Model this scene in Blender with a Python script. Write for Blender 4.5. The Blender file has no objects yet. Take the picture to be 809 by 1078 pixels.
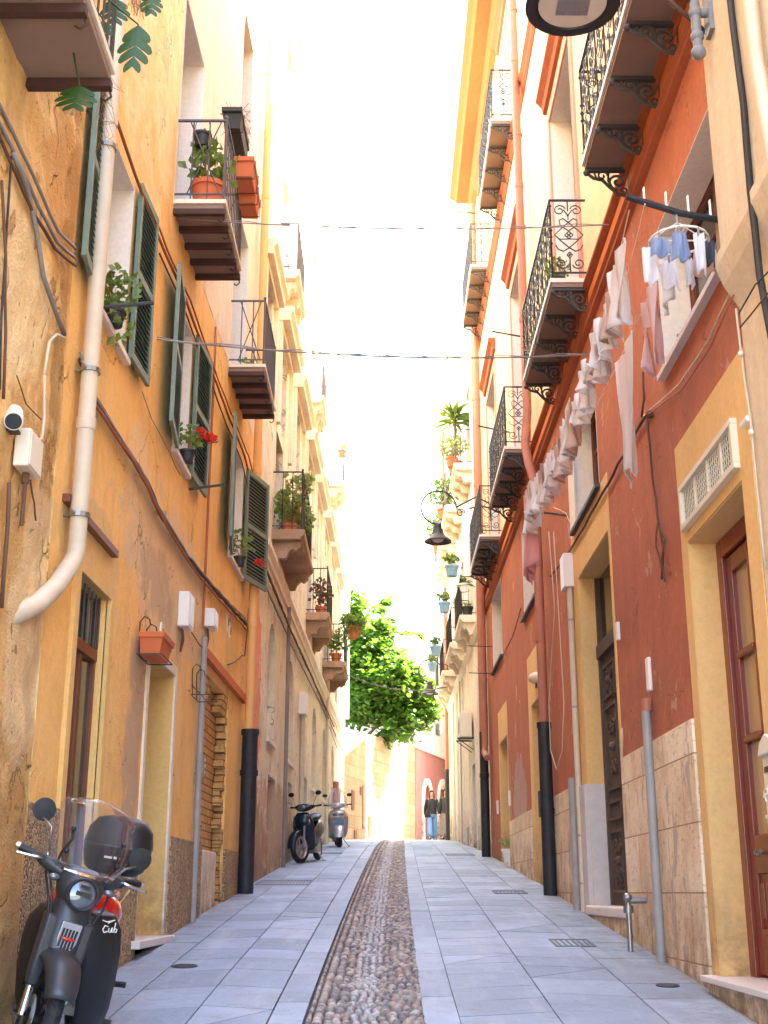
import bpy, bmesh, math, random
from mathutils import Vector, Matrix, noise
R_ = math.radians
sc = bpy.context.scene
col = sc.collection
random.seed(7)

# ---------------------------------------------------------------- camera
PITCH = math.atan(401 / 1304.0)
cd = bpy.data.cameras.new('camera'); cam = bpy.data.objects.new('camera', cd); col.objects.link(cam)
cam.location = (0, 0, 0); cam.rotation_euler = (R_(90) + PITCH, 0, 0)
cd.sensor_fit = 'VERTICAL'; cd.sensor_height = 24; cd.lens = 24 * 1304 / 1078.0
cd.clip_start = 0.05; cd.clip_end = 2000
sc.camera = cam
# ---------------------------------------------------------------- world, sun, exposure
SUN_EL, SUN_AZ = R_(52), R_(76)          # azimuth measured from +Y (down the street) towards +X
w = bpy.data.worlds.new('World'); sc.world = w; w.use_nodes = True
nt = w.node_tree; nt.nodes.clear()
sky = nt.nodes.new('ShaderNodeTexSky'); sky.sky_type = 'NISHITA'; sky.sun_disc = False
sky.sun_elevation = SUN_EL; sky.sun_rotation = SUN_AZ
sky.air_density = 1.0; sky.dust_density = 1.2; sky.ozone_density = 1.0
bg = nt.nodes.new('ShaderNodeBackground'); bg.inputs[1].default_value = 0.15
wo = nt.nodes.new('ShaderNodeOutputWorld')
nt.links.new(sky.outputs[0], bg.inputs[0]); nt.links.new(bg.outputs[0], wo.inputs[0])
sl = bpy.data.lights.new('sun', 'SUN'); sl.energy = 5.0; sl.angle = R_(0.6); sl.color = (1.0, 0.93, 0.82)
so = bpy.data.objects.new('sun', sl); col.objects.link(so)
sd = Vector((math.sin(SUN_AZ) * math.cos(SUN_EL), math.cos(SUN_AZ) * math.cos(SUN_EL), math.sin(SUN_EL)))
so.rotation_euler = sd.to_track_quat('Z', 'Y').to_euler(); so.location = (20, 10, 40)
vs = sc.view_settings; vs.view_transform = 'Standard'; vs.look = 'None'; vs.gamma = 1.0; vs.use_curve_mapping = False
vs.exposure = 3.82
sc.render.engine = 'CYCLES'
cy = sc.cycles
cy.use_denoising = True; cy.max_bounces = 10; cy.diffuse_bounces = 7; cy.glossy_bounces = 3
cy.transmission_bounces = 6; cy.transparent_max_bounces = 12; cy.caustics_reflective = False; cy.caustics_refractive = False
cy.sample_clamp_indirect = 8

# ---------------------------------------------------------------- pixel -> wall helpers (reference photo 809x1078)
F_ = 1304.0
def ray(px, py):
    up = 539 - py
    return (px - 404.5, F_ * math.cos(PITCH) - up * math.sin(PITCH), F_ * math.sin(PITCH) + up * math.cos(PITCH))
def lw(Y): return -2.17 + 0.0165 * Y          # left house line
def W(s, Y, z, d=0.0):                         # point on a house wall, d metres out into the street
    return (lw(Y) + d, Y, z) if s == 'L' else (2.2 - d, Y, z)
def pw(s, px, py, d=0.0):
    a, b, c = ray(px, py)
    t = (-2.17 + d) / (a - 0.0165 * b) if s == 'L' else (2.2 - d) / a
    return (a * t, b * t, c * t)
def pd(px, py, Y):
    a, b, c = ray(px, py); return (a * Y / b, Y, c * Y / b)
GP = [(-40, -3.9), (0, -1.42), (6, -0.87), (10, -0.52), (16.6, 0.0), (24, 0.55), (33, 1.17), (46, 1.82), (56, 1.95), (90, 2.0), (400, 2.0)]
def g(Y):
    for i in range(len(GP) - 1):
        if Y <= GP[i + 1][0]:
            (a, p), (b, q) = GP[i], GP[i + 1]
            m0 = (q - GP[i - 1][1]) / (b - GP[i - 1][0]) if i else (q - p) / (b - a)
            m1 = (GP[i + 2][1] - p) / (GP[i + 2][0] - a) if i + 2 < len(GP) else (q - p) / (b - a)
            t = (Y - a) / (b - a); h = b - a
            return ((2*t**3 - 3*t*t + 1) * p + (t**3 - 2*t*t + t) * h * m0 + (-2*t**3 + 3*t*t) * q + (t**3 - t*t) * h * m1)
    return 2.0
def cx(Y): return -0.12 + 0.42 * max(0.0, (min(Y, 46) - 7.7) / 34) ** 1.3     # centre line of the cobbles

# ---------------------------------------------------------------- mesh builder
class B:
    def __init__(s): s.v = []; s.f = []
    def add(s, vs, fs):
        o = len(s.v); s.v += [tuple(v) for v in vs]; s.f += [tuple(i + o for i in f) for f in fs]; return s
    def poly(s, *p): return s.add(p, [tuple(range(len(p)))])
    def hexa(s, p): # 8 points: bottom 4 ccw, top 4 ccw
        return s.add(p, [(3, 2, 1, 0), (4, 5, 6, 7), (0, 1, 5, 4), (1, 2, 6, 5), (2, 3, 7, 6), (3, 0, 4, 7)])
    def box(s, x0, x1, y0, y1, z0, z1):
        return s.hexa([(x0, y0, z0), (x1, y0, z0), (x1, y1, z0), (x0, y1, z0), (x0, y0, z1), (x1, y0, z1), (x1, y1, z1), (x0, y1, z1)])
    def wb(s, sd, Y0, Y1, z0, z1, d0, d1):
        return s.hexa([W(sd, Y0, z0, d0), W(sd, Y1, z0, d0), W(sd, Y1, z0, d1), W(sd, Y0, z0, d1),
                       W(sd, Y0, z1, d0), W(sd, Y1, z1, d0), W(sd, Y1, z1, d1), W(sd, Y0, z1, d1)])
    def obox(s, c, ax, ay, az, hx, hy, hz):
        c = Vector(c); ax, ay, az = Vector(ax), Vector(ay), Vector(az)
        q = [(-1, -1), (1, -1), (1, 1), (-1, 1)]
        return s.hexa([c + ax * hx * a + ay * hy * b + az * hz * k for k in (-1, 1) for a, b in q])
    def grid(s, rows, close=False):
        o = len(s.v); n = len(rows[0])
        for r in rows: s.v += [tuple(p) for p in r]
        for j in range(len(rows) - 1):
            for k in range(n - 1): s.f.append((o+j*n+k, o+j*n+k+1, o+(j+1)*n+k+1, o+(j+1)*n+k))
        return s
    def tube(s, pts, r, n=6, caps=True, closed=False):
        pts = [Vector(p) for p in pts]; m = len(pts)
        rs = r if isinstance(r, (list, tuple)) else [r] * m
        o = len(s.v); up = None
        for i, p in enumerate(pts):
            if closed: t = pts[(i + 1) % m] - pts[i - 1]
            else: t = pts[min(i + 1, m - 1)] - pts[max(i - 1, 0)]
            if t.length < 1e-9: t = Vector((0, 0, 1))
            t.normalize()
            if up is None:
                up = t.orthogonal().normalized()
                if abs(t.z) < 0.9: up = (Vector((0, 0, 1)) - t * t.z).normalized()
            else:
                up = up - t * up.dot(t)
                if up.length < 1e-6: up = t.orthogonal()
                up.normalize()
            b = t.cross(up)
            for k in range(n):
                a = 2 * math.pi * (k + 0.5) / n
                s.v.append(tuple(p + (up * math.cos(a) + b * math.sin(a)) * rs[i]))
        for i in range(m if closed else m - 1):
            for k in range(n):
                a0 = o + i * n + k; a1 = o + i * n + (k + 1) % n
                b0 = o + ((i + 1) % m) * n + k; b1 = o + ((i + 1) % m) * n + (k + 1) % n
                s.f.append((a0, a1, b1, b0))
        if caps and not closed:
            s.f.append(tuple(o + k for k in reversed(range(n)))); s.f.append(tuple(o + (m - 1) * n + k for k in range(n)))
        return s
    def lathe(s, prof, n=16, M=None, caps=True):
        o = len(s.v); M = M or Matrix()
        for r, z in prof:
            for k in range(n):
                a = 2 * math.pi * k / n
                s.v.append(tuple(M @ Vector((r * math.cos(a), r * math.sin(a), z))))
        for i in range(len(prof) - 1):
            for k in range(n):
                s.f.append((o + i*n + k, o + i*n + (k+1) % n, o + (i+1)*n + (k+1) % n, o + (i+1)*n + k))
        if caps:
            s.f.append(tuple(o + k for k in reversed(range(n)))); s.f.append(tuple(o + (len(prof)-1)*n + k for k in range(n)))
        return s
    def ball(s, c, r, n=10, sq=(1, 1, 1)):
        prof = [(max(1e-4, r * math.sin(math.pi * i / n)), -r * math.cos(math.pi * i / n)) for i in range(n + 1)]
        return s.lathe(prof, n, Matrix.Translation(c) @ Matrix.Diagonal((*sq, 1)), caps=False)
    def prism(s, pa, pb): # two equal polygons
        n = len(pa); o = len(s.v); s.v += [tuple(p) for p in pa] + [tuple(p) for p in pb]
        s.f.append(tuple(o + i for i in reversed(range(n)))); s.f.append(tuple(o + n + i for i in range(n)))
        for i in range(n): s.f.append((o + i, o + (i+1) % n, o + n + (i+1) % n, o + n + i))
        return s
    def mould(s, sd, Y0, Y1, prof):   # prof: closed [(d,z)]
        return s.prism([W(sd, Y0, z, d) for d, z in prof], [W(sd, Y1, z, d) for d, z in prof])
    def loft(s, rings, caps=True):    # rings of equal count
        o = len(s.v); n = len(rings[0])
        for r in rings: s.v += [tuple(p) for p in r]
        for i in range(len(rings) - 1):
            for k in range(n): s.f.append((o+i*n+k, o+i*n+(k+1) % n, o+(i+1)*n+(k+1) % n, o+(i+1)*n+k))
        if caps: s.f.append(tuple(o + k for k in reversed(range(n)))); s.f.append(tuple(o+(len(rings)-1)*n+k for k in range(n)))
        return s
    def xf(s, M, start=0):
        for i in range(start, len(s.v)): s.v[i] = tuple(M @ Vector(s.v[i]))
        return s
    def build(s, name, mat, parent=None, smooth=False, bevel=0, fix=True, sub=0, rel=True):
        me = bpy.data.meshes.new(name)
        off = Vector((0, 0, 0))
        p = parent
        if rel and parent is not None and parent.get('wl'): off = Vector(parent['wl'])
        me.from_pydata([Vector(v) - off for v in s.v], [], s.f)
        if fix:
            bm = bmesh.new(); bm.from_mesh(me); bmesh.ops.recalc_face_normals(bm, faces=bm.faces[:]); bm.to_mesh(me); bm.free()
        me.materials.append(mat)
        o = bpy.data.objects.new(name, me); col.objects.link(o)
        if parent is not None:
            o.parent = parent
        if smooth:
            me.shade_smooth()
            if smooth is not True:
                me.set_sharp_from_angle(angle=R_(smooth))
        if bevel:
            m = o.modifiers.new('bevel', 'BEVEL'); m.width = bevel; m.segments = 2; m.limit_method = 'ANGLE'; m.angle_limit = R_(35)
        if sub:
            m = o.modifiers.new('subdivision', 'SUBSURF'); m.levels = sub; m.render_levels = sub
        return o
def tag(o, label=None, cat=None, group=None, kind=None):
    if label: o['label'] = label
    if cat: o['category'] = cat
    if group: o['group'] = group
    if kind: o['kind'] = kind
    return o
def thing(name, label, cat, loc=(0, 0, 0), rz=0.0, group=None, world=False, rot=None):
    o = bpy.data.objects.new(name, None); col.objects.link(o); o.location = loc
    o.rotation_euler = rot if rot else (0, 0, rz); o.empty_display_size = 0.2
    if world: o['wl'] = tuple(loc)           # parts are modelled in world coordinates
    return tag(o, label, cat, group)
def sub_anchor(name, parent, loc, rz=0.0):     # a part that only groups sub-parts (a balcony, a window)
    o = bpy.data.objects.new(name, None); col.objects.link(o); o.parent = parent
    off = Vector(parent['wl']) if parent.get('wl') else Vector()
    o.location = Vector(loc) - off; o.rotation_euler = (0, 0, rz); o.empty_display_size = 0.1
    return o
def copy_tree(o, parent=None, loc=None, rz=None, label=None, group=None):
    kids = [c for c in bpy.data.objects if c.parent == o]
    c = o.copy(); col.objects.link(c)
    c.parent = parent if parent is not None else o.parent
    if loc is not None: c.location = loc
    if rz is not None: c.rotation_euler = (0, 0, rz)
    if label: c['label'] = label
    if group: c['group'] = group
    for k in kids: copy_tree(k, c)
    return c
def adopt(o, parent, loc, rz=0.0):
    off = Vector(parent['wl']) if parent.get('wl') else Vector()
    o.parent = parent; o.location = Vector(loc) - off; o.rotation_euler = (0, 0, rz); return o

# ---------------------------------------------------------------- materials
def srgb(r, g_, b):
    f = lambda c: (c / 255) / 12.92 if c / 255 <= 0.04045 else ((c / 255 + 0.055) / 1.055) ** 2.4
    return (f(r), f(g_), f(b), 1)
class N:
    def __init__(s, name):
        s.m = bpy.data.materials.new(name); s.m.use_nodes = True; s.t = s.m.node_tree; s.t.nodes.clear()
        s.out = s.t.nodes.new('ShaderNodeOutputMaterial'); s.bs = s.t.nodes.new('ShaderNodeBsdfPrincipled')
        s.t.links.new(s.bs.outputs[0], s.out.inputs[0])
        s.geo = None
    def n(s, ty, **kw):
        x = s.t.nodes.new('ShaderNode' + ty)
        for k, v in kw.items(): setattr(x, k, v)
        return x
    def l(s, a, b): s.t.links.new(a, b)
    def pos(s, objc=False):
        if objc:
            return s.n('TexCoord').outputs['Object']
        if s.geo is None: s.geo = s.n('NewGeometry')
        return s.geo.outputs['Position']
    def noise(s, scale, detail=4, rough=0.6, vec=None, dist=0.0, sc3=None):
        x = s.n('TexNoise'); x.inputs['Scale'].default_value = scale; x.inputs['Detail'].default_value = detail
        x.inputs['Roughness'].default_value = rough; x.inputs['Distortion'].default_value = dist
        v = vec if vec is not None else s.pos()
        if sc3:
            mp = s.n('Mapping'); mp.inputs['Scale'].default_value = sc3; s.l(v, mp.inputs['Vector']); v = mp.outputs[0]
        s.l(v, x.inputs['Vector']); return x.outputs['Fac']
    def ramp(s, fac, a, b, ca=(0, 0, 0, 1), cb=(1, 1, 1, 1)):
        x = s.n('ValToRGB'); e = x.color_ramp.elements
        e[0].position = a; e[1].position = b; e[0].color = ca; e[1].color = cb
        s.l(fac, x.inputs[0]); return x.outputs[0]
    def mix(s, fac, a, b, mode='MIX'):
        x = s.n('Mix', data_type='RGBA', blend_type=mode)
        for v, i in ((fac, 0), (a, 6), (b, 7)):
            if hasattr(v, 'links') or hasattr(v, 'is_linked'): s.l(v, x.inputs[i])
            else: x.inputs[i].default_value = v
        return x.outputs[2]
    def math(s, op, a, b=0.0, clamp=False):
        x = s.n('Math', operation=op); x.use_clamp = clamp
        for v, i in ((a, 0), (b, 1)):
            if hasattr(v, 'is_linked'): s.l(v, x.inputs[i])
            else: x.inputs[i].default_value = v
        return x.outputs[0]
    def sep(s):
        x = s.n('SeparateXYZ'); s.l(s.pos(), x.inputs[0]); return x.outputs
    def ell(s, cy, cz, ry, rz, edge=0.25, nz=1.0, nscale=2.2):  # noisy ellipse mask on a wall (Y,z)
        x = s.sep()
        a = s.math('DIVIDE', s.math('SUBTRACT', x[1], cy), ry); b = s.math('DIVIDE', s.math('SUBTRACT', x[2], cz), rz)
        d = s.math('ADD', s.math('MULTIPLY', a, a), s.math('MULTIPLY', b, b))
        d = s.math('ADD', d, s.math('MULTIPLY', s.math('SUBTRACT', s.noise(nscale, 5, 0.65), 0.5), 3.0 * nz))
        return s.math('DIVIDE', s.math('SUBTRACT', 1.0, d), edge, clamp=True)
    def bump(s, h, strength=0.3, dist=0.02, prev=None):
        x = s.n('Bump'); x.inputs['Strength'].default_value = strength; x.inputs['Distance'].default_value = dist
        s.l(h, x.inputs['Height'])
        if prev is not None: s.l(prev, x.inputs['Normal'])
        return x.outputs[0]
    def fin(s, colr=None, rough=0.8, metal=0.0, nrm=None, spec=0.5, **kw):
        if colr is not None:
            if hasattr(colr, 'is_linked'): s.l(colr, s.bs.inputs['Base Color'])
            else: s.bs.inputs['Base Color'].default_value = colr
        if hasattr(rough, 'is_linked'): s.l(rough, s.bs.inputs['Roughness'])
        else: s.bs.inputs['Roughness'].default_value = rough
        s.bs.inputs['Metallic'].default_value = metal; s.bs.inputs['Specular IOR Level'].default_value = spec
        if nrm is not None: s.l(nrm, s.bs.inputs['Normal'])
        for k, v in kw.items(): s.bs.inputs[k.replace('_', ' ')].default_value = v
        return s.m
def dark(c, k): return (c[0] * k, c[1] * k, c[2] * k, 1)
def plain(name, c, rough=0.6, metal=0.0, var=0.25, scale=6, bump=0.15, bscale=40, spec=0.5, **kw):
    m = N(name); v = m.pos(True)
    f = m.noise(scale, 4, 0.6, vec=v)
    cc = m.mix(f, dark(c, 1 - var), dark(c, 1 + var * 0.6))
    nr = m.bump(m.noise(bscale, 3, 0.6, vec=v), bump, 0.004) if bump else None
    return m.fin(cc, rough, metal, nr, spec, **kw)
def stucco(name, base, alt, streak=0.35, patches=(), fine=0.35, pits=0.0, peel=0.0, peelc=None, crack=0.0, grime=0.5, rough=0.92):
    m = N(name)
    big = m.ramp(m.noise(0.9, 5, 0.6), 0.35, 0.72)
    c = m.mix(big, base, alt)
    st = m.ramp(m.noise(1.0, 5, 0.7, sc3=(3.0, 3.0, 0.35)), 0.48, 0.75)         # rain streaks, long in z
    c = m.mix(m.math('MULTIPLY', st, streak), c, dark(base, 0.55))
    sm = m.noise(22, 4, 0.7)
    c = m.mix(m.math('MULTIPLY', m.ramp(sm, 0.42, 0.7), 0.35), c, dark(alt, 0.7))
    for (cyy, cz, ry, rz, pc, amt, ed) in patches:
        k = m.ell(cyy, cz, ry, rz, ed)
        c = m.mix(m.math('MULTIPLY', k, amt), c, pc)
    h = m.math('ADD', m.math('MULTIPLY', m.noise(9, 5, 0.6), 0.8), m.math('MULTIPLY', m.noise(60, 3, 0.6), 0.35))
    # blotches of damp and dust at several sizes
    c = m.mix(m.math('MULTIPLY', m.ramp(m.noise(2.7, 7, 0.72, dist=0.4), 0.50, 0.66), 0.32 * grime + 0.02), c, dark(base, 0.62))
    c = m.mix(m.math('MULTIPLY', m.ramp(m.noise(4.4, 7, 0.7), 0.54, 0.70), 0.32 * min(1, grime)), c, (min(1, base[0] * 1.12 + .03), min(1, base[1] * 1.15 + .05), min(1, base[2] * 1.2 + .07), 1))
    if peel:
        pk = m.ramp(m.noise(2.1, 9, 0.66, dist=0.25), 0.64 - 0.05 * peel, 0.655 - 0.05 * peel)
        c = m.mix(m.math('MULTIPLY', pk, 0.85), c, peelc or dark(alt, 0.8)); h = m.math('SUBTRACT', h, m.math('MULTIPLY', pk, 0.9))
    if crack:
        vo = m.n('TexVoronoi', feature='DISTANCE_TO_EDGE'); vo.inputs['Scale'].default_value = 1.15
        wv = m.n('Vector' + 'Math', operation='ADD'); nz = m.n('TexNoise'); nz.inputs['Scale'].default_value = 3.0; m.l(m.pos(), nz.inputs['Vector'])
        ms = m.n('VectorMath', operation='SCALE'); m.l(nz.outputs['Color'], ms.inputs[0]); ms.inputs['Scale'].default_value = 0.5
        m.l(m.pos(), wv.inputs[0]); m.l(ms.outputs[0], wv.inputs[1]); m.l(wv.outputs[0], vo.inputs['Vector'])
        ck = m.math('MULTIPLY', m.ramp(vo.outputs['Distance'], 0.003, 0.010, (1, 1, 1, 1), (0, 0, 0, 1)), m.ramp(m.noise(1.3, 3), 0.50, 0.56))
        c = m.mix(m.math('MULTIPLY', ck, crack), c, dark(alt, 0.35)); h = m.math('SUBTRACT', h, ck)
    # splash dirt along the foot of the wall
    x_ = m.sep(); hgt = m.math('SUBTRACT', x_[2], m.math('SUBTRACT', m.math('MULTIPLY', x_[1], 0.075), 1.3))
    gd = m.math('MULTIPLY', m.math('SUBTRACT', 1.0, m.math('DIVIDE', hgt, 0.9), clamp=True), m.ramp(m.noise(5, 6, 0.7), 0.35, 0.6))
    c = m.mix(m.math('MULTIPLY', gd, 0.75), c, srgb(112, 92, 76))
    if pits:
        p = m.ramp(m.noise(26, 7, 0.75, dist=0.3, sc3=(1, 1, 0.55)), 0.31, 0.37)
        c = m.mix(p, dark(alt, 0.3), c)
        h = m.math('ADD', h, m.math('MULTIPLY', p, pits))
    return m.fin(c, rough, 0, m.bump(h, fine, 0.03), 0.25)
M = {}
YEL = srgb(248, 196, 116); TER = srgb(190, 114, 82)
grey_pl = srgb(222, 196, 156); cream = srgb(238, 218, 180)
M['cornice_paint'] = stucco('cornice_paint', srgb(142, 98, 56), srgb(134, 92, 52), 0.15, (), 0.15, grime=.1)
M['rough_yellow'] = stucco('rough_yellow', srgb(240, 202, 134), srgb(218, 172, 104), 0.6,
    [(7.0, 3.0, .12, 3.5, srgb(150, 108, 60), .7, .5), (5.8, 1.0, .5, .9, srgb(160, 118, 66), .6, .4), (6.9, 4.2, 0.5, 0.7, srgb(186, 132, 70), 0.6, 0.3), (6.6, 2.0, 0.5, 0.9, srgb(178, 128, 70), 0.5, 0.4), (6.5, 0.0, 1.2, 1.0, srgb(170, 135, 85), 0.7, 0.5), (6.2, 3.2, 0.6, 0.5, srgb(235, 215, 170), 0.6, 0.3), (6.9, 1.4, 0.4, 0.9, srgb(238, 214, 170), 0.5, 0.3)], 1.0, pits=0.9, peel=.8, peelc=srgb(190, 146, 88), crack=.3, grime=1.2)
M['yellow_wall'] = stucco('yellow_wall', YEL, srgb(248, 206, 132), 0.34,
    [(8.8, 9.6, 4.5, 4.2, srgb(252, 228, 178), 0.85, 0.9), (11.3, 2.75, 2.3, 0.65, grey_pl, 0.85, 0.2), (10.6, 2.6, 1.0, 0.35, srgb(186, 160, 132), 0.6, 0.5), (12.4, 2.9, .7, 0.3, srgb(236, 206, 160), 0.7, 0.5), (10.0, 1.0, 0.35, 1.2, srgb(190, 164, 140), 0.8, 0.5), (13.2, 1.6, 0.35, 1.3, grey_pl, 0.8, 0.15),  # first patch paints the pale wash of glare into the upper wall
     (8.25, 2.3, 0.9, 0.35, srgb(222, 186, 124), 0.85, 0.2), (9.6, 3.35, 0.5, 0.35, srgb(236, 204, 150), 0.7, 0.2), (15.4, 2.9, 0.6, 0.4, srgb(226, 190, 120), 0.8, 0.2)], 0.5, peel=.55, peelc=srgb(228, 198, 150), crack=.7, grime=.8)
M['pebble'] = None
def pebble():
    m = N('pebble_dash'); f = m.n('TexVoronoi'); f.inputs['Scale'].default_value = 62; m.l(m.pos(), f.inputs['Vector'])
    hs = m.n('SeparateColor'); m.l(f.outputs['Color'], hs.inputs[0])
    c = m.mix(hs.outputs[0], srgb(112, 86, 62), srgb(214, 184, 142))
    c = m.mix(m.math('MULTIPLY', m.ramp(m.noise(2, 4), 0.4, 0.7), 0.4), c, srgb(120, 95, 66))
    h = m.math('SUBTRACT', 0.6, f.outputs['Distance'])
    return m.fin(c, 0.9, 0, m.bump(h, 0.9, 0.02), 0.3)
M['pebble'] = pebble()
M['cream_stone'] = stucco('cream_stone', srgb(244, 232, 210), srgb(232, 216, 190), 0.4, (), 0.3)
M['trim_yellow'] = stucco('trim_yellow', srgb(236, 196, 126), srgb(226, 184, 112), 0.3, (), 0.3, grime=.4)
M['beige_wall'] = stucco('beige_wall', srgb(238, 230, 204), srgb(218, 206, 178), 0.6,
    [(17.7, 2.4, 1.0, 2.2, srgb(232, 150, 112), 0.95, 0.1), (18.6, 0.5, 1.6, 0.8, srgb(160, 120, 92), 0.8, 0.2), (21.5, 1.0, 3.5, 0.8, srgb(178, 138, 104), 0.7, 0.25),
     (17.5, 4.6, 0.7, 0.5, srgb(214, 96, 62), 0.8, 0.2), (28, 12, 26, 6.5, srgb(248, 240, 222), 0.85, 0.9)], 0.6, peel=.7, peelc=srgb(186, 158, 126), crack=.9, grime=1.0)  # last patch puts the whitening glare on the upper facade into its colour
M['pale_yellow'] = stucco('pale_yellow', srgb(250, 214, 152), srgb(248, 206, 140), 0.2, (), 0.2)
M['peach_wall'] = stucco('peach_wall', srgb(248, 224, 178), srgb(244, 216, 164), 0.2, (), 0.2, grime=.15)
M['terracotta'] = stucco('terracotta', TER, srgb(178, 104, 78), 0.5, [(20.5, 1.3, 1.0, 0.8, srgb(178, 158, 146), 0.7, 0.1), (22.1, 1.6, .25, .7, srgb(170, 150, 140), .7, .15), (10.2, 1.5, 1.6, .5, srgb(150, 92, 74), .4, .8)], 0.4, peel=.12, peelc=srgb(196, 150, 126), crack=.35, grime=.9)
M['orange_band'] = stucco('orange_band', srgb(212, 124, 70), srgb(204, 116, 64), 0.2, (), 0.2, grime=.2)
M['dark_mould'] = stucco('dark_mould', srgb(166, 90, 58), srgb(156, 82, 52), 0.3, (), 0.2, grime=.3)
M['pink_trim'] = stucco('pink_trim', srgb(222, 158, 138), srgb(214, 146, 126), 0.15, (), 0.15, grime=.1)
M['yellow_panel'] = stucco('yellow_panel', srgb(234, 192, 128), srgb(228, 184, 120), 0.18, (), 0.15, grime=.12)
M['white_reveal'] = stucco('white_reveal', srgb(244, 236, 224), srgb(238, 228, 212), 0.15, (), 0.15, grime=.08)
M['near_beige'] = stucco('near_beige', srgb(230, 210, 180), srgb(220, 196, 162), 0.4, (), 0.2, grime=.25)
M['far_cream'] = stucco('far_cream', srgb(236, 224, 204), srgb(224, 208, 184), 0.5, (), 0.35)
M['far_red'] = stucco('far_red', srgb(188, 126, 112), srgb(178, 116, 102), 0.2, (), 0.3)
def stone_blocks(name, c1, c2, mort, bw, bh, along='y', bumpk=0.5, stain=None, extra=False):
    m = N(name); x = m.sep(); cb = m.n('CombineXYZ'); m.l(x[1], cb.inputs[0]); m.l(x[2], cb.inputs[1])
    br = m.n('TexBrick'); m.l(cb.outputs[0], br.inputs['Vector'])
    br.inputs['Scale'].default_value = 1.0; br.inputs['Brick Width'].default_value = bw; br.inputs['Row Height'].default_value = bh
    br.inputs['Mortar Size'].default_value = 0.006 if bh > 0.15 else 0.008; br.inputs['Mortar Smooth'].default_value = 0.2
    br.inputs['Color1'].default_value = c1; br.inputs['Color2'].default_value = c2; br.inputs['Mortar'].default_value = mort
    c = br.outputs['Color']
    c = m.mix(m.math('MULTIPLY', m.ramp(m.noise(2.2, 5, 0.7), 0.42, 0.68), 0.55), c, stain or dark(c1, 0.55))
    c = m.mix(m.math('MULTIPLY', m.ramp(m.noise(16, 5, 0.75, sc3=(1, 1, 1.6)), 0.56, 0.64), 0.55), c, srgb(128, 86, 60))
    if extra:      # grey cement repairs, rust runs and worn lower edge
        k1 = m.ramp(m.noise(2.6, 7, 0.6, sc3=(1, 1.6, .7)), 0.60, 0.615); c = m.mix(m.math('MULTIPLY', k1, .7), c, srgb(172, 154, 140))
        k2 = m.ramp(m.noise(2.4, 6, 0.7, sc3=(1, 1.4, .6)), 0.62, 0.74); c = m.mix(m.math('MULTIPLY', k2, .45), c, srgb(176, 116, 66))
        hg = m.math('SUBTRACT', x[2], m.math('SUBTRACT', m.math('MULTIPLY', x[1], 0.077), 1.31))
        c = m.mix(m.math('MULTIPLY', m.math('MULTIPLY', m.math('SUBTRACT', 1.0, m.math('DIVIDE', hg, .7), clamp=True), m.ramp(m.noise(4, 7, .7), .38, .6)), .85), c, srgb(132, 98, 72))
    h = m.math('ADD', m.math('MULTIPLY', br.outputs['Fac'], -1.0), m.math('MULTIPLY', m.noise(10, 6, 0.7), 0.8))
    return m.fin(c, 0.85, 0, m.bump(h, bumpk, 0.02), 0.3)
M['limestone'] = stone_blocks('limestone_plinth', srgb(242, 226, 196), srgb(226, 204, 172), srgb(160, 128, 100), 1.15, 0.47, stain=srgb(186, 140, 100), extra=True)
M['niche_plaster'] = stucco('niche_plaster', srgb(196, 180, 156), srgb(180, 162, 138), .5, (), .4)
M['brick'] = stone_blocks('old_brick', srgb(222, 178, 112), srgb(202, 154, 96), srgb(120, 86, 54), 0.27, 0.085, bumpk=1.0)
M['garden_stone'] = stone_blocks('garden_stone', srgb(190, 160, 118), srgb(168, 138, 98), srgb(150, 118, 80), 0.9, 0.45, bumpk=0.8)
M['weathered'] = stucco('weathered_stone', srgb(196, 166, 136), srgb(150, 118, 92), 0.5, (), 0.4)
M['marble'] = plain('pale_marble', srgb(226, 214, 204), 0.45, var=0.12, scale=3)
M['grey_marble'] = plain('speckled_marble', srgb(208, 198, 192), 0.6, var=0.2, scale=14, bump=0.4)
M['iron'] = plain('black_iron', (0.012, 0.012, 0.014, 1), 0.45, var=0.4)
M['iron_grey'] = plain('weathered_iron', (0.05, 0.047, 0.045, 1), 0.6, var=0.4)
M['rail_grey'] = plain('grey_painted_iron', (0.09, 0.085, 0.10, 1), 0.5, var=0.3)
M['cast_grey'] = plain('cast_iron_bracket', (0.06, 0.055, 0.05, 1), 0.7, var=0.4)
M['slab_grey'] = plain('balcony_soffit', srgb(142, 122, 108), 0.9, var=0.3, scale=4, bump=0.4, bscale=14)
M['beam'] = plain('dark_rusty_beam', srgb(74, 48, 38), 0.8, var=0.4, scale=9)
M['dark_pipe'] = plain('dark_cast_pipe', (0.024, 0.024, 0.028, 1), 0.6, var=0.8, scale=9, bump=.5, bscale=18)
M['white_pipe'] = plain('pale_pipe', srgb(208, 194, 168), 0.55, var=0.28, scale=5)
M['grey_pipe'] = plain('grey_pipe', srgb(160, 156, 152), 0.5, var=0.3, scale=6)
M['copper'] = plain('terracotta_painted_pipe', srgb(178, 112, 88), 0.65, var=0.35, scale=5)
M['orange_pipe'] = plain('orange_painted_pipe', srgb(232, 178, 108), 0.6, var=0.15, scale=3)
M['cable'] = plain('brown_cable', srgb(104, 72, 52), 0.8, var=0.3)
M['cable_red'] = plain('red_brown_cable', srgb(168, 98, 62), 0.8, var=0.2)
M['cable_grey'] = plain('grey_cable', srgb(138, 132, 128), 0.7, var=0.2)
M['cable_black'] = plain('black_cable', srgb(48, 44, 42), 0.6, var=0.2)
M['green'] = plain('green_shutter_paint', srgb(112, 132, 116), 0.6, var=0.2, scale=5)
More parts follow.
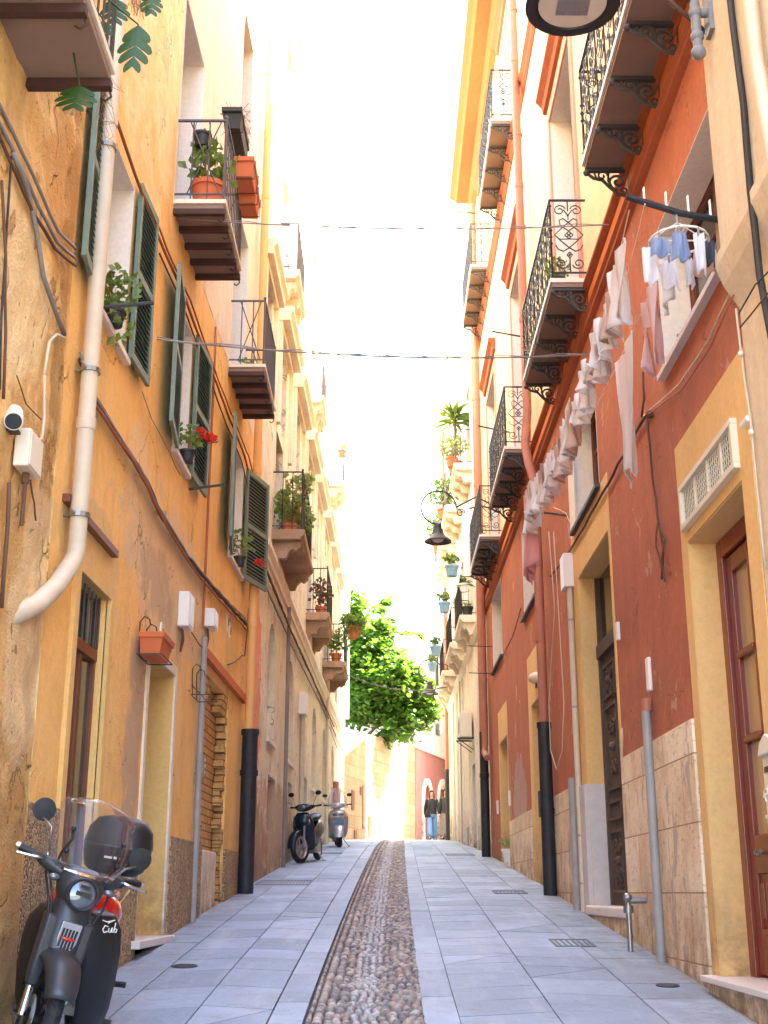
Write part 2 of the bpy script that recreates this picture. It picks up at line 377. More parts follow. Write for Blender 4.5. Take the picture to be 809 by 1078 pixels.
M['blue_sh'] = plain('blue_shutter_paint', srgb(100, 130, 160), 0.6, var=0.15)
M['brown_wood'] = plain('brown_window_wood', srgb(116, 62, 36), 0.45, var=0.3, scale=5)
M['red_wood'] = plain('varnished_red_wood', srgb(126, 46, 26), 0.28, var=0.3, scale=3, bump=0.1)
M['old_wood'] = plain('weathered_dark_wood', srgb(88, 70, 58), 0.75, var=0.35, scale=7, bump=0.4)
M['glass_dark'] = plain('dark_window_glass', (0.035, 0.035, 0.035, 1), 0.08, var=0.3, scale=1.2, bump=0, spec=0.8)
M['glass_warm'] = plain('curtained_glass', srgb(176, 140, 98), 0.12, var=0.15, scale=2, bump=0, spec=0.8)
M['slat_shade'] = plain('painted_slat_shade', (0.03, 0.025, 0.02, 1), 0.9)  # black standing in for the shade between shutter slats
M['white_plastic'] = plain('white_plastic', srgb(232, 226, 218), 0.4, var=0.06)
M['cream_metal'] = plain('cream_painted_metal', srgb(226, 214, 190), 0.5, var=0.12)
M['chrome'] = plain('chrome', (0.7, 0.7, 0.7, 1), 0.15, metal=1.0, bump=0, var=0.05)
M['steel'] = plain('dull_steel', (0.35, 0.34, 0.33, 1), 0.4, metal=0.9, var=0.2)
M['terra_pot'] = plain('terracotta_pot', srgb(204, 110, 66), 0.8, var=0.15)
M['black_pot'] = plain('black_pot', (0.03, 0.03, 0.03, 1), 0.6)
M['blue_pot'] = plain('blue_grey_pot', srgb(130, 166, 188), 0.5, var=0.12)
M['white_pot'] = plain('white_pot', srgb(236, 234, 230), 0.5, var=0.05)
M['soil'] = plain('soil', srgb(70, 50, 36), 0.95)
def cloth(name, c):
    m = N(name); f = m.noise(5, 4, 0.6, vec=m.pos(True))
    cc = m.mix(f, dark(c, 0.92), c)
    m.fin(cc, 0.9, 0, m.bump(m.noise(28, 4, 0.6, vec=m.pos(True)), 0.4, 0.01), 0.15)
    tr = m.n('BsdfTranslucent'); m.l(cc, tr.inputs[0]); mx = m.n('MixShader'); mx.inputs[0].default_value = 0.58
    m.l(m.bs.outputs[0], mx.inputs[1]); m.l(tr.outputs[0], mx.inputs[2]); m.l(mx.outputs[0], m.out.inputs[0]); return m.m
M['cloth_white'] = cloth('white_cotton', srgb(252, 251, 253)); M['cloth_pink'] = cloth('pale_pink_cotton', srgb(250, 228, 226))
M['cloth_lilac'] = cloth('pink_gauze', srgb(244, 196, 200)); M['cloth_blue'] = cloth('pale_blue_cotton', srgb(176, 192, 222))
M['cloth_grey'] = cloth('grey_cotton', srgb(110, 112, 122)); M['cloth_beige'] = cloth('beige_cotton', srgb(232, 214, 204))
def leafm(name, c1, c2, tr_=0.45, tint=srgb(190, 220, 60)):
    m = N(name); g_ = m.n('NewGeometry')
    cc = m.mix(g_.outputs['Random Per Island'], c1, c2)
    m.fin(cc, 0.5, 0, None, 0.4)
    tr = m.n('BsdfTranslucent'); m.l(m.mix(0.5, cc, tint, 'MIX'), tr.inputs[0]); mx = m.n('MixShader'); mx.inputs[0].default_value = tr_
    m.l(m.bs.outputs[0], mx.inputs[1]); m.l(tr.outputs[0], mx.inputs[2]); m.l(mx.outputs[0], m.out.inputs[0]); return m.m
M['leaf'] = leafm('pot_leaf', srgb(70, 100, 50), srgb(120, 140, 70), 0.3)
M['leaf_tree'] = leafm('tree_leaf', srgb(38, 76, 28), srgb(92, 126, 42), 0.42, srgb(140, 176, 46))
M['leaf_monstera'] = leafm('monstera_leaf', srgb(34, 64, 20), srgb(42, 74, 24), 0.12, srgb(90, 130, 40))
M['leaf_pale'] = leafm('pale_succulent_leaf', srgb(150, 160, 110), srgb(120, 140, 90), 0.3)
M['leaf_purple'] = leafm('purple_leaf', srgb(90, 50, 56), srgb(120, 70, 70), 0.15)
M['dry'] = plain('dry_twig', srgb(176, 128, 84), 0.9)
M['flower_red'] = plain('red_petal', srgb(210, 50, 24), 0.6, var=0.1, bump=0)
M['bark'] = plain('bark', srgb(110, 88, 66), 0.9, var=0.4, scale=8, bump=0.8)
# ================================================================= ground and paving
def build_ground():
    b = B(); ys = [-40, -20, -8, 0] + [1.0 * i for i in range(2, 60, 2)] + [70, 90, 140, 220, 400]
    xs = [-300, -60, -12, -2.6, 0, 2.8, 12, 60, 300]
    for y in ys:
        for x in xs: b.v.append((x, y, g(y) - 0.045))
    n = len(xs)
    for j in range(len(ys) - 1):
        for i in range(n - 1): b.f.append((j*n+i, j*n+i+1, (j+1)*n+i+1, (j+1)*n+i))
    m = N('packed_mortar'); f = m.noise(3, 5, 0.7)
    m.fin(m.mix(f, srgb(108, 108, 110), srgb(132, 128, 124)), 0.95, 0, m.bump(m.noise(40, 4), 0.5, 0.01))
    tag(b.build('ground', m.m, fix=False), kind='structure')
build_ground()
def granite():
    m = N('granite_slab'); ge = m.n('NewGeometry')
    r = m.math('MULTIPLY', ge.outputs['Random Per Island'], 1.0)
    c = m.mix(r, srgb(120, 140, 160), srgb(162, 179, 198))
    c = m.mix(m.math('MULTIPLY', m.ramp(m.noise(1.6, 5, 0.7), 0.42, 0.7), 0.45), c, srgb(112, 118, 130))
    c = m.mix(m.math('MULTIPLY', m.ramp(m.noise(5.5, 5, 0.75), 0.55, 0.66), 0.35), c, srgb(104, 102, 104))
    xs_ = m.sep(); edge = m.math('MULTIPLY', m.math('SUBTRACT', m.math('ABSOLUTE', m.math('SUBTRACT', xs_[0], 0.05)), 1.45), 1.6, clamp=True)
    c = m.mix(m.math('MULTIPLY', m.math('MULTIPLY', edge, m.ramp(m.noise(4.5, 7, 0.7), 0.38, 0.62)), 0.8), c, srgb(106, 96, 86))
    gum = m.n('TexVoronoi'); gum.inputs['Scale'].default_value = 3.1; m.l(m.pos(), gum.inputs['Vector'])
    c = m.mix(m.math('MULTIPLY', m.ramp(gum.outputs['Distance'], 0.045, 0.06, (1, 1, 1, 1), (0, 0, 0, 1)), 0.45), c, srgb(84, 84, 88))
    wear = m.ramp(m.noise(2.0, 6, 0.7, sc3=(2.2, .35, 1)), 0.5, 0.7); c = m.mix(m.math('MULTIPLY', wear, 0.28), c, srgb(200, 208, 214))
    sp = m.noise(160, 3, 0.8)
    c = m.mix(m.math('MULTIPLY', m.ramp(sp, 0.45, 0.65), 0.3), c, srgb(215, 214, 214))
    h = m.math('ADD', m.math('MULTIPLY', m.noise(70, 3, 0.7), 0.5), m.noise(4, 3, 0.6))
    rg = m.math('ADD', 0.48, m.math('MULTIPLY', m.noise(3, 3), 0.25))
    return m.fin(c, rg, 0, m.bump(h, 0.3, 0.01), 0.45)
M['granite'] = granite()
def slab_strip(name, cols, Y0, Y1, mat, pitch, slants, gap=0.0042, seed=1):
    rnd = random.Random(seed); b = B()
    for ci, (s0, s1) in enumerate(cols):
        y = Y0 + rnd.random() * pitch; sl_ = slants[ci]
        while y < Y1:
            L_ = pitch * rnd.choice((0.8, 1.0, 1.0, 1.25)); k = 1 + min(1.2, max(0, y - 16) / 18)
            L_ *= k if len(cols) > 1 else 1
            f0 = s0 if callable(s0) else (lambda Y, v=s0: cx(Y) + v)
            f1 = s1 if callable(s1) else (lambda Y, v=s1: cx(Y) + v)
            gy = gap * rnd.choice((1.0, 1.2, 1.6, 3.2)); ya, yb = y + gy, y + L_ - gy * .6
            sj = sl_ * (1 if rnd.random() < 0.8 else -1) * 0
            q = []
            for yy, which in ((ya, 0), (ya + sl_, 1), (yb + sl_, 1), (yb, 0)):
                xx = (f0(yy) + gap) if which == 0 else (f1(yy) - gap)
                q.append((xx, yy, g(yy) + rnd.uniform(-0.0015, 0.0015)))
            if rnd.random() < 0.12 and len(cols) > 1:   # a slab split by a diagonal cut
                b.prism([Vector(p) - Vector((0, 0, .04)) for p in (q[0], q[1], q[2])], [q[0], q[1], q[2]])
                e = [Vector(q[0]) + (Vector(q[3]) - Vector(q[0])) * .03, Vector(q[2]) + (Vector(q[3]) - Vector(q[2])) * .03, Vector(q[3])]
                b.prism([p - Vector((0, 0, .04)) for p in e], e)
            else:
                b.prism([Vector(p) - Vector((0, 0, .04)) for p in q], q)
            y += L_
    return tag(b.build(name, mat, fix=True), kind='structure')
lwf = lambda Y: lw(Y) + 0.0
slab_strip('paving_left', [(lwf, -1.5), (-1.5, -1.02), (-1.02, -0.558)], 3, 46, M['granite'], 0.62, (0.0, 0.14, -0.14), seed=3)
slab_strip('paving_right', [(0.562, 1.15), (1.15, 1.76), (1.76, lambda Y: 2.2)], 3, 46, M['granite'], 0.62, (0.15, -0.15, 0.0), seed=4)
slab_strip('kerb_strip_left', [(-0.555, -0.35)], 3, 46, M['granite'], 1.15, (0,), seed=5)
slab_strip('kerb_strip_right', [(0.35, 0.565)], 3, 46, M['granite'], 1.15, (0,), seed=6)
slab_strip('paving_far', [(lambda Y: -1.45 + (Y - 46) * 0.1, lambda Y: 0.8), (lambda Y: .8, lambda Y: 3.4)], 46, 62, M['granite'], 0.8, (0.1, 0), seed=7)
def cobbles():
    rnd = random.Random(11); b_side = B(); b_mid = B()
    y = 4.0
    while y < 46:
        k = 1 if y < 20 else (1.25 if y < 30 else 1.7)
        step = 0.062 * k
        s = -0.335
        while s < 0.335:
            centre = abs(s + .03) < 0.085
            wd = (0.05 if centre else rnd.uniform(0.045, 0.075)) * k; ln = (rnd.uniform(0.07, 0.11) if centre else rnd.uniform(0.04, 0.06)) * (k if not centre else 1)
            if abs(s) > 0.28: wd = min(wd, 0.345 - abs(s) + 0.02)
            x0 = cx(y) + s + wd / 2; yy = y + rnd.uniform(-0.012, 0.012)
            dip = -0.034 * (1 - min(1, abs(s) / 0.34)) ** 1.2
            z = g(yy) + dip + rnd.uniform(-0.004, 0.004) - 0.006
            a, c = wd * 0.5, ln * 0.5 + (0.006 if centre else 0.004)
            rot = rnd.uniform(-0.35, 0.35) * (0.3 if centre else 1); n = 7 if y < 16 else 6
            b = b_mid if abs(s + wd / 2) < .085 else b_side
            o = len(b.v)
            for (rr, hz) in ((1.0, -0.02), (0.98, 0.0), (0.68, 0.014)):
                for t in range(n):
                    an = 2 * math.pi * t / n + rot
                    px_ = a * rr * math.cos(an); py_ = c * rr * math.sin(an)
                    b.v.append((x0 + px_ * math.cos(rot) - py_ * math.sin(rot), yy + px_ * math.sin(rot) + py_ * math.cos(rot), z + hz))
            b.v.append((x0, yy, z + 0.019))
            for r_ in range(2):
                for t in range(n): b.f.append((o+r_*n+t, o+r_*n+(t+1) % n, o+(r_+1)*n+(t+1) % n, o+(r_+1)*n+t))
            for t in range(n): b.f.append((o+2*n+t, o+2*n+(t+1) % n, o+3*n))
            s += wd + 0.003
        y += step
    m = N('river_cobble'); ge = m.n('NewGeometry'); rp = m.n('ValToRGB'); m.l(ge.outputs['Random Per Island'], rp.inputs[0])
    cr = rp.color_ramp; cr.interpolation = 'CONSTANT'
    cols = [(0, (176, 166, 156)), (0.2, (142, 136, 132)), (0.38, (194, 180, 166)), (0.55, (160, 152, 148)), (0.7, (214, 204, 194)), (0.82, (122, 118, 118)), (0.94, (180, 150, 134))]
    while len(cr.elements) < len(cols): cr.elements.new(0.5)
    for e, (p, c_) in zip(cr.elements, cols): e.position = p; e.color = srgb(*c_)
    c = m.mix(m.math('MULTIPLY', m.noise(90, 3), 0.62), rp.outputs[0], srgb(96, 80, 70))
    m.fin(c, 0.55, 0, m.bump(m.noise(120, 3), 0.3, 0.004), 0.4)
    tag(b_side.build('cobbled_strip', m.m, fix=False, smooth=50), kind='structure')
    m2 = N('gutter_stone'); ge = m2.n('NewGeometry')
    c2 = m2.mix(ge.outputs['Random Per Island'], srgb(140, 138, 140), srgb(206, 202, 198)); c2 = m2.mix(m2.math('MULTIPLY', m2.noise(90, 3), .35), c2, srgb(96, 92, 92))
    m2.fin(c2, .45, 0, m2.bump(m2.noise(120, 3), .3, .004), .5)
    tag(b_mid.build('gutter_strip', m2.m, fix=False, smooth=50), kind='structure')
cobbles()

# ================================================================= generic house pieces
def facade(sd, Y0, Y1, z0, z1, holes, mat, name, parent, depth=0.28, d=0.0, back=6.0, archs=()):
    b = B()
    Ys = sorted({Y0, Y1, *[h[0] for h in holes], *[h[1] for h in holes]}); zs = sorted({z0, z1, *[h[2] for h in holes], *[h[3] for h in holes]})
    for i in range(len(Ys) - 1):
        for j in range(len(zs) - 1):
            ym = (Ys[i] + Ys[i+1]) / 2; zm = (zs[j] + zs[j+1]) / 2
            if any(h[0] < ym < h[1] and h[2] < zm < h[3] for h in holes): continue
            b.poly(W(sd, Ys[i], zs[j], d), W(sd, Ys[i+1], zs[j], d), W(sd, Ys[i+1], zs[j+1], d), W(sd, Ys[i], zs[j+1], d))
    for h in holes:
        dp = h[4] if len(h) > 4 else depth
        a, c, e, f = h[:4]
        b.poly(W(sd, a, e, d), W(sd, a, f, d), W(sd, a, f, d - dp), W(sd, a, e, d - dp))
        b.poly(W(sd, c, e, d), W(sd, c, f, d), W(sd, c, f, d - dp), W(sd, c, e, d - dp))
        b.poly(W(sd, a, f, d), W(sd, c, f, d), W(sd, c, f, d - dp), W(sd, a, f, d - dp))
        b.poly(W(sd, a, e, d), W(sd, c, e, d), W(sd, c, e, d - dp), W(sd, a, e, d - dp))
    for (a, c, zsp, zt) in archs:    # round the top corners of a hole
        n = 8; ym = (a + c) / 2; r = (c - a) / 2; dp = depth
        arc = [(ym - r * math.cos(math.pi * k / (2*n)), zsp + (zt - zsp) * math.sin(math.pi * k / (2*n))) for k in range(2*n + 1)]
        for half in (arc[:n+1], arc[n:]):
            cor = (a, zt) if half is arc[:n+1] or half[0][0] < ym - 1e-6 else (c, zt)
            for k in range(len(half) - 1):
                b.poly(W(sd, *cor, d - .001), W(sd, *half[k], d - .001), W(sd, *half[k+1], d - .001))
        for k in range(2*n): b.poly(W(sd, *arc[k], d), W(sd, *arc[k+1], d), W(sd, *arc[k+1], d - dp), W(sd, *arc[k], d - dp))
    dm = 0.5
    b.wb(sd, Y0, Y1, z0, z1, d - back, d - dm)
    for (a, c) in ((Y0, Y0), (Y1, Y1)):
        b.poly(W(sd, a, z0, d), W(sd, a, z1, d), W(sd, a, z1, d - dm), W(sd, a, z0, d - dm))
    b.poly(W(sd, Y0, z1, d), W(sd, Y1, z1, d), W(sd, Y1, z1, d - dm), W(sd, Y0, z1, d - dm))
    return b.build(name, mat, parent, fix=False)
def window_in(parent, sd, a, c, e, f, dp, fm, gm, nv=1, nh=2, fw=0.05, sill=None, name='window', d0=0.0):
    """casement: frame mesh with a pane sub-part, set dp behind the wall"""
    b = B(); d = d0 - dp
    if a > c: a, c = c, a
    b.wb(sd, a, a + fw, e, f, d - .05, d); b.wb(sd, c - fw, c, e, f, d - .05, d)
    b.wb(sd, a + fw, c - fw, e, e + fw, d - .05, d); b.wb(sd, a + fw, c - fw, f - fw, f, d - .05, d)
    for k in range(1, nv + 1):
        y = a + (c - a) * k / (nv + 1); b.wb(sd, y - fw * .6, y + fw * .6, e + fw, f - fw, d - .045, d + .008)
    for k in range(1, nh + 1):
        z = e + (f - e) * k / (nh + 1); b.wb(sd, a + fw, c - fw, z - .015, z + .015, d - .04, d - .006)
    fr = b.build(name, fm, parent, bevel=0.004)
    p = B().wb(sd, a + fw * .5, c - fw * .5, e + fw * .5, f - fw * .5, d - .032, d - .026)
    off = parent.get('wl')
    if off: fr['wl'] = off
    p.build('pane', gm, fr)
    if sill:
        B().wb(sd, a - .04, c + .04, e - .05, e - .002, d - .05, d0 + .05).build('sill', sill, fr, bevel=.004)
    if off: del fr['wl']
    return fr
def shutter_mesh(w_, h_):
    b = B(); s = 0.055; t = 0.035
    b.box(0, t, 0, s, 0, h_); b.box(0, t, w_ - s, w_, 0, h_)
    for z in (0, h_ * .47, h_ - s * 1.3): b.box(.002, t - .002, s, w_ - s, z, z + s * 1.3)
    n = int(h_ / 0.052)
    for i in range(n):
        z = s * 1.3 + 0.02 + i * (h_ - s * 2.6) / n
        if abs(z - h_ * .49) < .055: continue
        b.hexa([(.030, s, z), (.034, s, z + .004), (.034, w_ - s, z + .004), (.030, w_ - s, z), (.002, s, z + .030), (.006, s, z + .034), (.006, w_ - s, z + .034), (.002, w_ - s, z + .030)])
    return b
def louvre_shutter(parent, loc, w_, h_, rz, flip=False):
    b = shutter_mesh(w_, h_)
    if flip: b.xf(Matrix.Diagonal((1, -1, 1, 1)))
    o = b.build('shutter', M['green'], None, bevel=0.003)
    k = B().box(-.004, -.001, .03, w_ - .03, .03, h_ - .03)
    if flip: k.xf(Matrix.Diagonal((1, -1, 1, 1)))
    k.build('slat_shade_sheet', M['slat_shade'], o)  # black sheet added to paint the shade behind the slats
    adopt(o, parent, loc, rz); return o
def pipe(parent, pts, r, mat, name='downpipe', n=12, collars=(), straps=True):
    b = B().tube(pts, r, n)
    for z in collars:
        p = Vector(pts[0]); q = Vector(pts[-1]); t = (z - p.z) / (q.z - p.z) if abs(q.z - p.z) > 1e-6 else 0
        c = p.lerp(q, t); b.tube([c - Vector((0, 0, .035)), c + Vector((0, 0, .035))], r * 1.14, n)
    for i in range(len(pts) - 1):      # sleeves where the lengths of pipe meet
        p, q = Vector(pts[i]), Vector(pts[i+1]); ln = (q - p).length
        if r >= .045 and ln > 2.2:
            k = int(ln / 1.9)
            for j in range(1, k + 1):
                c = p.lerp(q, (j - .35) / k); u = (q - p).normalized(); b.tube([c - u * .045, c - u * .04, c + u * .04, c + u * .045], [r * 1.02, r * 1.12, r * 1.12, r * 1.02], n)
    return b.build(name, mat, parent, smooth=40)
def cable(parent, pts, r, mat, name='cable', sag=0.0, wob=0.0, seed=0, n=5):
    rnd = random.Random(seed); out = []
    for i in range(len(pts) - 1):
        a, c = Vector(pts[i]), Vector(pts[i+1]); k = max(2, int((c - a).length / 0.25))
        for j in range(k):
            t = j / k; p = a.lerp(c, t); p.z -= sag * 4 * t * (1 - t)
            p += Vector((rnd.uniform(-wob, wob) * .4, 0, rnd.uniform(-wob, wob))); out.append(p)
    out.append(Vector(pts[-1]))
    return B().tube(out, r, n).build(name, mat, parent, smooth=True)
def scroll(cx_, cz, r, a0, turns, n=14, shrink=0.25, sgn=1):
    return [(cx_ + (r * (1 - (1 - shrink) * i / n)) * math.cos(a0 + sgn * turns * 2 * math.pi * i / n), cz + (r * (1 - (1 - shrink) * i / n)) * math.sin(a0 + sgn * turns * 2 * math.pi * i / n)) for i in range(n + 1)]
def ornate_module(b, wm, h, fn, r=0.0075):
    """wrought pattern wm wide and h high; fn(u,z)->3D"""
    T = lambda pts, rr=r: b.tube([fn(u, z) for u, z in pts], rr, 4)
    c = wm / 2; m_ = h * 0.52; q = wm * 0.42
    T([(c, 0), (c, h)], r * .9) if False else None
    T([(c, 0.0), (c, h * .2)]); T([(c, h * .86), (c, h)])
    for s in (-1, 1):
        T([(c, h * .34), (c + s*q*.55, h * .44), (c + s*q*.95, m_), (c + s*q*.55, h * .6), (c, h * .70)])           # big diamond
        T([(c + s*q*.95, m_), (c + s*(q*.6), h * .46), (c, h * .36 + .09)], r * .8)
        T([(c, h*.70), (c + s*q*.35, h*.755), (c + s*q*.6, h*.73), (c + s*q*.55, h*.66), (c + s*q*.3, h*.62), (c, h*.58)])  # heart
        T([(c, h*.34), (c + s*q*.4, h*.29), (c + s*q*.75, h*.32), (c + s*q*.9, h*.38)])
        T([(c + s*(u - c), z) for u, z in scroll(c + q*.55, h*.87, q*.42, math.pi * .9, 1.35, sgn=-1)])
        T([(c + s*(u - c), z) for u, z in scroll(c + q*.55, h*.12, q*.42, math.pi * 1.1, 1.35, sgn=1)])
        T([(c + s*q*.3, h*.88), (c, h*.80), (c, h*.74)])
        T([(c, h*.20), (c + s*q*.18, h*.24), (c, h*.28)])
        T([(c, m_ - .045), (c + s*.045, m_), (c, m_ + .045)])
        T([(c + s*.022, m_ - .022), (c - s*.022, m_ + .022)], r * 1.1)
    for z in (.24, .8): 
        p = Vector(fn(c, h * z)); b.ball(p, .014, 5)
def ornate_balcony(L_=2.7, prot=0.42, H=0.95):
    """local: x outward, y along the wall 0..L, z=0 slab top"""
    root = bpy.data.objects.new('balcony', None); col.objects.link(root)
    sl_ = B().box(-.02, prot, 0, L_, -.05, 0); sl_.build('slab', M['marble'], root, bevel=.004)
    B().box(-.02, prot - .02, .015, L_ - .015, -.10, -.051).build('soffit', M['slab_grey'], root)
    rl = B(); x = prot - .03
    rl.box(x - .014, x + .014, .0, L_, H - .012, H + .006); rl.box(x - .01, x + .01, 0, L_, .06, .075)
    for y in (.012, L_ - .012):
        rl.box(0, x, y - .012, y + .012, H - .012, H + .006); rl.box(0, x, y - .01, y + .01, .06, .075)
    n = 7; mw = L_ / n
    for i in range(n + 1):
        y = max(.014, min(L_ - .014, i * mw)); corner = i in (0, n)
        rl.tube([(x, y, 0), (x, y, H)], .013 if corner else .009, 6)
        if corner:
            for z in (.08, .42, .5, .58, .88): rl.ball((x, y, z), .024, 6, (1, 1, .7))
    hh = H - .09
    for i in range(n): ornate_module(rl, mw, hh, lambda u, z, i=i: (x, i * mw + u, z + .075))
    for y in (.012, L_ - .012): ornate_module(rl, x, hh, lambda u, z, y=y: (u, y, z + .075))
    rl.build('railing', M['iron'], root)
    for i in range(5):
        y = .05 + i * (L_ - .1) / 4
        b = B(); r = .013
        b.box(0, prot - .03, y - .022, y + .022, -.135, -.101)
        b.box(0, .022, y - .02, y + .02, -.40, -.136)
        P = lambda pts, rr=r: b.tube([(u * prot / .42, y, z) for u, z in pts], rr, 5)
        P([(.03, -.38), (.12, -.36), (.19, -.29), (.25, -.22), (.33, -.20), (.385, -.15)], .016)
        P(scroll(.115, -.235, .085, -math.pi * .5, 1.5, 18, .15), .013)
        P(scroll(.25, -.175, .05, math.pi, 1.2, 12, .2, -1), .010)
        P(scroll(.06, -.33, .035, 0, 1.1, 9, .25), .010)
        P([(.19, -.14), (.2, -.22), (.16, -.3)], .011); P([(.32, -.14), (.3, -.2)], .010)
        b.ball((prot - .03, y, -.145), .03, 7); b.ball((.02, y, -.41), .022, 6)
        b.build('bracket', M['cast_grey'], root)
    return root
def bar_rail(b, x, L_, H, sp=0.115, r=.008, brace=False, closed_y=True, xin=0.0):
    b.box(x - .016, x + .016, 0, L_, H - .014, H + .006); b.box(x - .01, x + .01, 0, L_, .05, .064)
    n = max(2, int(L_ / sp))
    for i in range(n + 1):
        y = .01 + i * (L_ - .02) / n; b.tube([(x, y, 0), (x, y, H)], r * (1.8 if i in (0, n) else 1), 5)
    for y in (.01, L_ - .01):
        b.box(xin, x, y - .012, y + .012, H - .014, H + .006); b.box(xin, x, y - .009, y + .009, .05, .064)
        k = max(2, int((x - xin) / .13))
        for j in range(1, k): b.tube([(xin + (x - xin) * j / k, y, .0), (xin + (x - xin) * j / k, y, H)], r, 5)
        if brace:
            b.tube([(xin + .12, y, .06), (x - .04, y, H)], .007, 4); b.tube([(xin + .12, y, H), (x - .04, y, .06)], .007, 4)
    for y in (0.01, L_ - .01): b.ball((x, y, H + .03), .022, 6)
def simple_balcony(L_, prot, H, railm, beams=5, thick=.07):
    root = bpy.data.objects.new('balcony', None); col.objects.link(root)
    B().box(-.05, prot, 0, L_, -.045, 0).build('slab', M['cream_stone'], root, bevel=.004)
    B().box(-.05, prot - .02, .02, L_ - .02, -thick - .03, -.046).build('soffit', M['slab_grey'], root)
    rl = B(); bar_rail(rl, prot - .03, L_, H, brace=True); rl.build('railing', railm, root)
    for i in range(beams):
        y = .03 + i * (L_ - .06) / (beams - 1)
        b = B().box(-.05, prot - .01, y - .028, y + .028, -thick - .085, -thick - .031)
        b.tube([(prot - .03, y + .03, -thick - .06), (prot - .02, y + .05, -thick - .10), (prot - .05, y + .05, -thick - .13), (prot - .08, y + .05, -thick - .11)], .008, 5)
        b.build('beam', M['beam'], root)
    return root
def stone_balcony(L_, prot, H, mat, railm, ncons=2, rail=True, consh=.55, pattern=False):
    root = bpy.data.objects.new('balcony', None); col.objects.link(root)
    pr = [(-.05, -.02), (-.05, -.17), (prot - .07, -.17), (prot - .05, -.13), (prot - .01, -.10), (prot, -.05), (prot, -.0), (-.05, 0)]
    B().prism([(x, 0, z) for x, z in pr], [(x, L_, z) for x, z in pr]).build('slab', mat, root, bevel=.006)
    for i in range(ncons):
        y = .14 + i * (L_ - .44) / max(1, ncons - 1)
        ps = [(-.05, -.171), (prot - .08, -.171), (prot - .07, -.26), (prot * .72, -.33), (prot * .62, -.30), (prot * .5, -.36), (prot * .42, -.46), (prot * .22, -.46), (.06, -.62 * consh / .55), (-.05, -.66 * consh / .55)]
        B().prism([(x, y, z) for x, z in ps], [(x, y + .17, z) for x, z in ps]).build('bracket', mat, root, bevel=.012)
    if rail:
        rl = B(); bar_rail(rl, prot - .05, L_ - .04, H, brace=False)
        if pattern:
            for i in range(int(L_ / .3)):
                rl.tube([(prot - .05, u, z) for u, z in scroll(.2 + i * .3, H * .5, .09, 0, 1.3)], .007, 4)
        rl.build('railing', railm, root)
    return root
def leaves(b, c, rad, n, size, rnd, up=0.3, narrow=.45):
    c = Vector(c)
    for _ in range(n):
        while True:
            v = Vector((rnd.uniform(-1, 1), rnd.uniform(-1, 1), rnd.uniform(-1, 1)))
            if v.length < 1: break
        p = c + Vector((v.x * rad[0], v.y * rad[1], v.z * rad[2]))
        d = Vector((rnd.gauss(0, 1), rnd.gauss(0, 1), rnd.gauss(up, 1))).normalized(); s_ = size * rnd.uniform(.6, 1.3)
        q = d.orthogonal().normalized(); q.rotate(Matrix.Rotation(rnd.uniform(0, 6.28), 3, d)); nrm = d.cross(q) * s_ * .12
        b.add([p, p + d * s_ * .5 + q * s_ * narrow + nrm, p + d * s_, p + d * s_ * .5 - q * s_ * narrow + nrm], [(0, 1, 2, 3)])
def pot(root, mat, r=.11, h=.18, taper=.72, rim=True):
    pr = [(r * taper, 0), (r * .93, h * .82)] + ([(r * 1.06, h * .82), (r * 1.06, h)] if rim else [(r, h)]) + [(r * .9, h), (r * .86, h - .025), (.001, h - .03)]
    B().lathe(pr, 18).build('pot', mat, root, smooth=35)
def pot_plant(name, label, loc, pm, lm, r=.11, h=.18, spread=.2, ph=.3, n=90, size=.07, group=None, seed=1, twigs=5, narrow=.4, trail=0.0):
    t = thing(name, label, 'potted plant', loc, 0, group); rnd = random.Random(seed)
    pot(t, pm, r, h)
    b = B(); leaves(b, (0, 0, h + ph * .55), (spread, spread, ph * .5), n, size, rnd, narrow=narrow)
    if trail: leaves(b, (0, 0, h - trail * .3), (spread * 1.05, spread * 1.05, trail), int(n * .5), size, rnd, up=-.5, narrow=narrow)
    b.build('foliage', lm, t, fix=False)
    s = B()
    for i in range(twigs):
        a = rnd.uniform(0, 6.28); s.tube([(0, 0, h - .03), (math.cos(a) * spread * .3, math.sin(a) * spread * .3, h + ph * .4), (math.cos(a) * spread * .7, math.sin(a) * spread * .7, h + ph * .8)], [.006, .005, .003], 4)
    s.build('stem', M['dry'], t)
    return t
# ================================================================= HOUSE A  (rough yellow house at the near left)
def house_root(name, label, sd, Y0, Y1, cat='house'):
    x = lw((Y0+Y1)/2) if sd == 'L' else 2.2
    return thing(name, label, cat, (x, (Y0+Y1)/2, g((Y0+Y1)/2)), world=True)
hA = house_root('rough_house', 'crumbling ochre plastered house at the near left edge with cables and balcony', 'L', 0.5, 7.15)
def rough_wall():
    b = B(); ny, nz = 110, 170; Y0, Y1, z0, z1 = 2.5, 7.15, -2.0, 7.0
    for j in range(nz + 1):
        for i in range(ny + 1):
            Y = Y0 + (Y1 - Y0) * i / ny; z = z0 + (z1 - z0) * j / nz
            v = Vector((0, Y, z)); d = .03 * noise.noise(v * 1.3) + .018 * noise.noise(v * 4) + .009 * noise.noise(v * 12)
            if i == ny: d *= .5
            b.v.append(W('L', Y + (.03 * noise.noise(v * 2.1) if i > ny - 3 else 0), z, d + .05))
    for j in range(nz):
        for i in range(ny): b.f.append((j*(ny+1)+i, j*(ny+1)+i+1, (j+1)*(ny+1)+i+1, (j+1)*(ny+1)+i))
    b.wb('L', 0.5, 7.15, -3, 14, -5, -.02); b.wb('L', .5, 7.15, 7.0, 14, -.02, .05)
    b.poly(W('L', 7.15, -3, -.02), W('L', 7.15, 7, -.02), W('L', 7.15, 7, .05), W('L', 7.15, -3, .05))
    return b.build('wall', M['rough_yellow'], hA, fix=False, smooth=40)
rough_wall()
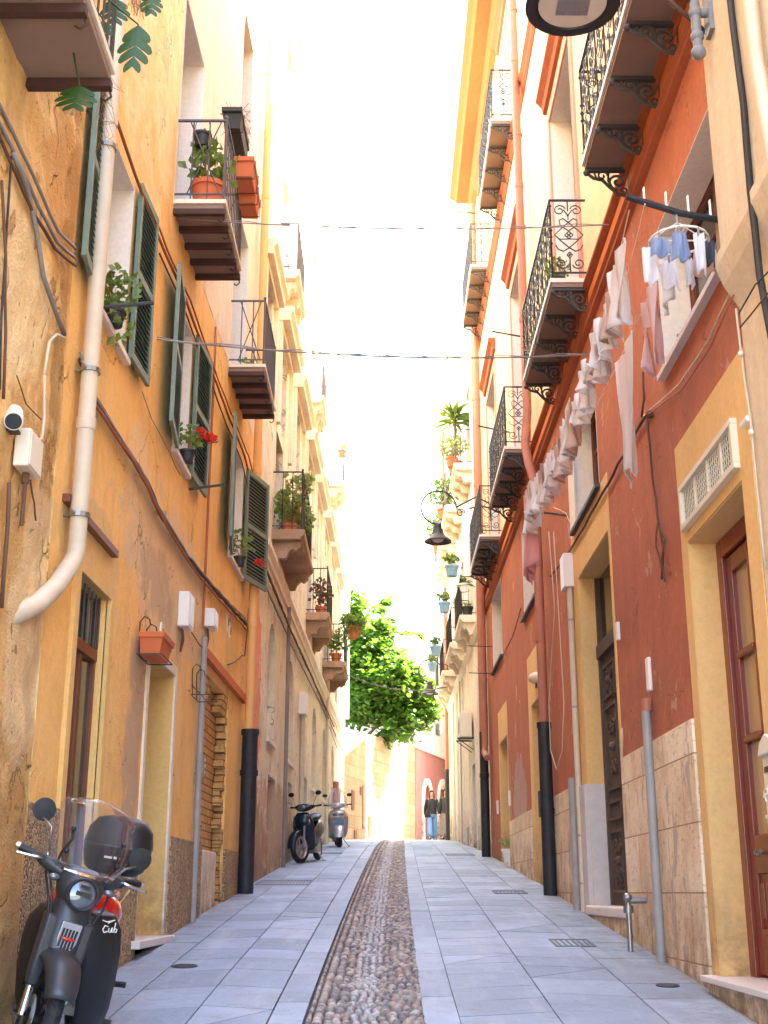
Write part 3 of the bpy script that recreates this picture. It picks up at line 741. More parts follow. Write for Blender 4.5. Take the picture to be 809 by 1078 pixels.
bal = simple_balcony(1.9, .52, .95, M['iron_grey'], beams=4)
adopt(bal, hA, W('L', 4.12, 4.5, .05))
# dangling dry stems under the balcony are with the plant below
ca = lambda pts, r, m, seed, wob=.006: cable(hA, [pw('L', x, y, .09) for x, y in pts], r, M[m], 'cable', 0, wob, seed)
ca([(-30, 60), (0, 130), (22, 175), (40, 215), (60, 255), (80, 272)], .011, 'cable_grey', 1)
ca([(-30, 75), (0, 145), (18, 185), (36, 225), (58, 262), (80, 280)], .011, 'cable', 2)
ca([(-30, 60), (0, 110), (24, 160), (44, 205), (62, 245), (80, 262)], .011, 'cable_grey', 3)
ca([(14, 160), (30, 200), (40, 250), (46, 290), (56, 320), (68, 352)], .016, 'cable_grey', 4, .002)
ca([(2, 190), (6, 270), (6, 350), (4, 420)], .009, 'cable', 5)
ca([(12, 165), (8, 240), (2, 330), (0, 410)], .007, 'cable_black', 6)
ca([(47, 395), (52, 360), (60, 352), (68, 356)], .010, 'white_pipe', 7, 0)
ca([(36, 465), (44, 462), (47, 440), (47, 395)], .010, 'white_pipe', 8, 0)
ca([(18, 395), (28, 425), (44, 442)], .004, 'cable', 9)
ca([(32, 505), (36, 530), (38, 548)], .006, 'cable', 10)
ca([(10, 508), (8, 560), (2, 640)], .012, 'cable', 11)

# ================================================================= HOUSE B  (orange-yellow house with green shutters)
hB = house_root('yellow_house', 'orange yellow plastered house with green louvred shutters on the left of the street', 'L', 7.15, 17.2)
wB = [(7.75, 8.84, 3.97, 5.45), (10.95, 11.70, 4.0, 5.5), (14.78, 15.93, 4.0, 5.55)]
holesB = [(*wB[0], .3), (*wB[1], .3), (*wB[2], .3),
          (8.0, 8.86, -1.6, 2.05, .22), (10.42, 11.6, -1.6, 1.95, .4), (13.5, 15.3, -1.5, 2.3, .2),
          (10.45, 11.6, 6.32, 8.7, .3), (14.3, 15.6, 6.32, 8.7, .3), (7.9, 8.9, 7.0, 8.6, .3), (10.6, 11.5, 10, 11.8, .3), (14.4, 15.4, 10, 11.8, .3)]
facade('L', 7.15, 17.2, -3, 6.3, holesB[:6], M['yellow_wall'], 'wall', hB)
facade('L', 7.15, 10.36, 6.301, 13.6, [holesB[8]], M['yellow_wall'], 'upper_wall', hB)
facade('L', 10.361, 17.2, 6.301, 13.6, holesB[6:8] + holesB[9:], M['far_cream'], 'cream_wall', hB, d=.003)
for h in wB:
    window_in(hB, 'L', h[0], h[1], h[2], h[3], .26, M['white_plastic'] if h is not wB[1] else M['brown_wood'], M['glass_dark'], sill=M['marble'])
for h in holesB[6:]:
    window_in(hB, 'L', h[0], h[1], h[2], h[3], .24, M['brown_wood'] if h[2] > 6.5 else M['blue_sh'], M['glass_dark'], nh=3, name='balcony_door' if h[2] < 6.5 else 'window')
def trimset(parent, sd, a, c, e, f, tw, mat, dd=.025, name='surround', inner=None):
    b = B(); b.wb(sd, a - tw, a, e, f + tw, -.01, dd); b.wb(sd, c, c + tw, e, f + tw, -.01, dd); b.wb(sd, a, c, f, f + tw, -.01, dd)
    return b.build(name, mat, parent, bevel=.003)
def reveal(parent, sd, a, c, e, f, dp, mat, name='reveal'):
    b = B(); k = .004
    b.wb(sd, c - .012, c - k, e + k, f - k, -dp, .002); b.wb(sd, a + k, a + .012, e + k, f - k, -dp, .002)
    b.wb(sd, a + .012, c - .012, f - .012, f - k, -dp, .002)
    return b.build(name, mat, parent)
for h in wB: reveal(hB, 'L', *h[:4], .25, M['white_reveal'])
for h in holesB[6:8]: reveal(hB, 'L', *h[:4], .23, M['white_reveal'])
# shutters
for (Y, w_, a, fl) in ((7.73, .5, R_(4), True), (8.86, .58, R_(-3), False), (10.93, .74, R_(5), True), (11.72, .72, R_(-4), False), (14.74, .85, R_(6), True), (15.95, .8, R_(-16), False)):
    louvre_shutter(hB, W('L', Y, 3.98, .03), w_, 1.55, a, fl)
# doors
def plank_door(parent, sd, a, c, e, f, dp, mat, panels=3, name='door', knob=True):
    b = B(); d = -dp
    b.wb(sd, a, c, e, f, d - .05, d)
    w_ = c - a; m_ = .09
    n = panels
    for k in range(n):
        z0 = e + .12 + k * (f - e - .2) / n; z1 = z0 + (f - e - .2) / n - .1
        for (ya, yb) in ((a + m_, a + w_/2 - .03), (a + w_/2 + .03, c - m_)):
            b.wb(sd, ya, yb, z0, z0 + .025, d, d + .02); b.wb(sd, ya, yb, z1 - .025, z1, d, d + .02)
            b.wb(sd, ya, ya + .025, z0 + .025, z1 - .025, d, d + .02); b.wb(sd, yb - .025, yb, z0 + .025, z1 - .025, d, d + .02)
            b.wb(sd, ya + .06, yb - .06, z0 + .06, z1 - .06, d, d + .012)
    b.wb(sd, a + w_/2 - .02, a + w_/2 + .02, e, f, d, d + .025)
    dr = b.build(name, mat, parent, bevel=.004)
    if knob:
        dr['wl'] = parent['wl']; p = Vector(W(sd, a + w_/2 + .06, e + 1.05, d + .06)); B().ball(p, .028, 8).build('handle', M['steel'], dr, smooth=True); del dr['wl']
    return dr
trimset(hB, 'L', 8.0, 8.86, g(8.4) - .1, 2.05, .11, M['trim_yellow'], .03)
# door 1: glazed dark leaf under a barred fanlight
b = B(); d = -.055
b.wb('L', 8.0, 8.05, -1, 2.05, d - .05, d); b.wb('L', 8.81, 8.86, -1, 2.05, d - .05, d); b.wb('L', 8.05, 8.81, 1.58, 1.66, d - .05, d + .02); b.wb('L', 8.4, 8.47, -1, 1.58, d - .05, d)
b.build('door_frame', M['brown_wood'], hB, bevel=.003)
B().wb('L', 8.03, 8.83, -1, 2.03, d - .035, d - .025).build('door_pane', M['glass_dark'], hB)
b = B()
for k in range(7): y = 8.1 + k * .11; b.tube([W('L', y, 1.66, -.03), W('L', y, 2.04, -.03)], .008, 6)
b.build('fanlight_grille', M['iron_grey'], hB)
trimset(hB, 'L', 10.42, 11.6, g(11) - .1, 1.95, .09, M['cream_stone'], .02)
reveal(hB, 'L', 10.42, 11.6, -1.2, 1.95, .38, M['trim_yellow'])
plank_door(hB, 'L', 10.45, 11.57, -.33, 1.93, .37, M['old_wood'])
B().wb('L', 10.2, 11.75, -.42, -.36, -.4, .1).build('threshold', M['marble'], hB, bevel=.006)
B().wb('L', 13.52, 15.28, -1.2, 2.28, -.2, -.13).build('brick_infill', M['brick'], hB)
# ragged edge bricks round the infill
rnd = random.Random(5); bl, br_ = B(), B()
for k in range(28):
    z = -.15 + k * .088
    e_ = rnd.uniform(.05, .26) + (.3 if k > 24 else 0); bl.wb('L', 15.3 - e_, 15.3, z, z + .086, -.125, rnd.uniform(-.04, -.005))
    e_ = rnd.uniform(.05, .22) + (.3 if k > 24 else 0); br_.wb('L', 13.5, 13.5 + e_, z, z + .086, -.125, rnd.uniform(-.04, -.005))
bl.build('ragged_brickwork', M['brick'], hB, bevel=.008); br_.build('ragged_brickwork', M['brick'], hB, bevel=.008)
B().wb('L', 13.7, 14.9, g(14.2) - .2, .45, -.128, -.02).build('stone_block', M['cream_stone'], hB, bevel=.02)
# plinth
for (a, c) in ((7.15, 7.89), (8.97, 10.33), (11.69, 13.5), (15.3, 17.2)): B().wb('L', a, c, -2, .5, -.01, .035).build('plinth', M['pebble'], hB, bevel=.01)
B().wb('L', 7.5, 8.9, 2.38, 2.43, -.01, .05).build('drip_ledge', M['brown_wood'], hB)
B().wb('L', 13.2, 16.6, 2.42, 2.52, -.01, .06).build('drip_ledge', M['orange_band'], hB)
# balconies
b1 = simple_balcony(1.35, .5, .87, M['rail_grey'], beams=5); adopt(b1, hB, W('L', 10.37, 6.30, 0))
b2 = simple_balcony(1.5, .46, .87, M['rail_grey'], beams=5); adopt(b2, hB, W('L', 14.2, 6.30, 0))
# pipes
p_ = W('L', 7.56, 0, .10)
pipe(hB, [(p_[0], 7.56, 9), (p_[0], 7.56, 2.12), (p_[0], 7.54, 2.03), (p_[0], 7.45, 1.95), (p_[0] + .01, 7.1, 1.72), (p_[0] - .02, 6.85, 1.56), (p_[0] - .12, 6.62, 1.42)], .058, M['white_pipe'], collars=())
for z in (5.0, 3.3, 2.3):
    b = B(); b.tube([(p_[0], 7.56, z - .015), (p_[0], 7.56, z + .015)], .071, 14); b.tube([(p_[0], 7.56, z), (p_[0] - .12, 7.56, z)], .01, 5); b.tube([(p_[0], 7.56, z), (p_[0] - .02, 7.4, z)], .006, 5)
    b.build('pipe_clip', M['steel'], hB)
q_ = W('L', 12.98, 0, .05); pipe(hB, [(q_[0], 12.98, g(13)), (q_[0], 12.98, 2.6)], .032, M['grey_pipe'])
q2 = W('L', 12.95, 0, .03); pipe(hB, [(q2[0], 12.95, 2.7), (q2[0], 12.95, 6.2)], .014, M['cable_red'], 'conduit')
q3 = W('L', 16.5, 0, .13)
pipe(hB, [(q3[0], 16.5, g(16.5)), (q3[0], 16.5, 2.06)], .105, M['dark_pipe'], collars=(2.03, 1.5))
pipe(hB, [(q3[0] - .02, 16.5, 2.06), (q3[0] - .02, 16.5, 13)], .058, M['orange_pipe'])
cb = lambda pts, r, m, seed, wob=.008, dd=.03: cable(hB, [pw('L', x, y, dd) for x, y in pts], r, M[m], 'cable', 0, wob, seed)
main = [(86, 378), (97, 415), (118, 448), (148, 495), (172, 545), (200, 590), (232, 628), (262, 660)]
cb(main, .022, 'cable', 21, .012); cb([(x + 2, y + 7) for x, y in main], .013, 'cable_red', 22, .014, .05); cb([(x - 2, y - 6) for x, y in main], .010, 'cable_grey', 23, .014, .05)
up = [(112, 95), (128, 140), (150, 205), (172, 262), (196, 315), (216, 372), (236, 425), (258, 480), (268, 520)]
cb(up, .014, 'cable_red', 24, .01, .06); cb([(x + 4, y) for x, y in up[2:]], .010, 'cable_red', 25, .012, .06); cb([(x - 4, y + 4) for x, y in up[3:]], .009, 'cable', 26, .012, .05)
cb([(102, 330), (102, 395), (98, 440), (88, 490)], .004, 'cable', 27)
cb([(196, 655), (215, 685), (240, 715), (256, 740)], .007, 'cable_red', 28, .02)
cb([(262, 640), (258, 690), (240, 700)], .009, 'cable', 29, .02)
cb([(150, 412), (160, 440), (190, 500)], .004, 'cable_grey', 30)
# laundry arms below the windows
def arm(parent, sd, Y, z, L_, up_=0.0, mat=None, name='laundry_arm', r=.014):
    return B().tube([W(sd, Y, z, 0), W(sd, Y, z + up_, L_)], r, 6).build(name, mat or M['iron_grey'], parent)
arm(hB, 'L', 7.9, 3.93, .42, .04); arm(hB, 'L', 11.9, 3.9, .36, .05)
cb([(230, 330), (223, 400), (214, 505)], .003, 'white_pipe', 31, 0, .06)

# ================================================================= HOUSE C  (long beige house on the left, stone balconies)
hC = house_root('beige_house', 'long pale beige stone house with arched niches and stone balconies on the left', 'L', 17.2, 45.2)
niches = [(19.6, 20.7), (22.95, 24.2), (29.3, 30.6), (33.1, 34.3), (37.1, 38.4)]
holesC = [(a, c, 2.35, 4.25, .22) for a, c in niches] + [(20.0, 21.1, .95, 1.8, .18), (23.45, 24.4, 1.5, 1.98, .2), (27.0, 28.1, 0.2, 2.4, .25), (35.3, 36.3, .5, 3.0, .3), (40.0, 41.0, 1, 3.2, .3)]
for (a, c) in ((19.9, 21.1), (27.1, 28.3), (33.0, 34.2), (38.6, 39.8)):
    for z0_, z1_ in ((5.75, 7.6), (10.7, 12.8), (14.2, 15.8)): holesC.append((a, c, z0_, z1_, .3))
for (a, c) in ((17.75, 18.75), (20.4, 21.4), (23.45, 24.45), (26.4, 27.4), (29.4, 30.4), (32.4, 33.4), (35.3, 36.3), (38.4, 39.4)):
    holesC.append((a, c, 7.9, 9.45, .3))
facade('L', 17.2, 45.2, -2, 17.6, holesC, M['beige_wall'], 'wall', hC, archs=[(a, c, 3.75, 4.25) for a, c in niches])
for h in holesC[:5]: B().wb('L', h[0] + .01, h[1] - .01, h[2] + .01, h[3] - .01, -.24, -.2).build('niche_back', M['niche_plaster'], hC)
for a, c in niches: B().wb('L', a - .05, c + .05, 2.27, 2.345, -.05, .05).build('niche_sill', M['cream_stone'], hC)
for i, h in enumerate(holesC[5:]):
    window_in(hC, 'L', h[0], h[1], h[2], h[3], .17 if h[3] < 3.5 else .24, M['brown_wood'] if h[3] < 3.5 or i % 3 else M['white_plastic'], M['glass_dark'], nh=1 if h[3] - h[2] < 1 else 3)
# string courses and roof cornice
for (z, dd, hh) in ((5.02, .10, .22), (4.62, .05, .08)):
    hC_m = B().mould('L', 18.4, 45.2, [(-.01, z), (-.01, z + hh), (dd, z + hh), (dd, z + hh * .6), (dd * .5, z + hh * .3), (dd * .4, z)]); hC_m.build('string_course', M['cream_stone'], hC)
B().mould('L', 17.2, 45.3, [(-.01, 17.0), (-.01, 17.62), (.35, 17.62), (.35, 17.45), (.22, 17.35), (.1, 17.1)]).build('cornice', M['cream_stone'], hC)
# window hoods seen from below
def hood(Y0, Y1, z, pr=.22, hgt=.2):
    hgt = .26; b = B().mould('L', Y0, Y1, [(-.01, z), (-.01, z + hgt), (pr, z + hgt), (pr, z + hgt * .7), (pr - .05, z + hgt * .45), (pr - .06, z)])
    b.build('window_hood', M['cream_stone'], hC)
    b = B(); b.wb('L', Y0 + .02, Y0 + .18, z - 1.9, z - .12, -.01, .07); b.wb('L', Y1 - .18, Y1 - .02, z - 1.9, z - .12, -.01, .07); b.wb('L', Y0 + .02, Y1 - .02, z - .12, z - .003, -.01, .07)
    b.build('window_surround', M['cream_stone'], hC)
for a in ((17.3, 19.2, 9.55, .22), (19.75, 22.1, 9.6, .26), (22.75, 25.2, 9.6, .26), (25.75, 28.15, 9.6, .26), (28.7, 31.1, 9.6, .26), (31.7, 34.1, 9.6, .28), (34.6, 37.1, 9.6, .28), (37.7, 40.1, 9.6, .28)):
    hood(*a)
cons = []
for (Y0, L_, z, pr, pt) in ((19.59, 2.6, 5.73, .54, False), (26.8, 2.4, 5.93, .52, True), (32.5, 2.6, 5.87, .62, False)):
    s = stone_balcony(L_, pr, 1.0, M['weathered'], M['iron'], 2, pattern=pt); adopt(s, hC, W('L', Y0, z, 0))
for (Y0, L_, z, pr) in ((19.65, 1.75, 10.53, .36), (26.4, 1.75, 10.93, .36), (34.2, 1.8, 11.49, .44)):
    s = stone_balcony(L_, pr, .92, M['cream_stone'], M['rail_grey'], 3, consh=.4); adopt(s, hC, W('L', Y0, z, 0))
cc = lambda pts, r, m, seed, dd=.05: cable(hC, [pw('L', x, y, dd) for x, y in pts], r, M[m], 'cable', 0, .012, seed)
cc([(266, 560), (285, 610), (305, 660), (330, 715), (352, 765)], .018, 'cable', 41, .12); cc([(268, 590), (290, 640), (312, 690), (340, 745), (356, 790)], .014, 'cable_grey', 42)
cc([(270, 575), (290, 625), (310, 672), (334, 726), (354, 775)], .014, 'cable', 43, .1)
for (Y, z0_, z1_, r, m) in ((22.2, g(22), 5.0, .035, 'cable_grey'), (25.7, g(25.7), 3.6, .05, 'white_pipe'), (34, g(34), 8.9, .05, 'cream_metal'), (41, g(41), 9, .06, 'cream_metal')):
    x = lw(Y) + .07; pipe(hC, [(x, Y, z0_), (x, Y, z1_)], r, M[m])
x = lw(38) + .1; pipe(hC, [(x, 38, 1.3), (x, 38, 3.2)], .09, M['copper'])
B().wb('L', 25.4, 25.95, 3.5, 3.95, 0, .16).build('meter_box', M['white_plastic'], hC, bevel=.01)
x = lw(44.9) + .1; pipe(hC, [(x, 44.9, 6), (x, 44.9, 17.4)], .06, M['cream_metal'])
# ================================================================= HOUSE G  (terracotta house on the right, iron balconies)
hG = house_root('terracotta_house', 'terracotta and peach house on the right with ornate black iron balconies', 'R', 7.0, 26.2)
GROUND = [(7.2, 8.62, -.55, 2.42, .24), (11.65, 13.6, -.2, 3.4, .26), (16.9, 18.5, -.1, 2.66, .3), (22.3, 23.8, .2, 2.7, .3)]
LOW = [(7.2, 8.95, 3.88, 5.1, .3), (12.0, 13.7, 3.98, 5.35, .26), (17.0, 19.05, 4.1, 5.5, .26), (22.7, 24.7, 4.22, 5.7, .26)]
FR = [(7.5, 9.3, 6.30, 9.75, .3), (12.4, 14.15, 6.30, 9.75, .3), (17.55, 19.4, 6.35, 9.85, .3), (22.7, 24.6, 6.4, 9.95, .3)]
TOP = [(8.0, 9.5, 12.45, 15.0, .3), (12.4, 13.9, 12.45, 15.0, .3), (18.2, 19.8, 12.45, 15.0, .3), (23.2, 24.8, 12.45, 15.0, .3)]
SPL = 5.88
facade('R', 6.95, 26.2, -3, SPL, GROUND + LOW, M['terracotta'], 'wall', hG)
facade('R', 6.95, 26.2, SPL + .001, 16, FR + TOP, M['peach_wall'], 'upper_wall', hG)
# band and mouldings
B().wb('R', 6.95, 26.2, 5.885, 6.12, -.01, .02).build('band', M['orange_band'], hG)
B().mould('R', 6.93, 26.22, [(-.01, 5.72), (-.01, 5.90), (.06, 5.90), (.075, 5.86), (.05, 5.82), (.05, 5.78), (.025, 5.75)]).build('moulding', M['dark_mould'], hG)
B().mould('R', 6.93, 26.22, [(-.01, 6.121), (-.01, 6.24), (.07, 6.24), (.07, 6.20), (.03, 6.15)]).build('moulding', M['dark_mould'], hG)
B().mould('R', 6.93, 26.22, [(-.01, 11.95), (-.01, 12.24), (.09, 12.24), (.10, 12.18), (.05, 12.1), (.05, 12.02), (.02, 11.97)]).build('moulding', M['dark_mould'], hG)
B().mould('R', 6.9, 26.3, [(-.01, 15.7), (-.01, 16.1), (.62, 16.1), (.62, 15.98), (.52, 15.92), (.46, 15.86), (.2, 15.84), (.12, 15.74)]).build('cornice', M['cornice_paint'], hG)
for h in FR + TOP:
    window_in(hG, 'R', *h[:4], .28, M['brown_wood'], M['glass_dark'], nh=3, fw=.07, name='balcony_door')
    reveal(hG, 'R', *h[:4], .27, M['white_reveal'])
    trimset(hG, 'R', h[0], h[1], h[2] + .001, h[3], .17, M['pink_trim'], .025)
    B().mould('R', h[0] - .3, h[1] + .3, [(-.01, h[3] + .30), (-.01, h[3] + .55), (.14, h[3] + .55), (.14, h[3] + .5), (.07, h[3] + .42), (.05, h[3] + .32)]).build('window_hood', M['dark_mould'], hG)
for h in LOW:
    fr = window_in(hG, 'R', *h[:4], .25, M['brown_wood'], M['glass_dark'], nh=2, fw=.07, sill=None)
    reveal(hG, 'R', *h[:4], .24, M['white_reveal'])
    B().wb('R', h[0] - .08, h[1] + .03, h[2] - .05, h[2] - .002, -.24, .06).build('sill', M['grey_marble'] if h is LOW[0] else M['iron_grey'], hG, bevel=.004)
# pair of opened inner leaves on the near window
# yellow surrounds
def ysur(a, c, e, f, A_, C_, F2, name='surround', m=None):
    b = B(); d = .008
    b.wb('R', A_, a, e, F2, -.01, d); b.wb('R', c, C_, e, F2, -.01, d); b.wb('R', a, c, f, F2, -.01, d)
    b.build(name, m or M['yellow_panel'], hG)
ysur(7.2, 8.62, g(8) - .2, 2.42, 6.96, 8.8, 3.2)
ysur(11.65, 13.6, g(12.5) - .3, 3.4, 11.56, 14.0, 3.97)
ysur(16.9, 18.5, g(18) - .3, 2.66, 16.75, 18.85, 3.42)
ysur(22.3, 23.8, g(23) - .3, 2.7, 22.2, 23.95, 3.3)
B().wb('R', 13.6, 14.0, 3.97, 5.6, -.01, .008).build('surround', M['white_reveal'], hG)
for h in GROUND: reveal(hG, 'R', h[0], h[1], h[2] - .5 if h is not GROUND[0] else h[2], h[3], h[4] - .005, M['yellow_panel'])
# red glazed door
def red_door():
    b = B(); a, c, e, f = 7.2, 8.62, -.52, 2.40; d = -.22; m_ = .1
    b.wb('R', a, a + .1, e, f, d - .06, d + .03); b.wb('R', c - .13, c, e, f, d - .06, d + .03); b.wb('R', a + .1, c - .13, f - .13, f, d - .06, d + .03)
    fr = b.build('door_frame', M['red_wood'], hG, bevel=.008)
    y0, y1 = a + .1, c - .13; ym = (y0 + y1) / 2
    for (p, q) in ((y0 + .005, ym - .004), (ym + .004, y1 - .005)):
        b = B(); s = .11
        b.wb('R', p, p + s, e + .02, f - .14, d - .05, d); b.wb('R', q - s, q, e + .02, f - .14, d - .05, d)
        for (z0, z1) in ((e + .02, e + .3), (.12, .36), (f - .26, f - .14)): b.wb('R', p + s, q - s, z0, z1, d - .05, d)
        b.wb('R', p + s, q - s, e + .3, .12, d - .045, d - .02)
        for k in range(3):
            y = p + s + .02 + k * ((q - p - 2*s) / 3); b.wb('R', y, y + (q-p-2*s)/3 - .04, e + .36, .06, d - .02, d - .004)
        for z in (.98, 1.55): b.tube([W('R', p + s - .01, z, d - .012), W('R', q - s + .01, z, d - .012)], .028, 8)
        lf = b.build('door', M['red_wood'], hG, bevel=.006); lf['wl'] = hG['wl']
        B().wb('R', p + s - .01, q - s + .01, .35, f - .25, d - .04, d - .034).build('pane', M['glass_warm'], lf)
        b = B(); y = (p + q) / 2
        b.tube([W('R', y - .09, .24, d + .025), W('R', y - .05, .26, d + .03), W('R', y, .23, d + .03), W('R', y + .06, .26, d + .03), W('R', y + .09, .24, d + .025)], .012, 6)
        b.build('handle', M['steel'], lf); del lf['wl']
red_door()
B().wb('R', 6.97, 8.80, -2, -.563, -.3, .045).build('step_base', M['limestone'], hG, bevel=.01)
B().wb('R', 11.52, 13.7, -2, -.223, -.3, .05).build('step_base', M['limestone'], hG, bevel=.01)
B().wb('R', 7.05, 8.78, -.56, -.521, -.3, .1).build('threshold', M['marble'], hG, bevel=.006)
# carved dark door
b = B(); a, c, e, f = 11.65, 13.6, -.12, 3.38; d = -.20
b.wb('R', a, a + .08, e, f, d - .05, d + .03); b.wb('R', c - .08, c, e, f, d - .05, d + .03); b.wb('R', a + .08, c - .08, 2.45, 2.6, d - .05, d + .06)
b.build('door_frame', M['old_wood'], hG, bevel=.006)
B().wb('R', a + .08, c - .08, 2.6, f, d - .03, d - .02).build('transom_pane', M['glass_dark'], hG)
def carved_door():
    b = B()
    for (p, q) in ((a + .08, (a+c)/2 - .004), ((a+c)/2 + .004, c - .08)):
        b.wb('R', p, q, e, 2.45, d - .04, d)
        for (z0, z1) in ((e + .12, .62), (.72, .92), (1.02, 1.9), (1.98, 2.34)):
            for (ya, yb, za, zb) in ((p + .1, q - .1, z0, z0 + .03), (p + .1, q - .1, z1 - .03, z1), (p + .1, p + .13, z0 + .03, z1 - .03), (q - .13, q - .1, z0 + .03, z1 - .03)):
                b.wb('R', ya, yb, za, zb, d, d + .03)
            yc, zc = (p + q) / 2, (z0 + z1) / 2
            if z1 - z0 > .3:
                for s in (-1, 1):
                    for k, zz in enumerate((zc - (z1-z0)*.22, zc + (z1-z0)*.22)):
                        b.tube([W('R', yc + s * (u - yc), z, d + .012) for u, z in scroll(yc + .1, zz, .09, 0, 1.4, 12, .2, 1 if k else -1)], .014, 5)
                b.ball(W('R', yc, zc, d + .01), .05, 8)
    b.build('door', M['old_wood'], hG)
carved_door()
B().wb('R', 11.5, 13.75, -.22, -.125, -.3, .07).build('threshold', M['marble'], hG, bevel=.015)
B().wb('R', 13.598, 14.05, g(13.8) - .2, 1.12, -.01, .05).build('jamb_stone', M['grey_marble'], hG, bevel=.006)
B().wb('R', 13.585, 13.598, g(13.8) - .2, 1.12, -.25, .0).build('jamb_stone', M['grey_marble'], hG)
plank_door(hG, 'R', 16.9, 18.5, -.1, 2.64, .29, M['brown_wood']); plank_door(hG, 'R', 22.3, 23.8, .2, 2.68, .29, M['brown_wood'])
B().wb('R', 22.1, 24.0, .42, .52, -.2, .08).build('threshold', M['marble'], hG, bevel=.01)
# stone plinth pieces
for (p, q) in ((8.81, 11.55), (14.06, 16.74), (18.86, 22.15)): B().wb('R', p, q, -2, 1.18, -.01, .028).build('plinth', M['limestone'], hG, bevel=.006)
# louvred vent window above the red door
b = B(); b.wb('R', 7.2, 8.62, 2.5, 2.54, 0, .05); b.wb('R', 7.2, 8.62, 2.79, 2.83, 0, .05); b.wb('R', 7.2, 7.24, 2.54, 2.79, 0, .05); b.wb('R', 8.58, 8.62, 2.54, 2.79, 0, .05)
vf = b.build('vent_frame', M['cream_metal'], hG, bevel=.004); vf['wl'] = hG['wl']
b = B()
for k in range(30): y = 7.26 + k * .045; b.tube([W('R', y, 2.54, .02), W('R', y, 2.79, .02)], .004, 4)
for k in range(6): z = 2.56 + k * .042; b.tube([W('R', 7.24, z, .02), W('R', 8.58, z, .02)], .004, 4)
for y in (7.55, 7.9, 8.25): b.wb('R', y - .015, y + .015, 2.54, 2.79, .01, .03)
b.build('wire_mesh', M['cream_metal'], vf); B().wb('R', 7.24, 8.58, 2.54, 2.79, .009, .012).build('vent_back', M['iron_grey'], vf); del vf['wl']
# ornate balconies, all sharing one mesh set
ob = ornate_balcony(2.7, .42, .95)
spots = [(9.75, 6.30), (14.65, 6.30), (19.95, 6.33), (24.9, 6.40), (14.3, 12.38), (20.55, 12.38), (25.6, 12.38), (9.6, 12.38)]
first = True
for (Y, z) in spots:
    if first: adopt(ob, hG, W('R', Y, z, 0), math.pi); first = False
    else:
        c_ = copy_tree(ob, hG); c_.location = Vector(W('R', Y, z, 0)) - Vector(hG['wl']); c_.rotation_euler = (0, 0, math.pi)
# pipes
pipe(hG, [(2.08, 16.2, g(16.2)), (2.08, 16.2, 2.12)], .085, M['dark_pipe'], collars=(2.08, 1.0))
pipe(hG, [(2.08, 16.2, 2.12), (2.08, 16.2, 5.4), (2.02, 16.35, 5.75), (2.0, 16.5, 6.1), (2.06, 16.6, 6.6), (2.06, 16.6, 15.6)], .062, M['copper'])
for z in (3.2, 4.6, 7.6, 9.6, 11.2, 13.5): B().tube([(2.07, 16.2 if z < 6 else 16.6, z - .02), (2.07, 16.2 if z < 6 else 16.6, z + .02)], .072, 12).build('pipe_clip', M['copper'], hG)
for (Y, x) in ((25.75, 2.08), (26.05, 2.06)):
    pipe(hG, [(x, Y, 2.9 if Y < 26 else 3.2), (x, Y, 15.5)], .07, M['copper'])
pipe(hG, [(2.08, 25.75, 2.92), (2.06, 25.7, 2.75), (2.08, 25.3, 2.6)], .065, M['copper'])
pipe(hG, [(2.07, 26.0, g(26)), (2.07, 26.0, 3.2)], .09, M['dark_pipe'])
pipe(hG, [(2.15, 13.98, -.2), (2.15, 13.98, 3.75)], .034, M['white_pipe'])
pipe(hG, [(2.14, 14.35, g(14.3)), (2.14, 14.35, 1.25)], .05, M['grey_pipe'])
pipe(hG, [(2.14, 10.15, g(10.1)), (2.14, 10.15, 1.42)], .038, M['grey_pipe'])
pipe(hG, [(2.15, 10.15, 1.42), (2.15, 10.15, 1.52)], .045, M['copper'])
B().wb('R', 10.1, 10.2, 1.58, 1.86, 0, .035).build('cable_cover', M['white_plastic'], hG, bevel=.012)
for z in (.55, -.15, 1.0): B().tube([(2.14, 10.15, z - .012), (2.14, 10.15, z + .012)], .043, 12).build('pipe_clip', M['grey_pipe'], hG)
for z in (.6, 2.0, .1, 3.0): B().tube([(2.15, 13.98, z - .012), (2.15, 13.98, z + .012)], .038, 12).build('pipe_clip', M['grey_pipe'], hG)
# short gas stub by the kerb
b = B(); b.tube([(2.02, 10.75, g(10.75)), (2.02, 10.75, g(10.75) + .40)], .023, 10); b.tube([(2.0, 10.75, g(10.75) + .40), (2.17, 10.75, g(10.75) + .40)], .027, 10); b.tube([(2.02, 10.75, g(10.75) + .3), (2.02, 10.75, g(10.75) + .36)], .042, 10)
b.ball((2.02, 10.75, g(10.75) + .42), .04, 8)
b.build('gas_pipe', M['steel'], hG, smooth=40)
cr = lambda pts, r, m, seed, dd=.03, wob=.006, sag=0: cable(hG, [pw('R', x, y, dd) for x, y in pts], r, M[m], 'cable', sag, wob, seed)
cr([(770, 305), (745, 360), (715, 405), (692, 425), (678, 438)], .006, 'white_pipe', 51, .03, .004); cr([(772, 310), (748, 365), (718, 410), (682, 436)], .006, 'cable_red', 52, .05, .004)
cr([(682, 436), (672, 450), (645, 500), (620, 545), (600, 580), (580, 607)], .014, 'cable', 53, .03, .01)
cr([(681, 438), (684, 470), (688, 510), (693, 545), (698, 575), (697, 610)], .010, 'cable', 54, .03, .012)
cr([(676, 440), (678, 420), (677, 392)], .010, 'cable', 55, .03, .008)
cr([(692, 548), (700, 570), (696, 590), (700, 612)], .008, 'cable', 56, .04, .02); cr([(694, 550), (690, 575), (697, 600)], .008, 'cable', 57, .05, .02)
cr([(655, 765), (656, 790), (655, 812)], .008, 'white_pipe', 58, .01, .02)
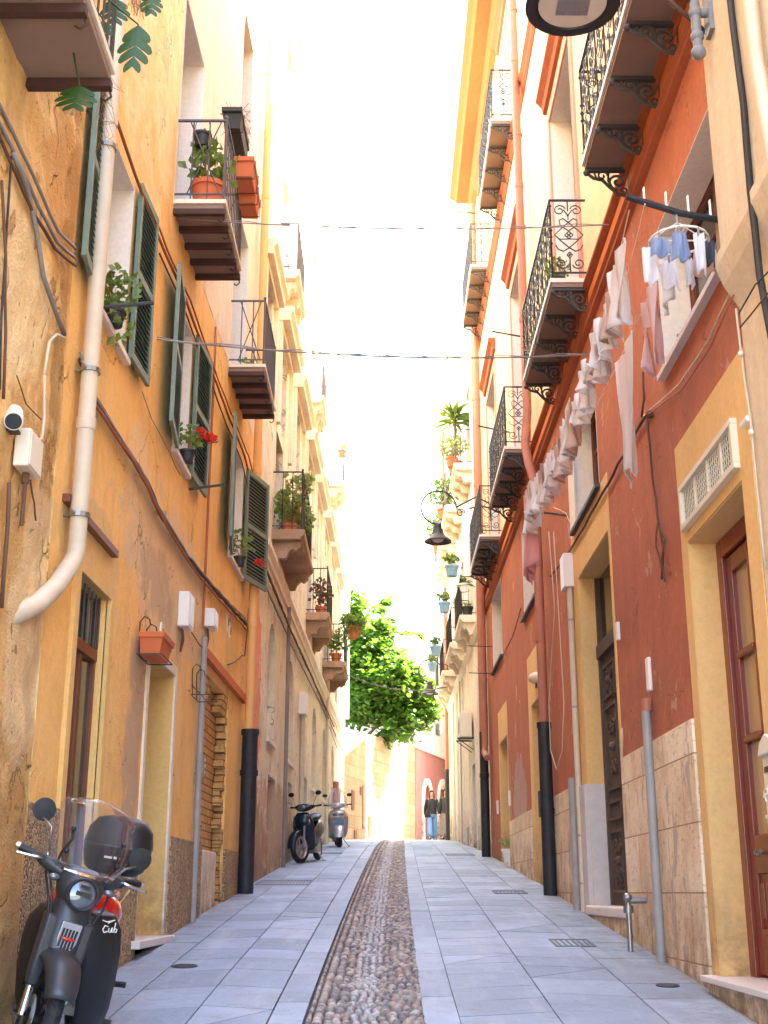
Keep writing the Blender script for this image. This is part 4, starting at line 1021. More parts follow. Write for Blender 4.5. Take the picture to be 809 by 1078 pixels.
cr([(578, 560), (584, 640), (578, 740), (580, 790), (586, 810), (592, 790), (594, 740), (588, 640), (583, 560)], .006, 'white_pipe', 59, .2, .004)
cr([(549, 640), (540, 670), (530, 690)], .008, 'cable', 60)
cr([(583, 534), (596, 540), (601, 552), (603, 568)], .004, 'white_pipe', 61)
for (px, py) in ((684, 436),):
    b = B(); b.ball(pw('R', px, py, .03), .035, 7); b.build('cable_joint', M['cable'], hG)
B().wb('R', 13.9, 14.2, 3.38, 3.78, 0, .12).build('meter_box', M['white_plastic'], hG, bevel=.01)
B().wb('R', 11.35, 11.43, 2.25, 2.42, .0, .03).build('bell_plate', M['white_plastic'], hG, bevel=.004)
for y in (22.02, 24.4): B().wb('R', y, y + .1, 1.45, 1.7, .0, .03).build('bell_plate', M['white_plastic'], hG)
B().wb('R', 17.5, 17.62, 1.0, 1.35, .01, .06).build('letter_box', M['iron_grey'], hG)
arm(hG, 'R', 14.2, 4.32, .38, .05); arm(hG, 'R', 17.8, 8.35, .5, .1); arm(hG, 'R', 20.3, 7.7, .55, .12); arm(hG, 'R', 25, 14.8, .8, .1)
for z in (4.75, 4.2): arm(hG, 'R', 24.7, z, .5, .02, r=.01)

# ================================================================= HOUSE H  (pale beige house at the near right)
hH = house_root('near_beige_house', 'smooth pale beige house at the near right edge with white pipe and dark cable', 'R', 0.5, 6.94)
facade('R', 0.5, 6.94, -3, 3.62, [(4.2, 5.4, -1.2, 2.0, .3)], M['near_beige'], 'wall', hH, d=.004)
facade('R', 0.5, 6.94, 3.62, 15, [(3.2, 4.4, 5.6, 8, .3)], M['near_beige'], 'upper_wall', hH, d=.09)
B().mould('R', 0.5, 6.95, [(-.01, 3.42), (-.01, 3.8), (.13, 3.8), (.13, 3.72), (.09, 3.6), (.03, 3.5)]).build('moulding', M['near_beige'], hH, bevel=.005)
plank_door(hH, 'R', 4.2, 5.4, -1.2, 2.0, .28, M['brown_wood'])
ch = lambda pts, r, m, seed, dd=.12, wob=.003: cable(hH, [pw('R', x, y, dd) for x, y in pts], r, M[m], 'cable', 0, wob, seed)
ch([(766, -30), (772, 30), (783, 110), (790, 200), (800, 290), (815, 370)], .022, 'cable_black', 71)
ch([(786, -40), (796, 60), (812, 150), (825, 220)], .045, 'white_pipe', 72, .16, .0)
ch([(778, 330), (795, 300), (815, 280)], .005, 'cable_black', 73, .14); ch([(779, 345), (800, 320), (815, 300)], .005, 'cable', 74, .14)
ch([(775, 325), (784, 400), (790, 440), (800, 540), (806, 600)], .008, 'white_pipe', 75, .03)
for (x, y) in ((780, 372), (791, 455)): B().ball(pw('R', x, y, .04), .018, 6).build('cable_clip', M['white_plastic'], hH)
b = B(); b.tube([pw('R', 788, 440, .04), pw('R', 782, 448, .05)], .02, 8); b.build('junction_box', M['white_plastic'], hH)
# ornate cream mail box beside the door
t = thing('mailbox', 'ornate cream metal letter box on the wall at the far right edge', 'mailbox', (2.15, 6.72, .35))
b = B(); b.box(-.09, .0, -.13, .13, 0, .36); b.prism([(-.11, -.15, .36), (-.11, .15, .36), (-.11, .1, .43), (-.11, 0, .47), (-.11, -.1, .43)], [(0, -.15, .36), (0, .15, .36), (0, .1, .43), (0, 0, .47), (0, -.1, .43)])
b.build('box', M['cream_metal'], t, bevel=.008)
b = B(); b.box(-.096, -.091, -.09, .09, .27, .3); b.build('slot', M['iron'], t)
b = B()
for s in (-1, 1): b.tube([(-.1, s * u, z) for u, z in scroll(.06, .14, .05, 0, 1.3)], .008, 5)
b.box(-.105, -.09, -.11, .11, .03, .05); b.build('relief', M['cream_metal'], t)

# ================================================================= HOUSE F  (far beige house on the right)
hF = house_root('cream_house', 'cream house beyond the terracotta one with stone balconies and blue pots', 'R', 26.2, 41.8)
hol = [(29.8, 31.4, .3, 3.0, .3), (35.0, 36.2, .6, 3.2, .3), (39.5, 40.6, .9, 3.4, .3)]
for (a, c) in ((27.2, 28.3), (29.7, 31.0), (33.2, 34.4), (37.7, 38.8), (40.4, 41.4)):
    for z0, z1 in ((6.36, 8.9), (10.4, 12.7), (14.0, 15.2)): hol.append((a, c, z0, z1, .3))
facade('R', 26.2, 41.8, -1, 15.2 + 1, hol, M['far_cream'], 'wall', hF)
for i, h in enumerate(hol): window_in(hF, 'R', h[0], h[1], h[2], h[3], .25, M['brown_wood'] if i % 2 else M['blue_sh'], M['glass_dark'], nh=3)
for Y in (26.6, 29.3, 32.0, 34.4, 37.0, 39.0, 41.3): B().wb('R', Y, Y + .35, -.5, 5.7, -.01, .05).build('pilaster', M['cream_stone'], hF, bevel=.005)
B().mould('R', 26.25, 41.85, [(-.01, 5.7), (-.01, 5.95), (.1, 5.95), (.1, 5.88), (.04, 5.74)]).build('string_course', M['cream_stone'], hF)
B().mould('R', 26.25, 41.85, [(-.01, 15.8), (-.01, 16.25), (.4, 16.25), (.4, 16.1), (.2, 15.95)]).build('cornice', M['cream_stone'], hF)
for (Y, L_, z, pr) in ((31.5, 2.6, 6.33, .40), (34.9, 2.6, 6.33, .46), (39.2, 2.3, 6.38, .46), (41.75, 1.95, 6.38, .5)):
    s = stone_balcony(L_, pr, .95, M['cream_stone'], M['iron'], 3, pattern=True, consh=.45); adopt(s, hF, W('R', Y, z, 0), math.pi)
for (Y, L_, z, pr) in ((31.3, 2.0, 10.3, .46), (35.4, 2.2, 10.4, .5), (38.6, 2.0, 10.45, .5), (41.7, 2.0, 10.5, .5)):
    s = stone_balcony(L_, pr, .92, M['cream_stone'], M['rail_grey'], 3, consh=.4); adopt(s, hF, W('R', Y, z, 0), math.pi)
for (Y, z0_, z1_, r, m, d_) in ((41.65, g(41.6), 3.9, .09, 'dark_pipe', .1), (41.65, 3.9, 15.8, .07, 'copper', .1), (34.8, g(34), 5.7, .04, 'grey_pipe', .05)):
    pipe(hF, [(2.2 - d_, Y, z0_), (2.2 - d_, Y, z1_)], r, M[m])
B().wb('R', 32.5, 33.3, 1.0, 1.6, 0, .08).build('meter_box', M['grey_pipe'], hF)
# air conditioner
t = thing('air_conditioner', 'cream box air conditioner unit on brackets above a doorway of the cream house', 'air conditioner', (2.2, 31.0, 3.65), 0)
b = B(); b.box(-.34, -.04, -.42, .42, 0, .62); b.build('body', M['cream_metal'], t, bevel=.02)
b = B()
for k in range(7): b.tube([(-.35, -.1 + .22 * math.cos(a_ * .7854) * (k + 1) / 7, .31 + .22 * math.sin(a_ * .7854) * (k + 1) / 7) for a_ in range(9)], .005, 4)
b.build('grille', M['grey_pipe'], t)
b = B()
for y in (-.3, .3): b.box(-.4, 0, y - .015, y + .015, -.035, -.005); b.tube([(-.38, y, -.03), (-.01, y, -.3)], .012, 5)
b.build('bracket', M['iron_grey'], t)

# ================================================================= garden wall and the red house at the bend
gw = thing('garden_wall', 'high sunlit ashlar garden wall curving away behind the parked scooters', 'wall', (-.2, 51, g(50)), world=True)
def gwall():
    b = B(); n = 26; P = []
    for i in range(n + 1):
        t = i / n; x = -1.42 + 2.77 * t ** 1.15; y = 45.25 + 9.2 * t; P.append((x, y))
    for i in range(n):
        (x0, y0), (x1, y1) = P[i], P[i+1]
        zt = 5.75 + .35 * i / n + .05 * noise.noise(Vector((i * .9, 0, 0)))
        b.hexa([(x0, y0, 0), (x1, y1, 0), (x1 - .5, y1 + .5, 0), (x0 - .5, y0 + .5, 0), (x0, y0, zt), (x1, y1, zt + .013), (x1 - .5, y1 + .5, zt + .013), (x0 - .5, y0 + .5, zt)])
    b.build('wall', M['garden_stone'], gw)
    b = B()
    for (i, z0, z1) in ((3, 2.9, 3.6), (4, 1.9, 2.2), (6, 3.5, 3.8), (9, 2.0, 2.8)):
        (x0, y0), (x1, y1) = P[i], P[i+1]; b = B(); b.hexa([(x0 + .02, y0 - .02, z0), (x1 + .02, y1 - .02, z0), (x1, y1, z0), (x0, y0, z0), (x0 + .02, y0 - .02, z1), (x1 + .02, y1 - .02, z1), (x1, y1, z1), (x0, y0, z1)]); b.build('blocked_hole', M['brown_wood'], gw)
    b = B(); (x0, y0), (x1, y1) = P[7], P[8]
    b.hexa([(x0 + .03, y0 - .03, 2.3), (x1 + .03, y1 - .03, 2.3), (x1, y1, 2.3), (x0, y0, 2.3), (x0 + .03, y0 - .03, 3.9), (x1 + .03, y1 - .03, 3.9), (x1, y1, 3.9), (x0, y0, 3.9)])
    b.build('plaster_patch', M['grey_pl'] if 'grey_pl' in M else M['weathered'], gw)
gwall()
hE = thing('red_house', 'red and cream house with arched doorways closing the far end of the street', 'house', (2.2, 56, g(56)), world=True)
def ehouse():
    A_ = Vector((1.36, 54.4, 0)); U = Vector((1.9, 6.4, 0)).normalized(); Nn = Vector((U.y, -U.x, 0))
    E = lambda u, z, d=0: tuple(A_ + U * u + Nn * d + Vector((0, 0, z)))
    def wall(z0, z1, holes, mat, name):
        b = B(); us = sorted({0, 14, *[h[0] for h in holes], *[h[1] for h in holes]}); zs = sorted({z0, z1, *[h[2] for h in holes], *[h[3] for h in holes]})
        for i in range(len(us)-1):
            for j in range(len(zs)-1):
                um, zm = (us[i]+us[i+1])/2, (zs[j]+zs[j+1])/2
                if any(h[0] < um < h[1] and h[2] < zm < h[3] for h in holes): continue
                b.poly(E(us[i], zs[j]), E(us[i+1], zs[j]), E(us[i+1], zs[j+1]), E(us[i], zs[j+1]))
        for h in holes:
            a, c, e, f = h
            for (p, q, r_, s) in ((a, a, e, f), (c, c, e, f)): b.poly(E(p, r_), E(p, s), E(p, s, -.35), E(p, r_, -.35))
            b.poly(E(a, f), E(c, f), E(c, f, -.35), E(a, f, -.35))
        b.hexa([E(0, z0, -2.5), E(14, z0, -2.5), E(14, z0, -.5), E(0, z0, -.5), E(0, z1, -2.5), E(14, z1, -2.5), E(14, z1, -.5), E(0, z1, -.5)])
        b.poly(E(0, z0), E(0, z1), E(0, z1, -.5), E(0, z0, -.5)); b.poly(E(0, z1), E(14, z1), E(14, z1, -.5), E(0, z1, -.5))
        b.build(name, mat, hE, fix=False)
    doors = [(1.3, 2.5, 1.5, 4.6), (4.0, 5.6, 1.5, 4.6), (7.5, 9, 1.5, 4.6)]
    wall(0, 6.1, doors, M['far_red'], 'wall')
    wins = [(.7, 1.6, 7.0, 8.4), (3.6, 4.7, 7.0, 8.6), (6.8, 7.9, 7, 8.6)]
    wall(6.101, 11, wins, M['far_cream'], 'upper_wall')
    b = B(); b.hexa([E(0, 6.02, 0), E(14, 6.02, 0), E(14, 6.02, .08), E(0, 6.02, .08), E(0, 6.2, 0), E(14, 6.2, 0), E(14, 6.2, .1), E(0, 6.2, .1)]); b.build('string_course', M['cream_stone'], hE)
    b = B()
    for z in (2.4, 2.9, 3.4, 3.9, 4.4, 4.9, 5.4):
        b.hexa([E(0, z, .0), E(14, z, 0), E(14, z, .012), E(0, z, .012), E(0, z + .04, 0), E(14, z + .04, 0), E(14, z + .04, .012), E(0, z + .04, .012)])
    b.build('groove_line', M['brown_wood'], hE) if False else None
    for (a, c, e, f) in doors:
        b = B(); um = (a + c) / 2; r = (c - a) / 2; n = 10
        for k in range(n):
            t0, t1 = math.pi * k / n, math.pi * (k + 1) / n
            q = lambda t, rr, d: E(um - rr * math.cos(t), 4.0 + rr * math.sin(t), d)
            b.hexa([q(t0, r, 0), q(t1, r, 0), q(t1, r, .08), q(t0, r, .08), q(t0, r + .28, 0), q(t1, r + .28, 0), q(t1, r + .28, .08), q(t0, r + .28, .08)])
            b.poly(q(t0, r, .001), q(t1, r, .001), E(um - r * math.cos(t1), 4.62, .001), E(um - r * math.cos(t0), 4.62, .001))
        for s in (a - .28, c):
            b.hexa([E(s, 1.5), E(s + .28, 1.5), E(s + .28, 1.5, .08), E(s, 1.5, .08), E(s, 4.0), E(s + .28, 4.0), E(s + .28, 4, .08), E(s, 4, .08)])
        b.build('arch_surround', M['cream_stone'], hE)
        b = B(); b.hexa([E(a, 1.5, -.4), E(c, 1.5, -.4), E(c, 1.5, -.33), E(a, 1.5, -.33), E(a, 4.6, -.4), E(c, 4.6, -.4), E(c, 4.6, -.33), E(a, 4.6, -.33)]); b.build('door', M['cream_metal'] if a > 1 else M['brown_wood'], hE)
    for (a, c, e, f) in wins:
        b = B()
        for k in range(18):
            z = e + k * (f - e) / 18; b.hexa([E(a, z, -.1), E(c, z, -.1), E(c, z, -.06), E(a, z, -.06), E(a, z + .05, -.13), E(c, z + .05, -.13), E(c, z + .05, -.1), E(a, z + .05, -.1)])
        b.poly(E(a, e, -.2), E(c, e, -.2), E(c, f, -.2), E(a, f, -.2)); b.build('shutter', M['grey_pipe'], hE)
ehouse()
hJ = thing('unseen_shade_block', 'unseen pale block added beyond the cream house to shade the street end', 'house', (8, 60, 2), world=True)
b = B(); b.box(5.2, 18, 43.5, 49.6, 0, 13.5); b.build('wall', M['far_cream'], hJ)  # unseen block, added to shade the walkers and part of the garden wall
hK = thing('unseen_shade_block', 'second unseen pale block added past the sun gap to shade the red house', 'house', (8, 62, 2), world=True)
b = B(); b.box(5.2, 18, 55.2, 75, 0, 15); b.build('wall', M['far_cream'], hK)  # unseen block, added to keep sun off the red house
for y in (45, 47.4): B().box(5.17, 5.22, y, y + 1, 4.6, 6.2).build('window', M['glass_dark'], hJ)  # windows on the first unseen block, added with it
# ================================================================= tree over the garden wall
def tree(name, label, base, top, crown, nleaf, seed, group=None, size=.2):
    t = thing(name, label, 'tree', base, 0, group); rnd = random.Random(seed)
    b = B(); h = top - base[2]
    trunk = [(0, 0, 0), (.15, -.1, h * .3), (.1, .05, h * .55), (.3, 0, h * .8)]
    b.tube(trunk, [.24, .19, .14, .06], 9)
    lb = B(); ends = []
    for (c, r) in crown:
        c = Vector(c) - Vector(base); s = Vector(trunk[1]).lerp(Vector(trunk[2]), rnd.random())
        m = s.lerp(c, .5) + Vector((rnd.uniform(-.3, .3), rnd.uniform(-.3, .3), rnd.uniform(.1, .5)))
        lb.tube([s, m, c], [.08, .05, .02], 6)
        for _ in range(5):
            e = c + Vector((rnd.uniform(-1, 1) * r[0], rnd.uniform(-1, 1) * r[1], rnd.uniform(-1, 1) * r[2])) * .8
            lb.tube([m.lerp(c, rnd.uniform(.3, 1)), (m + c) * .3 + e * .4, e], [.025, .018, .008], 5); ends.append(e)
    b.build('trunk', M['bark'], t, smooth=True); lb.build('limb', M['bark'], t, smooth=True)
    lf = B(); tot = sum(r[0] * r[1] * r[2] for _, r in crown)
    for (c, r) in crown:
        c = Vector(c) - Vector(base); cnt = int(nleaf * r[0] * r[1] * r[2] / tot)
        nc = max(6, cnt // 26)
        for _ in range(nc):      # clumps, so the outline is uneven and gaps stay open
            while True:
                v = Vector((rnd.uniform(-1, 1), rnd.uniform(-1, 1), rnd.uniform(-1, 1)))
                if .25 < v.length < 1: break
            cc_ = c + Vector((v.x * r[0], v.y * r[1], v.z * r[2])); cr_ = rnd.uniform(.22, .42)
            for _ in range(26):
                p = cc_ + Vector((rnd.gauss(0, .5), rnd.gauss(0, .5), rnd.gauss(0, .4))) * cr_
                nrm = Vector((rnd.gauss(0, .6), rnd.gauss(0, .6), 1)).normalized(); q = nrm.orthogonal().normalized(); q.rotate(Matrix.Rotation(rnd.uniform(0, 6.28), 3, nrm)); w_ = nrm.cross(q)
                s_ = size * rnd.uniform(.6, 1.25)
                # five-lobed plane-tree leaf
                pts = []
                for k, (a_, rr) in enumerate(((0, .35), (.5, .62), (.95, .36), (1.35, .66), (1.8, .38), (2.35, .60), (2.75, .34), (3.14, .2), (3.53, .34), (3.93, .60), (4.48, .38), (4.93, .66), (5.33, .36), (5.78, .62))):
                    pts.append(p + (q * math.cos(a_) + w_ * math.sin(a_)) * rr * s_ - nrm * (rr * rr * s_ * .25))
                if size > .16 and rnd.random() < .6: lf.add(pts, [tuple(range(14))])
                else: lf.add([pts[1], pts[3], pts[5], pts[9], pts[11], pts[13]], [(0, 1, 2, 3, 4, 5)])
    lf.build('crown', M['leaf_tree'], t, fix=False)
    return t
tree('plane_tree', 'bright green broad-leaved tree leaning over the garden wall at the far end', (-2.2, 52.5, 1.9), 9,
     [((-.9, 51, 9.3), (1.1, 1.2, 1.6)), ((.2, 50.6, 8.2), (1.4, 1.3, 1.3)), ((1.0, 50.6, 7.2), (1.2, 1.0, .85)), ((-.6, 50.4, 7.3), (1.3, 1.0, .9)), ((-1.4, 52, 11.2), (.8, .9, 1.2)), ((.7, 50.2, 6.4), (.8, .8, .5)), ((1.5, 50.4, 7.9), (.7, .7, .5)), ((1.75, 50.6, 6.9), (.6, .6, .5)), ((-.2, 51.2, 10.4), (.7, .8, .7)), ((.2, 50.6, 6.0), (.5, .5, .35)), ((-2.2, 53, 9), (1.2, 1.2, 1.6))], 26000, 3, size=.17)
tree('tall_tree', 'taller pale washed-out tree rising far behind the green one', (-1.5, 74, 2.0), 16,
     [((-1.2, 74, 15), (2.2, 2.2, 2.6)), ((1.4, 74, 13.2), (2.2, 2, 2)), ((2.6, 75, 11), (1.8, 1.8, 1.6)), ((-2.8, 74, 12), (2, 2, 2))], 3500, 8, size=.34)
# ================================================================= lamps and wires
def street_lamp_big():
    t = thing('street_lamp', 'large round black street lamp overhead at the top right, seen from below', 'street lamp', (2.11, 6.7, 5.55))
    # local x points into the street (negative world x)
    b = B(); b.box(-.03, .0, -.06, .06, -.28, .28); b.tube([(-.10, 0, -.42), (-.10, 0, .55)], .032, 12)
    for z in (-.42, -.3, -.12, .12, .3): b.ball((-.10, 0, z), .045 if z != -.42 else .05, 8)
    for z in (-.12, .12): b.tube([(-.10, 0, z), (0, 0, z)], .03, 8)
    b.build('bracket', M['grey_iron'], t, smooth=50)
    b = B(); b.tube([(-.1, 0, .45), (-.5, 0, .62), (-.9, 0, .45), (-.9, 0, .2)], .02, 8); b.tube([(-.12, 0, -.02), (-.45, 0, .25), (-.85, 0, .22)], .02, 8)
    b.tube([(.02, .1, -.22), (-.28, .02, .02), (-.6, 0, .16), (-.8, 0, .3)], .016, 7)
    b.build('arm', M['iron_rust'], t, smooth=True)
    b = B(); b.lathe([(.05, .32), (.07, .2), (.16, .14), (.24, .06), (.30, .0), (.305, -.03), (.27, -.035), (.235, -.03), (.22, -.01)], 40, Matrix.Translation((-.89, 0, -.03)))
    b.build('lamp_shade', M['iron'], t, smooth=40)
    b = B(); b.lathe([(.001, 0), (.22, 0), (.22, .01), (.001, .01)], 32, Matrix.Translation((-.89, 0, -.055))); b.build('diffuser', M['lamp_glass'], t, smooth=30)
    b = B()
    b.box(-.99, -.78, -.11, .1, -.0565, -.0555)
    for i in range(6):
        for j in range(6): b.box(-.89 - .09 + i * .034, -.89 - .09 + i * .034 + .012, -.1 + j * .036, -.1 + j * .036 + .012, -.060, -.056)
    b.build('led_panel', M['steel'], t)
M['iron_rust'] = plain('rusty_iron_arm', srgb(92, 58, 48), 0.7, var=.3)
M['grey_iron'] = plain('grey_cast_bracket', srgb(120, 122, 124), 0.55, var=.2)
M['lamp_glass'] = plain('frosted_lamp_glass', srgb(206, 196, 184), 0.35, var=.15, bump=0)
street_lamp_big()
def goose_lamp(Y, z, x, wall_z, label):
    t = thing('street_lamp', label, 'street lamp', (2.2, Y, wall_z), 0, 'bell lamps on curled iron arms')
    dx = x - 2.2
    b = B(); b.box(-.03, 0, -.04, .04, -.2, .2); b.tube([(0, 0, 0), (-.2, 0, .05), (-.45, 0, .0)], .018, 7)
    cx0, cz0, r = dx + .02, (z - wall_z) + .62, .36
    pts = [(cx0 + r * math.cos(a_), 0, cz0 + r * math.sin(a_)) for a_ in [math.pi * (.05 + k * 1.5 / 18) for k in range(19)]]
    b.tube([(-.02, 0, .1), (-.3, 0, .25)] + [(cx0 + r, 0, cz0)] + pts, .018, 7)
    b.tube([(cx0 + r * 1.02, 0, cz0 - .02)] + [(u, 0, v) for u, v in scroll(cx0 + .45, cz0 - .12, .1, 0, 1.2)], .012, 5)
    b.tube([(cx0 - .02, 0, cz0 - r), (cx0 - .02, 0, cz0 - r - .1)], .02, 7)
    b.build('arm', M['iron_grey'], t, smooth=True)
    b = B(); b.lathe([(.03, .36), (.075, .34), (.08, .26), (.10, .25), (.12, .15), (.15, .1), (.25, .03), (.28, 0), (.275, -.02), (.24, -.015), (.14, .06)], 28, Matrix.Translation((dx, 0, z - wall_z - .1)))
    b.build('lamp_shade', M['iron_grey'], t, smooth=40)
    b = B(); b.ball((dx, 0, z - wall_z - .06), .12, 12, (1, 1, .5)); b.build('diffuser', M['lamp_glass'], t, smooth=True)
goose_lamp(24.3, 6.95, 1.1, 7.55, 'black bell lamp on a curled arm beside the last black iron balcony')
goose_lamp(38.5, 6.02, 1.42, 6.6, 'small far bell lamp on a curled arm beside the blue balcony pots')
def wire(name, label, a, c, sag, r, m, cat='cable', seed=0):
    pts = []; a, c = Vector(a), Vector(c); rnd = random.Random(seed)
    for i in range(25):
        t = i / 24; p = a.lerp(c, t); p.z -= sag * 4 * t * (1 - t); pts.append(p)
    b = B().tube(pts, r, 6)
    pts2 = [p + Vector((0, .01 * math.sin(i * 1.7), .012 * math.cos(i * 1.7) + .012)) for i, p in enumerate(pts)]; b.tube(pts2, r * .7, 5)
    for i in range(3, 24, 6): b.ball(pts[i], r * 1.8, 6)
    return tag(b.build(name, m, None, smooth=50), label, cat)
wire('overhead_cable', 'higher thin grey cable strung across the street below the sky gap', W('L', 10.5, 6.17, 0), W('R', 10.6, 6.16, 0), .08, .006, M['cable_grey'])
wire('overhead_cable', 'lower thicker grey cable crossing the street from the green shutters', W('L', 10.0, 4.67, 0), W('R', 11.95, 5.41, 0), .10, .008, M['cable_grey'])
wire('overhead_cable', 'far thin cable crossing the street in front of the green tree', W('L', 33, 5.6, .6), W('R', 37, 5.9, .3), .25, .014, M['cable_grey'])
# ================================================================= things on the left walls
t = thing('security_camera', 'white bullet security camera on a bracket at the far left edge', 'camera', pw('L', 10, 448, .06), 0)
b = B(); M0 = Matrix.Translation((.02, -.02, .06)) @ Matrix.Rotation(R_(-35), 4, 'X') @ Matrix.Rotation(R_(12), 4, 'Y') @ Matrix.Rotation(R_(90), 4, 'X')
MM = Matrix.Translation((.02, 0, .05)) @ Vector((.25, -.78, -.55)).to_track_quat('Z', 'Y').to_matrix().to_4x4()
b.lathe([(.038, -.10), (.048, -.09), (.05, .06), (.05, .10)], 20, MM); b.build('body', M['white_plastic'], t, smooth=40)
b = B(); b.lathe([(.044, .0), (.044, .004)], 20, MM @ Matrix.Translation((0, 0, .1))); b.build('lens', M['glass_dark'], t)
b = B(); b.box(-.06, .05, -.03, .05, -.035, -.02); b.tube([(.01, 0, -.02), (.015, .01, .02)], .014, 8); b.build('bracket', M['iron_grey'], t)
t = thing('junction_box', 'yellowed plastic junction box below the security camera', 'electrical box', pw('L', 20, 498, .05), 0)
b = B(); b.box(0, .085, -.13, .12, 0, .22); b.build('box', M['cream_metal'], t, bevel=.01)
b = B(); b.box(.085, .092, -.12, .11, .01, .21); b.build('lid', M['cream_metal'], t, bevel=.004)
b = B(); b.tube([(.04, 0, -.06), (.04, 0, 0)], .02, 8); b.tube([(.04, 0, -.3), (.04, 0, -.05)], .012, 7); b.build('gland', M['cable'], t)
for (px, py, lab, s) in ((189, 648, 'tall white plastic meter box on the orange wall above the second doorway', (.11, .3, .34)), (216, 648, 'small grey white junction box with loose wires under the drooping cables', (.12, .28, .2))):
    p = pw('L', px, py + 14, 0); t = thing('electrical_box', lab, 'electrical box', p, 0)
    b = B(); b.box(0, s[0], -s[1] / 2, s[1] / 2, 0, s[2]); b.build('box', M['white_plastic'], t, bevel=.012)
    b = B(); b.box(s[0], s[0] + .008, -s[1] * .4, s[1] * .4, .02, s[2] - .02); b.build('lid', M['white_plastic'], t, bevel=.004)
    b = B()
    for k in range(4): b.tube([(.03, -.05 + k * .03, 0), (.04, -.06 + k * .04, -.1), (.02, -.02 + k * .02, -.22)], .006, 5)
    b.build('wiring', M['cable'], t)
# wall number plaques (plain oval scroll plates)
for (px, py, lab) in ((169, 668, 'pair of small oval ceramic plates on the orange wall over the planter'), (239, 655, 'pair of small oval plates under the cable end by the corner pipe')):
    t = thing('wall_plaque', lab, 'plaque', pw('L', px, py, .0), 0)
    for k in (0, 1):
        b = B(); b.lathe([(.001, 0), (.075, 0), (.075, .012), (.05, .02), (.001, .02)], 16, Matrix.Translation((.0, k * .24, -.06 * k)) @ Matrix.Rotation(R_(90), 4, 'Y') @ Matrix.Diagonal((1.5, .8, 1, 1)))
        b.build('plate', M['cream_stone'], t, smooth=40)
        b = B(); b.lathe([(.001, .0), (.03, .0), (.03, .006), (.001, .006)], 12, Matrix.Translation((.021, k * .24, -.06 * k)) @ Matrix.Rotation(R_(90), 4, 'Y') @ Matrix.Diagonal((1.8, .8, 1, 1)))
        b.build('digit', M['brown_wood'], t)
t = thing('door_intercom', 'small steel intercom panel on the rough brick infill', 'intercom', W('L', 14.3, 1.25, -.125), 0)
b = B(); b.box(0, .02, -.09, .09, 0, .26); b.build('panel', M['steel'], t, bevel=.005)
b = B()
for k in range(3): b.box(.021, .028, -.03, .03, .04 + k * .07, .075 + k * .07)
b.build('button', M['white_plastic'], t)
# rectangular wall planter in a wire ring holder
def ring_holder(t, w_=.5, mat=None):
    b = B()
    b.tube([(.02, -w_/2, 0), (.22, -w_/2, 0), (.22, w_/2, 0), (.02, w_/2, 0)], .006, 5, closed=True)
    for y in (-w_ * .3, w_ * .3):
        b.tube([(.02, y, 0), (.01, y, .2), (.01, y, .28), (.04, y + .02, .33), (.08, y + .04, .31), (.09, y + .05, .26)], .006, 5)
        b.tube([(.02, y, .1), (.12, y, .0)], .005, 5)
    b.build('holder', mat or M['iron_grey'], t)
p = pw('L', 148, 694, .0)
t = thing('window_box', 'empty terracotta trough in a wire holder beside the doorway', 'planter', p, 0)
b = B(); L2, D_, H_ = .52, .2, .18
q = lambda k, z: [(.03 + (1-k)*.04, -L2/2*k, z), (.03 + D_ * k, -L2/2*k, z), (.03 + D_*k, L2/2*k, z), (.03 + (1-k)*.04, L2/2*k, z)]
b.loft([q(.8, 0), q(.93, H_ * .75), q(1, H_ * .76), q(1.02, H_), q(.95, H_), q(.88, H_ * .85)]); b.build('trough', M['terra_pot'], t, bevel=.004)
ring_holder(t)
for (px, py, lab) in ((203, 735, 'empty curled wire pot holder on the wall past the second doorway'),):
    t = thing('pot_holder', lab, 'pot holder', pw('L', px, py, .0)); ring_holder(t, .5)
# ---------------- flower pots
pot_plant('geranium', 'leafy green geranium in a pot on the sill of the nearest green shuttered window', W('L', 8.3, 3.98, .05), M['black_pot'], M['leaf'], .08, .12, .16, .3, 120, .07, None, 5, trail=.2)
def flowered(t, pts, sz=.035, seed=3):
    rnd = random.Random(seed)
    for p in pts: b = B(); leaves(b, p, (sz, sz, sz), 18, sz * 1.5, rnd, narrow=.6); b.build('flower', M['flower_red'], t, fix=False)
t = pot_plant('geranium', 'red flowering geranium on the sill of the second shuttered window', W('L', 11.4, 4.01, .06), M['black_pot'], M['leaf'], .08, .12, .2, .26, 90, .06, None, 6)
flowered(t, [(.18, .1, .3), (.15, -.15, .25), (.2, .25, .33)])
t = pot_plant('geranium', 'small geranium with one red bloom on the third window sill', W('L', 15.4, 4.01, .06), M['black_pot'], M['leaf'], .08, .12, .2, .34, 90, .07, None, 7)
flowered(t, [(.22, .3, .12)])
t = pot_plant('potted_shrub', 'green rubbery plant in a big terracotta pot on the upper left balcony', W('L', 10.62, 6.31, .28), M['terra_pot'], M['leaf'], .17, .28, .26, .42, 130, .11, None, 8)
t = thing('hanging_pot', 'small black pot hung from the rail of the upper left balcony', 'potted plant', W('L', 10.5, 6.95, .22)); pot(t, M['black_pot'], .09, .14)
b = B(); b.tube([(-.09, 0, .12), (-.06, 0, .3), (.06, 0, .3), (.09, 0, .12)], .004, 4); b.build('wire_handle', M['iron'], t)
b = B(); leaves(b, (0, 0, .15), (.07, .07, .03), 30, .04, random.Random(4)); b.build('foliage', M['leaf'], t, fix=False)
